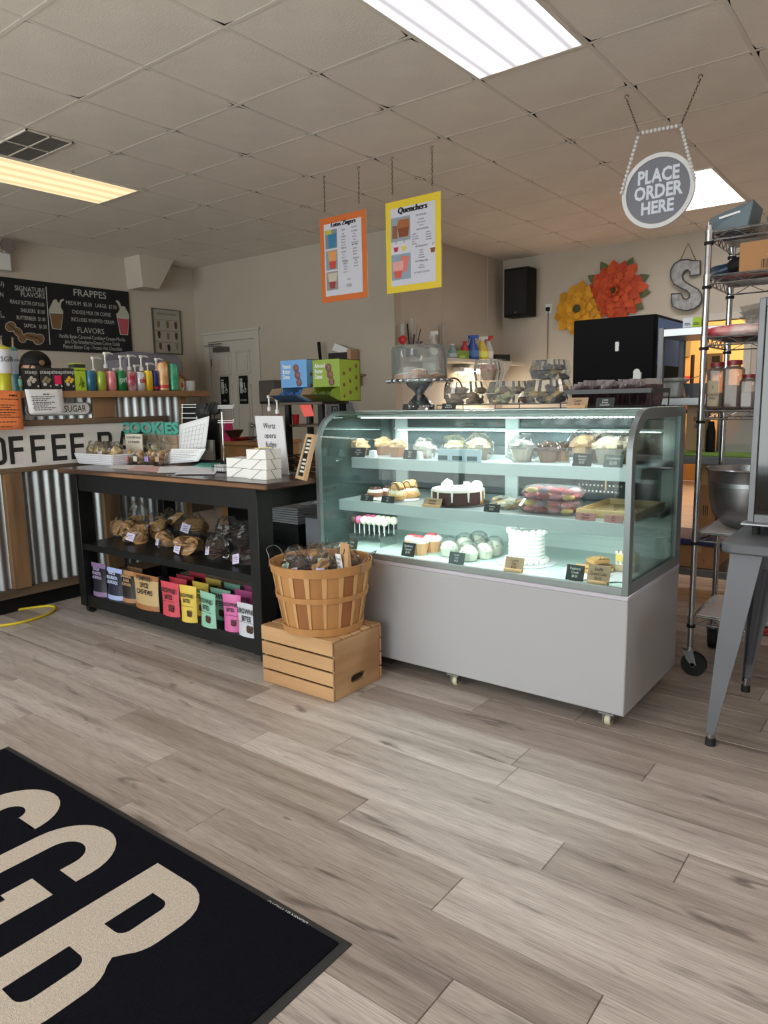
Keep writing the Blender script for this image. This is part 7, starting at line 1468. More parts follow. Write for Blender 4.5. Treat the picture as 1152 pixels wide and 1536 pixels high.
# --- S letter ---
GAL = mat('galvanised_letter', (150, 150, 152), .5, .6, var=.25, scale=18)
t = thing('wall_letter', 'galvanised metal letter S hanging by twine on the rear wall', 'letter', tuple(P(1029, 430, 'Y', YB-.05)))
Sp = [(1050, 411), (1035, 414), (1035, 408), (1031, 404), (1026, 407), (1023, 413), (1024, 419), (1030, 424), (1038, 429), (1047, 434), (1052, 441), (1053, 449), (1049, 457), (1041, 463), (1030, 466), (1018, 464), (1009, 459), (1007, 452), (1007, 441), (1021, 440), (1024, 447), (1029, 449), (1034, 446), (1034, 440), (1030, 436), (1021, 432), (1011, 426), (1006, 417), (1006, 405), (1011, 396), (1020, 390), (1032, 389), (1040, 391), (1050, 391)]
pts = [P(x, y, 'Y', YB-.07) for x, y in Sp]; poly = [(p.x, p.z) for p in pts]
MB().prism(poly, YB-.062, YB-.012, 'XZ').build('face', GAL, t, world=True, smooth=False); b = MB(); b.tube([Vector((x, YB-.066, z)) for x, z in poly], .007, 6, closed=True); b.build('rim', mat('rim_dark', (84, 84, 86), .5, .5), t, world=True)
b = MB(); b.tube([P(1020, 391, 'Y', YB-.03), P(1032, 365, 'Y', YB-.03), P(1044, 391, 'Y', YB-.03)], .005, 5); b.build('twine', mat('jute', (120, 96, 70), .8), t, world=True)
# --- black fridge ---
t = thing('black_fridge', 'tall black refrigerator with white hook behind the display case', 'refrigerator', (-1.69, 4.9, 0))
fz = 1.757; MB().cbx(-1.945, -1.425, 4.62, 5.20, .03, fz, .008).build('cabinet', BLACKM, t, world=True); MB().cbx(-1.945, -1.425, 4.585, 4.615, .05, fz-.004, .006).build('door', mat('black_fridge_door', (10, 10, 12), .7, spec=.15), t, world=True)
MB().bx(-1.4245, -1.4235, 4.65, 5.18, 1.45, fz-.02).build('side_panel', mat('blue_side_reflection', (104, 146, 214), .35), t, world=True)  # thin blue sheet painted as a reflection on the black fridge side
a, c = P(924, 513, 'Y', 4.585), P(929, 527, 'Y', 4.585); MB().cbx(a.x, c.x, 4.568, 4.585, c.z, a.z, .003).build('white_hook', WHITEPL, t, world=True)
p = P(954, 570, 'Y', 4.2); a, c = P(949, 556, 'Y', 4.1), P(960, 590, 'Y', 4.1)
t = thing('white_scoop', 'white rounded plastic scoop handle before the black fridge', 'scoop', (a.x, 4.1, 0)); MB().lathe([(.03, 0), (.03, .04)], 12, c=((a.x+c.x)/2, 4.1, 1.16)).obox(((a.x+c.x)/2-.01, 4.1, 1.18), ((a.x+c.x)/2+.006, 4.1, a.z-.01), (c.x-a.x)*.9, .02).ball(((a.x+c.x)/2, 4.1, a.z-.01), (c.x-a.x)*.45, 10, sy=.5).build('scoop_body', WHITEPL, t, world=True)
t2 = thing('prep_table', 'stainless prep table between the display case and the fridge', 'table', (-1.7, 4.15, 0)); MB().cbx(-2.3, -1.40, 3.95, 4.4, 1.13, 1.16).build('top', STEEL, t2, world=True)
for x in (-2.26, -1.46):
    for y in (3.99, 4.34): MB().tube([(x, y, 0), (x, y, 1.13)], .018).build('leg', STEEL, t2, world=True)
# --- steel four tier shelf ---
t = thing('steel_shelving', 'stainless solid shelving unit with square posts behind the chrome rack', 'shelving', (-.9, 4.8, 0))
sx0, sx1, sy0, sy1 = -1.375, -.15, 4.5, 4.98
zs = [1.65, 1.245, .90, .22]
for z in zs: MB().bx(sx0, sx1, sy0, sy1, z-.045, z).build('tier', STEEL, t, world=True, bev=.003)
for x in (sx0, sx1-.035):
    for y in (sy0, sy1-.035): p_ = MB().bx(x-.002, x+.033, y-.002, y+.033, 0.0, 1.66).build('post', DARKSTEEL, t, world=True, bev=.004)
def on_shelf(x, Y, z): p = P(x, 500, 'Y', Y); return Vector((p.x, Y, z))
for k, (x, c_, lb) in enumerate([(1031, (224, 228, 236), 'white folded card on the steel shelving top'), (1044, (176, 206, 60), 'lime green folded card on the steel shelving top')]):
    p = on_shelf(x, 4.6, zs[0]); t = thing('folded_card', lb, 'card', tuple(p)); MB().add([(-.028, 0, 0), (.026, 0, 0), (.026, .004, .066), (-.028, .004, .064), (-.028, .03, 0), (.026, .03, 0)], [(0, 1, 2, 3), (3, 2, 5, 4)]).build('card', mat('fcard%d' % k, c_, .7), t, fix=False); MB().bx(-.018, .018, -.0005, .003, .022, .026).bx(-.018, .012, -.0005, .003, .03, .034).build('printed_lines', INK, t)
p = on_shelf(1008, 4.7, zs[1]); a = P(990, 567, 'Y', 4.6); c = P(1030, 567, 'Y', 4.6)
t = thing('clear_tub', 'clear plastic tub on the middle tier of the steel shelving', 'tub', (p.x, 4.7, zs[1])); w_ = (c.x-a.x)/2; h = a.z-zs[1]
MB().cbx(-w_, w_, -.09, .12, .002, h*.8, .01).build('tub_body', clear('milky_plastic', (226, 226, 224), 1, .1, .35), t); MB().cbx(-w_*1.05, w_*1.05, -.1, .13, h*.8, h, .008).build('lid', clear('milky_plastic', (226, 226, 224), 1, .1, .35), t)
p = on_shelf(1048, 4.68, zs[1]); t = thing('grey_bin', 'grey plastic bin with papers beside the clear tub', 'bin', (p.x, 4.68, zs[1])); MB().lathe([(.055, 0), (.075, .085)], 4, caps=True).build('bin_body', mat('grey_bin', (96, 100, 108), .5), t, smooth=False); MB().add([(-.08, -.07, .09), (.12, -.07, .16), (.12, .06, .17), (-.08, .06, .10)], [(0, 1, 2, 3)]).build('papers', WHITEP, t, fix=False)
p = on_shelf(1022, 4.75, zs[2]); t = thing('green_board', 'thin green cutting board on the lower steel tier', 'board', (-.95, 4.72, zs[2])); MB().cbx(-.35, .35, -.2, .2, 0, .022, .004).build('board_body', mat('green_board', (140, 178, 84), .5), t)
for k, (x, w_, h, c_, lb) in enumerate([(1020, .06, .22, (220, 186, 150), 'tan jar on the green cutting board'), (1054, .11, .34, (206, 176, 140), 'cream carton with printed marks behind the chrome post')]):
    p = on_shelf(x, 4.72, zs[2]+.0225); t = thing(['tan_jar', 'cream_carton'][k], lb, ['jar', 'carton'][k], tuple(p))
    if k: MB().cbx(-w_/2, w_/2, -.06, .06, 0, h, .003).build('carton_body', mat('ccart', c_, .6), t); text('III\n#', t, (0, -.061, h*.5), .04, INK)
    else: MB().lathe([(.03, 0), (.03, h*.6), (.02, h*.75), (.02, h*.8)], 16).build('jar_body', mat('tjar', c_, .6), t)
p = on_shelf(1075, 4.62, zs[2]); t = thing('black_bottle', 'black upright bottle beside the cream carton', 'bottle', (p.x-.0, 4.60, zs[2]+.0225)); MB().lathe([(.028, 0), (.026, .12), (.018, .16), (.016, .18)], 14).build('bottle_body', BLACKM, t)
p = P(1108, 640, 'Y', 4.7); t = thing('oil_jug', 'large clear jug with yellow oil behind the chrome rack', 'jug', (p.x, 4.72, zs[2])); MB().cbx(-.11, .11, -.08, .1, .001, .30, .02).build('jug_body', clear('jug_plastic', (226, 220, 214), 1, .08, .5), t); MB().cbx(-.105, .105, -.075, .095, .004, .07, .01).build('oil', mat('oil_yellow', (190, 160, 60), .3), t)
# lower items: boxes
CARD = mat('cardboard', (170, 124, 82), .8, var=.05, scale=4)
def cbox(x0, x1, ytop, Y, z, d, lb, hmax=None, m=CARD):
    a, c = P(x0, ytop, 'Y', Y), P(x1, ytop, 'Y', Y); t = thing('cardboard_box', lb, 'box', ((a.x+c.x)/2, Y+d/2, z)); w_ = (c.x-a.x)/2; h = max(.05, a.z-z)
    if hmax: h = min(h, hmax)
    MB().cbx(-w_, w_, -d/2, d/2, 0, h, .003).build('carton', m, t); MB().bx(-.025, .025, -d/2-.0008, d/2, h*.7, h+.0008).build('tape', mat('tape_tan', (190, 150, 104), .4), t)
    text('III', t, (w_*.4, -d/2-.001, h*.35), h*.2, INK, wx=.5); return t
cbox(1052, 1066, 694, 4.62, .40, .2, 'upright orange cardboard box on the lower crate')
t = thing('blue_tray', 'dark blue flat plastic tray on the cardboard stack', 'tray', (-1.12, 4.72, .36)); MB().cbx(-.2, .22, -.2, .2, 0, .035, .004).build('tray_body', mat('blue_tray', (46, 48, 96), .5), t)
cbox(1021, 1075, 778, 4.53, .221, .4, 'wide cardboard box on the lowest steel tier', hmax=.138)
# --- kitchen room beyond the opening ---
kl = bpy.data.lights.new('kitchen_bulb', 'POINT'); kl.energy = 110; kl.color = (1, .80, .56); kl.shadow_soft_size = .25; ko = bpy.data.objects.new('kitchen_bulb', kl); ko.location = (-1.6, 9.6, 2.5); COL.objects.link(ko)
t = thing('pendant_lamp', 'round warm ceiling lamp in the yellow room', 'lamp', (-1.2, 9.9, H-.3)); MB().ball((0, 0, 0), .12, 14).build('globe', mat('warm_globe', (255, 214, 150), .5, emit=4), t); MB().tube([(0, 0, .11), (0, 0, .3)], .01).build('cord', BLACKM, t)
t = thing('wooden_cupboard', 'tall pale wooden cupboard in the yellow room', 'cupboard', (-2.9, 10.2, 0)); CW = mat('pale_cupboard', (214, 176, 124), .6, var=.08, scale=3, stretch=(1, 1, .2)); a, c = P(986, 500, 'Y', 10.0), P(1005, 500, 'Y', 10.0)
MB().cbx(a.x-.4, c.x, 10.0, 10.5, 0, 2.0).build('carcass', CW, t, world=True)
for k in range(2): MB().cbx(a.x-.38+k*.34, a.x-.06+k*.36, 9.98, 10.0, .1, 1.45).build('door', CW, t, world=True)
MB().cbx(a.x+.1, c.x-.02, 9.98, 10.0, 1.5, 1.95).build('door', mat('floral_panel', (196, 176, 140), .7, c2=(120, 110, 84), scale=22), t, world=True)
a, c = P(1011, 500, 'Y', 11.15), P(1034, 535, 'Y', 11.15); t = thing('olive_board', 'square olive board on the yellow wall', 'board', tuple((a+c)/2)); MB().cbx(a.x, c.x, 11.15, 11.19, c.z, a.z+.1).build('board_body', mat('olive_grey', (150, 138, 96), .7), t, world=True)
a = P(1005, 575, 'Y', 10.8); t = thing('kitchen_table', 'dark post table in the yellow room', 'table', (-2.3, 10.6, 0)); MB().cbx(-2.9, -1.7, 10.2, 10.9, 1.02, 1.06).build('top', BLACKM, t, world=True)
for x in (-2.85, -1.77): MB().bx(x, x+.05, 10.3, 10.35, 0, 1.02).build('leg', BLACKM, t, world=True)
for k, x in enumerate((1018, 1039)): p = P(x, 540, 'Y', 10.5); tag(MB().tube([(p.x, 10.5, 1.06), (p.x, 10.5, [1.62, 1.80][k])], .025, 10).build('black_post', BLACKM, None, org=(p.x, 10.5, 1.06), world=True), ['shorter black post standing in the yellow room', 'taller black post standing in the yellow room'][k], 'post')
p = P(1022, 560, 'Y', 10.7); t = thing('pink_jug', 'pink tinted plastic jug on the yellow room table', 'jug', (p.x+.06, 10.7, 1.06)); MB().lathe([(.16, 0), (.17, .2), (.08, .36), (.06, .42)], 16).build('jug_body', mat('pink_plastic', (214, 140, 120), .4), t); MB().lathe([(.07, .42), (.07, .46)], 12).build('cap', RED, t)
p = P(1070, 545, 'Y', 11.1); t = thing('wall_phone', 'small black device on the yellow wall', 'device', tuple(p)); MB().cbx(p.x-.1, p.x+.1, 11.12, 11.2, p.z-.12, p.z+.14, .01).build('case', mat('dark_device', (80, 70, 50), .5), t, world=True); MB().cbx(p.x-.02, p.x+.08, 11.10, 11.12, p.z-.1, p.z+.1).build('screen', BLACKM, t, world=True)
# --- chrome wire shelving on wheels ---
ws = thing('wire_shelving', 'tall chrome wire shelving rack on black caster wheels', 'shelving', (-.3, 3.5, 0))
wx0, wx1, wy0, wy1 = -.822, .38, 3.32, 3.74; ZS = [1.93, 1.752, 1.50, 1.19, .655, .275]; 
for x in (wx0, wx1):
    for y in (wy0, wy1):
        b = MB(); b.tube([(x, y, .125), (x, y, 1.955)], .0127, 14).lathe([(.0127, 0), (.009, .012), (.001, .014)], 12, c=(x, y, 1.955))
        for k in range(1, 60): z = .15+k*.0305; b.lathe([(.0129, z), (.0119, z+.0012), (.0129, z+.0024)], 12, c=(x, y, 0), caps=False)
        pz_ = b.build('post', CHROME, ws, world=True)
        for z in ZS: MB().lathe([(.014, z-.052), (.019, z-.052), (.019, z-.040), (.014, z-.040)], 14, c=(x, y, 0)).build('clip_ring', BLACKM, pz_, world=True)
        c = MB(); c.tube([(x, y, .105), (x, y, .13)], .02, 14).lathe([(.03, .118), (.03, .128)], 14, c=(x, y, 0)); pr_ = [(-.024, .118), (.02, .118), (.036, .056), (.018, .046), (-.01, .08)]; [c.prism([(x+u_, v_) for u_, v_ in pr_], y+o_, y+o_+.004, 'XZ') if y == wy0 else c.prism([(y+u_, v_) for u_, v_ in pr_], x+o_, x+o_+.004, 'YZ') for o_ in (-.026, .022)]; cc_ = c.build('caster', STEEL, ws, world=True)
        if y == wy0: MB().tube([(x+.02, y-.016, .054), (x+.02, y+.016, .054)], .054, 26).build('wheel', RUBBER, cc_, world=True); MB().tube([(x+.02, y-.026, .054), (x+.02, y+.026, .054)], .011, 10).build('axle', CHROME, cc_, world=True)
        else: MB().tube([(x-.018, y+.022, .054), (x+.018, y+.022, .054)], .054, 26).build('wheel', RUBBER, cc_, world=True); MB().tube([(x-.028, y+.022, .054), (x+.028, y+.022, .054)], .011, 10).build('axle', CHROME, cc_, world=True)
        if y == wy1: MB().add([(x+.028, y+.01, .075), (x+.05, y-.01, .07), (x+.05, y+.03, .05), (x+.028, y+.03, .06), (x+.028, y+.01, .068), (x+.05, y-.01, .064), (x+.05, y+.03, .044), (x+.028, y+.03, .054)], [(0, 1, 2, 3), (7, 6, 5, 4), (0, 4, 5, 1), (1, 5, 6, 2), (2, 6, 7, 3), (3, 7, 4, 0)]).build('brake_lever', RED, cc_, world=True)
def zig(b, p0, p1, dz, n, r_=.0022):
    p0, p1 = Vector(p0), Vector(p1); pts = [p0+(p1-p0)*k/n+Vector((0, 0, dz if k % 2 else 0)) for k in range(n+1)]; b.tube(pts, r_, 5)
for z in ZS:
    b = MB()
    for y in (wy0, wy1):
        b.tube([(wx0, y, z), (wx1, y, z)], .0038, 6).tube([(wx0, y, z-.034), (wx1, y, z-.034)], .0038, 6); zig(b, (wx0+.02, y, z-.034), (wx1-.02, y, z-.034), .034, 18)
    for x in (wx0, wx1):
        b.tube([(x, wy0, z), (x, wy1, z)], .0038, 6).tube([(x, wy0, z-.034), (x, wy1, z-.034)], .0038, 6); zig(b, (x, wy0+.02, z-.034), (x, wy1-.02, z-.034), .034, 10)
        for y in (wy0, wy1): b.lathe([(.0145, z-.040), (.0165, z+.005)], 12, c=(x, y, 0))
    n = 17
    for k in range(n): y = wy0+.02+(wy1-wy0-.04)*k/(n-1); b.tube([(wx0, y, z+.002), (wx1, y, z+.002)], .0018, 4)
    for k in range(3): x = wx0+(wx1-wx0)*(k+1)/4; b.tube([(x, wy0, z-.002), (x, wy1, z-.002)], .0035, 5)
    b.build('wire_shelf', CHROME, ws, world=True)
# solid sheets on two lower shelves
for z, lb in ((.655, 'white plastic sheet on the bowl tier of the wire rack'), (.275, 'white plastic sheet on the bottom tier of the wire rack')):
    tag(MB().cbx(wx0+.02, wx1-.02, wy0+.01, wy1-.02, z+.004, z+.008, .001).build('shelf_liner', mat('liner_white', (206, 202, 204), .4), None, org=(wx0, wy0, z), world=True), lb, 'shelf liner')
def Zt(k): return ZS[k]+.0045
# items on rack
p = P(1090, 345, 'Y', 3.5); a, c = P(1069, 340, 'Y', 3.42), P(1113, 330, 'Y', 3.42)
t = thing('grey_bin', 'teal grey plastic storage box on top of the wire rack', 'box', (a.x+.08, 3.5, Zt(0))); h = .115; MB().add([(-.10, -.1, 0), (.06, -.1, 0), (.06, .1, 0), (-.10, .1, 0), (-.09, -.09, .07), (.08, -.1, h), (.08, .1, h), (-.09, .1, .07)], [(0,3,2,1),(4,5,6,7),(0,1,5,4),(1,2,6,5),(2,3,7,6),(3,0,4,7)]).build('box_body', mat('teal_grey', (84, 100, 110), .4), t, smooth=False, bev=.004); MB().obox((-.05, -.102, .06), (.03, -.102, .075), .003, .008).build('printed_mark', WHITEP, t)
t = thing('film_pack', 'clear wrapped pack beside the teal grey box on top of the wire rack', 'packet', (a.x+.30, 3.5, Zt(0))); MB().ball((0, 0, .05), .11, 14, sz=.5, jit=.4, low=-.9).build('film', clear('film_grey', (200, 196, 198), 1, .1, .3), t, smooth=False); MB().cbx(-.07, .07, -.05, .05, .005, .05).build('contents', mat('pack_in', (120, 96, 96), .7), t)
a, c = P(1110, 365, 'Y', 3.36), P(1160, 405, 'Y', 3.36); t = thing('cardboard_box', 'tan cardboard box with printed barcode on the second wire tier', 'box', (a.x, 3.36, Zt(1))); h = a.z-Zt(1); h = min(max(h, .12), .163)
MB().cbx(0, .30, 0, .24, 0, h, .003).build('carton', CARD, t); MB().add([(.10, -.001, h*.5), (.26, -.001, h*.62), (.26, -.001, h*.95), (.16, -.001, h*.9)], [(0, 1, 2, 3)]).build('torn_tape', mat('tape_tan', (190, 150, 104), .4), t, fix=False)
q = MB(); 
for k in range(9): q.bx(.085+k*.006, .085+k*.006+.0015*(1+k % 2), -.0012, 0, .01, .045)
q.build('barcode', INK, t)
pb_ = P(1082, 404, 'Y', 3.45); t = thing('blue_torch', 'dark blue capped bottle lying on the second wire tier', 'bottle', (pb_.x, 3.45, Zt(1)+.03)); b = MB(); b.T = Matrix.Rotation(R(75), 4, 'Y'); b.lathe([(.001, -.06), (.026, -.05), (.030, -.02), (.022, .03)], 16).build('cap_end', mat('navy_cap', (24, 48, 72), .3), t); b = MB(); b.T = Matrix.Rotation(R(75), 4, 'Y'); b.lathe([(.022, .03), (.032, .05), (.032, .16), (.001, .17)], 16).build('bottle_body', BLACKM, t)
# tier 3: clear trays, flour bag red white, bag
pa = P(1090, 490, 'Y', 3.5); t = thing('clear_trays', 'nested clear plastic trays on the third wire tier', 'trays', (-.60, 3.56, Zt(2)))
for k in range(3): MB().lathe([(.10+.01*k, .055+k*.02), (.14, .09+k*.022), (.145, .092+k*.022)], 4, caps=False).build('tray', CLEAR, t, smooth=False)
MB().bx(-.07, .07, -.06, .06, 0, .055).build('carton', mat('pinkish_pack', (206, 176, 176), .6), t)
pr = P(1062, 519, 'Y', 3.36); t = thing('bread_bag', 'red and white printed flour tortilla bag on the third wire tier', 'packet', (pr.x+.09, 3.40, Zt(2))); MB().ball((0, 0, .022), .13, 16, sz=.20, sy=.4, jit=.15, low=-.95).build('bag_body', mat('red_white_bag', (206, 44, 60), .45, c2=(226, 206, 200), scale=14), t)
t = thing('bread_pack', 'tan wrapped bread with red stripe on the third wire tier', 'bread', (pr.x+.30, 3.43, Zt(2))); MB().ball((0, 0, .035), .13, 16, sz=.30, sy=.5, jit=.15, low=-.95).build('bread_body', mat('bread_tan', (196, 156, 120), .6), t); MB().obox((-.1, -.068, .03), (.1, -.068, .026), .012, .02).build('stripe', RED, t)
t = thing('plastic_bag', 'crumpled clear plastic bag at the right of the third wire tier', 'bag', (pr.x+.36, 3.52, Zt(2))); MB().ball((0, 0, .11), .11, 14, sz=1.15, jit=.6, seed=4, low=-.95).build('bag_body', clear('bag_grey', (206, 204, 208), 1.4, .12, .25), t, smooth=False)
# tier 4: jars with red lids
JM = clear('jar_plastic', (222, 212, 208), 1.2, .06, .22, 1.5, (190, 170, 160))
for k, (x0, x1, yl, w_, d, fc, lb) in enumerate([(1060, 1085, 544, 0, .085, (150, 118, 104), 'square clear jar with red lid and printed label on the rack'), (1085, 1112, 541, 0, .085, (120, 92, 76), 'square clear jar with red lid, middle of the rack jars'), (1109, 1133, 562, 0, .085, (196, 196, 204), 'shorter clear jar with red lid and white contents')]):
    Y = 3.36+.01*k; a, c = P(x0, yl, 'Y', Y), P(x1, yl, 'Y', Y); w_ = (c.x-a.x); zt = a.z; z0 = Zt(3); h = zt-z0
    t = thing('storage_jar', lb, 'jar', ((a.x+c.x)/2, Y+.05, z0), 0, 'red lidded jars on the wire rack')
    MB().cbx(-w_/2, w_/2, -.05, .05, .001, h*.88, .012).build('jar_body', JM, t); MB().lathe([(w_*.36, h*.88), (w_*.36, h*.92)], 20).build('neck', JM, t); MB().lathe([(w_*.42, h*.915), (w_*.43, h*.93), (w_*.42, h*1.0), (w_*.38, h*1.01)], 28, rip=.012).build('lid', mat('dark_red_lid', (128, 28, 36), .4), t)
    MB().cbx(-w_*.44, w_*.44, -.044, .044, .006, h*[.36, .5, .5][k], .008).build('contents', mat('jc%d' % k, fc, .8), t)
    if k == 0: MB().bx(-w_*.36, w_*.26, -.052, -.0505, h*.08, h*.62).build('paper_label', mat('old_label', (176, 160, 136), .7), t); text('2\n\nCAKE\nMIX', t, (-w_*.05, -.0525, h*.36), h*.08, INK)
# tier 5: bowl
bwx = P(1096, 740, 'Y', 3.52); t = thing('mixing_bowl', 'large stainless steel mixer bowl on the wire rack', 'bowl', (-.66, 3.52, .655+.0085)); rT = .165
MB().lathe([(.05, 0), (.09, .012), (.135, .06), (.155, .13), (.158, .19), (.162, .192), (.162, .212), (.158, .214), (.168, .262), (.172, .268), (.166, .270), (.152, .20), (.148, .12), (.12, .05), (.06, .014), (.001, .012)], 44).build('bowl_body', STEEL, t)
MB().lathe([(.174, .262), (.177, .267), (.173, .272), (.168, .270)], 44, caps=False).build('rolled_rim', CHROME, t)
# bottom: flour sack
t = thing('flour_sack', 'white paper flour sack standing on the bottom tier of the wire rack', 'sack', (-.58, 3.54, .275+.0085)); SK_ = mat('white_sack', (206, 204, 204), .7, bump=.3, bscale=12)
def sk(u, v):
    a = 2*math.pi*u; c_, s_ = math.cos(a), math.sin(a); e = (abs(c_)**5+abs(s_)**5)**(-.2); k = 1-.10*abs(math.sin(math.pi*v*3.2))*.6+.03*noise.noise(Vector((c_*2, s_*2, v*5))); top = 1 if v < .8 else 1-.75*((v-.8)/.2)
    return Vector((c_*e*.13*k, s_*e*.10*k*top, .34*v))
MB().grid(sk, 28, 20).lathe([(.001, 0), (.10, 0)], 8, caps=False).build('sack_body', SK_, t); MB().cbx(-.125, .125, -.012, .012, .335, .352).build('folded_top', SK_, t)
q = MB()
for k in range(9): q.obox((.03+.008*k, -.102, .24), (.03+.008*k, -.102, .30), .0015+.001*(k % 2), .003)
q.build('barcode', INK, t)
# --- grey metal cafe table ---
GT = mat('grey_table_metal', (92, 92, 98), .5, .35, var=.05, scale=3)
ct_ = thing('metal_table', 'grey sheet metal table with splayed channel legs and rubber feet', 'table', (-.25, 2.97, 0)); tx0, tx1, ty0, ty1 = -.585, .02, 2.69, 3.27; tz = .745
def rrect(x0, x1, y0, y1, r_, n=6): 
    o = []
    for cx, cy, s in [(x1-r_, y0+r_, -90), (x1-r_, y1-r_, 0), (x0+r_, y1-r_, 90), (x0+r_, y0+r_, 180)]: o += [(cx+r_*math.cos(R(s+k*90/n)), cy+r_*math.sin(R(s+k*90/n))) for k in range(n+1)]
    return o
MB().prism(rrect(tx0, tx1, ty0, ty1, .05), tz-.038, tz, 'XY').build('top', GT, ct_, world=True, bev=.006)
for (x, y, sx_, sy_) in [(tx0, ty0, 1, 1), (tx0, ty1, 1, -1), (tx1, ty0, -1, 1), (tx1, ty1, -1, -1)]:
    tp_ = Vector((x+sx_*.085, y+sy_*.085, tz-.03)); ft = Vector((x-sx_*-.008, y-sy_*.030 if sy_ > 0 else y-.0, .045)); ft = Vector((x+sx_*.012, y-.03 if sy_ > 0 else y-.015, .045)); b = MB(); vs = []
    for (c, s) in ((tp_, .105), (tp_*.5+ft*.5, .075), (ft, .030)):
        ring = [(-s*.5, -s*.5), (s*.5, -s*.5), (s*.5, -s*.42), (-s*.35, -s*.35), (-s*.42, s*.5), (-s*.5, s*.5)]
        vs += [(c.x+sx_*a+0, c.y+sy_*e, c.z) for a, e in ring]
    fs = []
    for lv in range(2):
        for k in range(6): fs.append((lv*6+k, lv*6+(k+1) % 6, (lv+1)*6+(k+1) % 6, (lv+1)*6+k))
    fs += [tuple(range(6)), tuple(range(12, 18))]
    lg = b.add(vs, fs).build('leg', GT, ct_, world=True, smooth=False, bev=.002)
    MB().obox(tp_*.75+ft*.25+Vector((sx_*.0, sy_*.0, 0)), ft+(tp_-ft)*.12, .012, .012).build('pressed_rib', GT, lg, world=True)
    MB().tube([ft+Vector((0, 0, .015)), ft+Vector((0, 0, -.02))], .014, 12).build('leg_tube', CHROME, lg, world=True); MB().tube([ft+Vector((0, 0, -.018)), (ft.x, ft.y, 0.0)], [.017, .019], 12).build('rubber_foot', RUBBER, lg, world=True)
# --- steel framed black cabinet on the table ---
t = thing('countertop_oven', 'steel framed black glass countertop cabinet standing on the metal table', 'oven', (-.3, 3.0, tz)); bz = tz+.045
ox0, oy0, oy1, oz1 = P(1132, 600, 'Y', 2.92).x, 2.92, 3.20, P(1148, 447, 'Y', 2.92).z
MB().cbx(ox0, ox0+.38, oy0+.012, oy1, bz, oz1, .004).build('housing', STEEL, t, world=True)
MB().bx(ox0, ox0+.022, oy0-.012, oy0+.012, bz, oz1).bx(ox0+.358, ox0+.38, oy0-.012, oy0+.012, bz, oz1).bx(ox0+.022, ox0+.358, oy0-.012, oy0+.012, bz, bz+.03).bx(ox0+.022, ox0+.358, oy0-.012, oy0+.012, oz1-.03, oz1).build('front_frame', DARKSTEEL, t, world=True, bev=.002)
MB().bx(ox0+.022, ox0+.358, oy0, oy0+.011, bz+.03, oz1-.03).build('glass_panel', mat('black_glass', (14, 15, 18), .08, coat=.5), t, world=True)
MB().cbx(ox0-.015, ox0+.39, oy0-.05, oy0+.02, bz-.008, bz, .002).build('drip_tray', STEEL, t, world=True)
for x in (ox0+.03, ox0+.35):
    for y in (oy0+.0, oy1-.04): MB().tube([(x, y, tz), (x, y, bz)], .014, 12).build('rubber_foot', RUBBER, t, world=True)
# --- cardboard box and things on floor behind ---
cbox(1128, 1160, 905, 4.1, 0, .3, 'blue and red printed carton on the floor behind the metal table', hmax=.3, m=mat('blue_red_carton', (40, 90, 160), .6, c2=(200, 40, 50), scale=3))
# ================= MAT =================
MATB = mat('mat_pile_black', (11, 12, 21), .95, spec=.1, var=.25, scale=120, bump=.5, bscale=400); MATE = mat('mat_rubber_edge', (40, 38, 39), .7); MATL = mat('mat_letter_pile', (192, 178, 164), .95, var=.12, scale=160, bump=.6, bscale=400)
mx0, mx1, my0, my1 = -2.690, -1.000, .02, 1.140
t = thing('door_mat', 'large black entrance mat with beige block letters on the wood floor', 'mat', ((mx0+mx1)/2, (my0+my1)/2, 0))
b = MB(); e = .022; b.add([(mx0, my0, .0005), (mx1, my0, .0005), (mx1, my1, .0005), (mx0, my1, .0005), (mx0+e, my0+e, .006), (mx1-e, my0+e, .006), (mx1-e, my1-e, .006), (mx0+e, my1-e, .006), (mx0, my0, .0025), (mx1, my0, .0025), (mx1, my1, .0025), (mx0, my1, .0025)], [(0, 1, 9, 8), (1, 2, 10, 9), (2, 3, 11, 10), (3, 0, 8, 11), (8, 9, 5, 4), (9, 10, 6, 5), (10, 11, 7, 6), (11, 8, 4, 7), (0, 3, 2, 1), (4, 5, 6, 7)]); b.build('rubber_edge', MATE, t, world=True, smooth=False)
MB().bx(mx0+e, mx1-e, my0+e, my1-e, .004, .0095).build('pile', MATB, t, world=True, smooth=False)
def stroke_letter(outer, holes, name='letter'):
    c = bpy.data.curves.new('s', 'CURVE'); c.dimensions = '2D'; c.fill_mode = 'BOTH'; c.extrude = 0
    for pl in [outer]+holes:
        s = c.splines.new('POLY'); s.points.add(len(pl)-1); s.use_cyclic_u = True
        for i, (x, y) in enumerate(pl): s.points[i].co = (x-t.location.x, y-t.location.y, 0, 1)
    o = bpy.data.objects.new('s', c); COL.objects.link(o); me = bpy.data.meshes.new_from_object(o.evaluated_get(bpy.context.evaluated_depsgraph_get())); bpy.data.objects.remove(o); bpy.data.curves.remove(c)
    me.materials.clear(); me.materials.append(MATL); o = bpy.data.objects.new(name, me); COL.objects.link(o); o.parent = t; o.location.z = .0102; return o
def arc(cx, cy, rx, ry, a0, a1, n=10): return [(cx+rx*math.cos(R(a0+(a1-a0)*k/n)), cy+ry*math.sin(R(a0+(a1-a0)*k/n))) for k in range(n+1)]
YT, YBm = 1.048, .50; S_ = .100
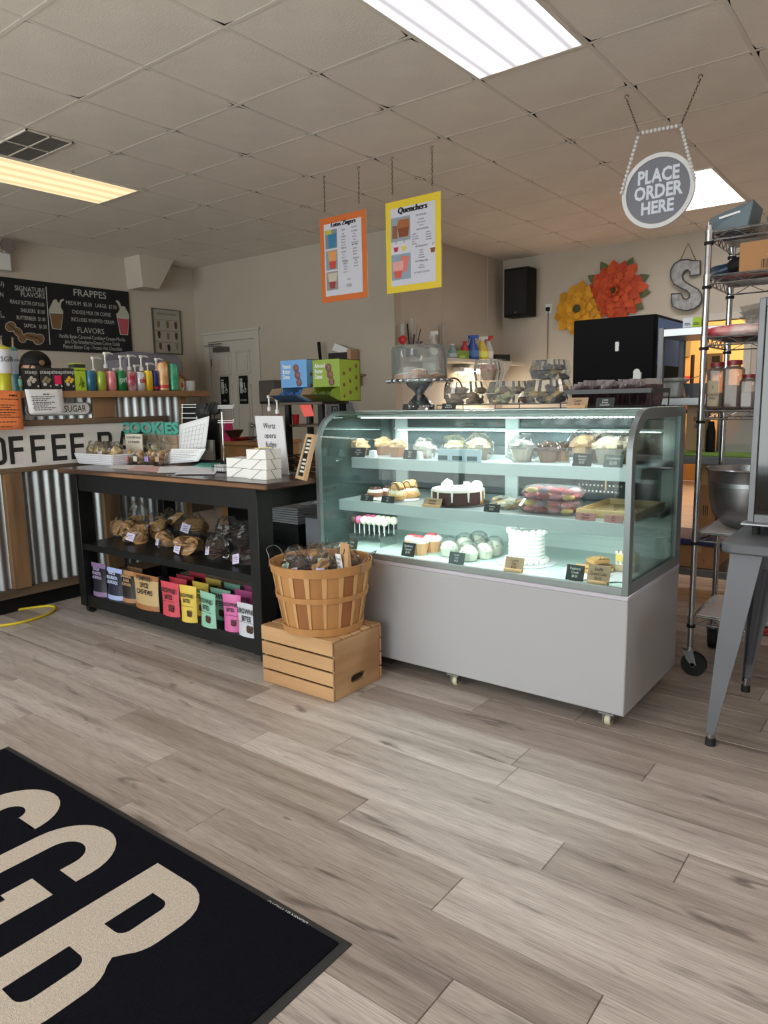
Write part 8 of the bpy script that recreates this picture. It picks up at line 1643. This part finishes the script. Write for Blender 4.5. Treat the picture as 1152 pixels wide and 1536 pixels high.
# S
x0, x1 = -2.352, -2.062; yt, yb = 1.062, .50; r_ = (x1-x0)/2; xc = (x0+x1)/2; ym = (yt+yb)/2; ri = r_-S_
o_ = arc(xc, yt-r_, r_, r_, 180, 0, 16); o_ += [(x1, .925), (x1-S_, .925), (x1-S_, yt-r_)]; o_ += arc(xc, yt-r_, ri, ri, 0, 180, 12)[1:]
o_ += [(x0+S_, ym+.085), (xc+.03, ym+.03), (x1, ym-.06)]; o_ += arc(xc, yb+r_, r_, r_, 0, -180, 16); o_ += [(x0, yb+.16), (x0+S_, yb+.16), (x0+S_, yb+r_)]; o_ += arc(xc, yb+r_, ri, ri, 180, 360, 12)[1:]
o_ += [(x1-S_, ym-.09), (xc-.03, ym-.03), (x0, ym+.06)]
stroke_letter(o_, [])
# G
x0, x1 = -2.018, -1.733; yt = 1.052; r_ = (x1-x0)/2; xc = (x0+x1)/2; ri = r_-.082
o_ = arc(xc, yt-r_, r_, r_, 180, 0, 16)+[(x1, .868), (x1-.082, .868), (x1-.082, yt-r_)]; o_ += arc(xc, yt-r_, r_-.082, r_-.082, 0, 180, 12)[1:]
o_ += arc(xc, yb+r_, ri, ri, 180, 360, 12)+[(x1-.082, .66), (x1-.082, .722), (x1-.14, .722), (-1.842, .722), (-1.842, .805), (x1, .805)]+arc(xc, yb+r_, r_, r_, 0, -180, 16)
# keep the outline simple: the bar's step
stroke_letter(o_, [])
# B
x0, x1 = -1.622, -1.368; yt = 1.045; ym = .775
o_ = [(x0, yb), (x1-.10, yb)]+arc(x1-.10, yb+.10, .10, .10, -90, 0, 6)[1:]+[(x1, ym-.09)]+arc(x1-.09, ym-.09, .09, .09, 0, 50, 4)[1:]+[(x1-.045, ym)]+arc(x1-.09, ym+.09, .09, .09, -45, 0, 4)+[(x1, yt-.11)]+arc(x1-.11, yt-.11, .11, .11, 0, 90, 6)[1:]+[(x0, yt)]
h1_ = [(x0+.095, .825), (x0+.095, .963), (x1-.115, .963)]+arc(x1-.115, .938, .028, .025, 90, 0, 4)[1:]+[(x1-.087, .85)]+arc(x1-.115, .85, .028, .025, 0, -90, 4)[1:]
h2_ = [(x0+.095, .58), (x0+.095, .735), (x1-.11, .735)]+arc(x1-.11, .705, .03, .03, 90, 0, 4)[1:]+[(x1-.08, .61)]+arc(x1-.11, .61, .03, .03, 0, -90, 4)[1:]
stroke_letter(o_, [h1_, h2_])
text('DESIGN BY PHOTO', t, (-1.195-t.location.x, 1.120-t.location.y, .0075), .016, CHALK, ((-1, 0, 0), (0, -1, 0)), bold=.01)
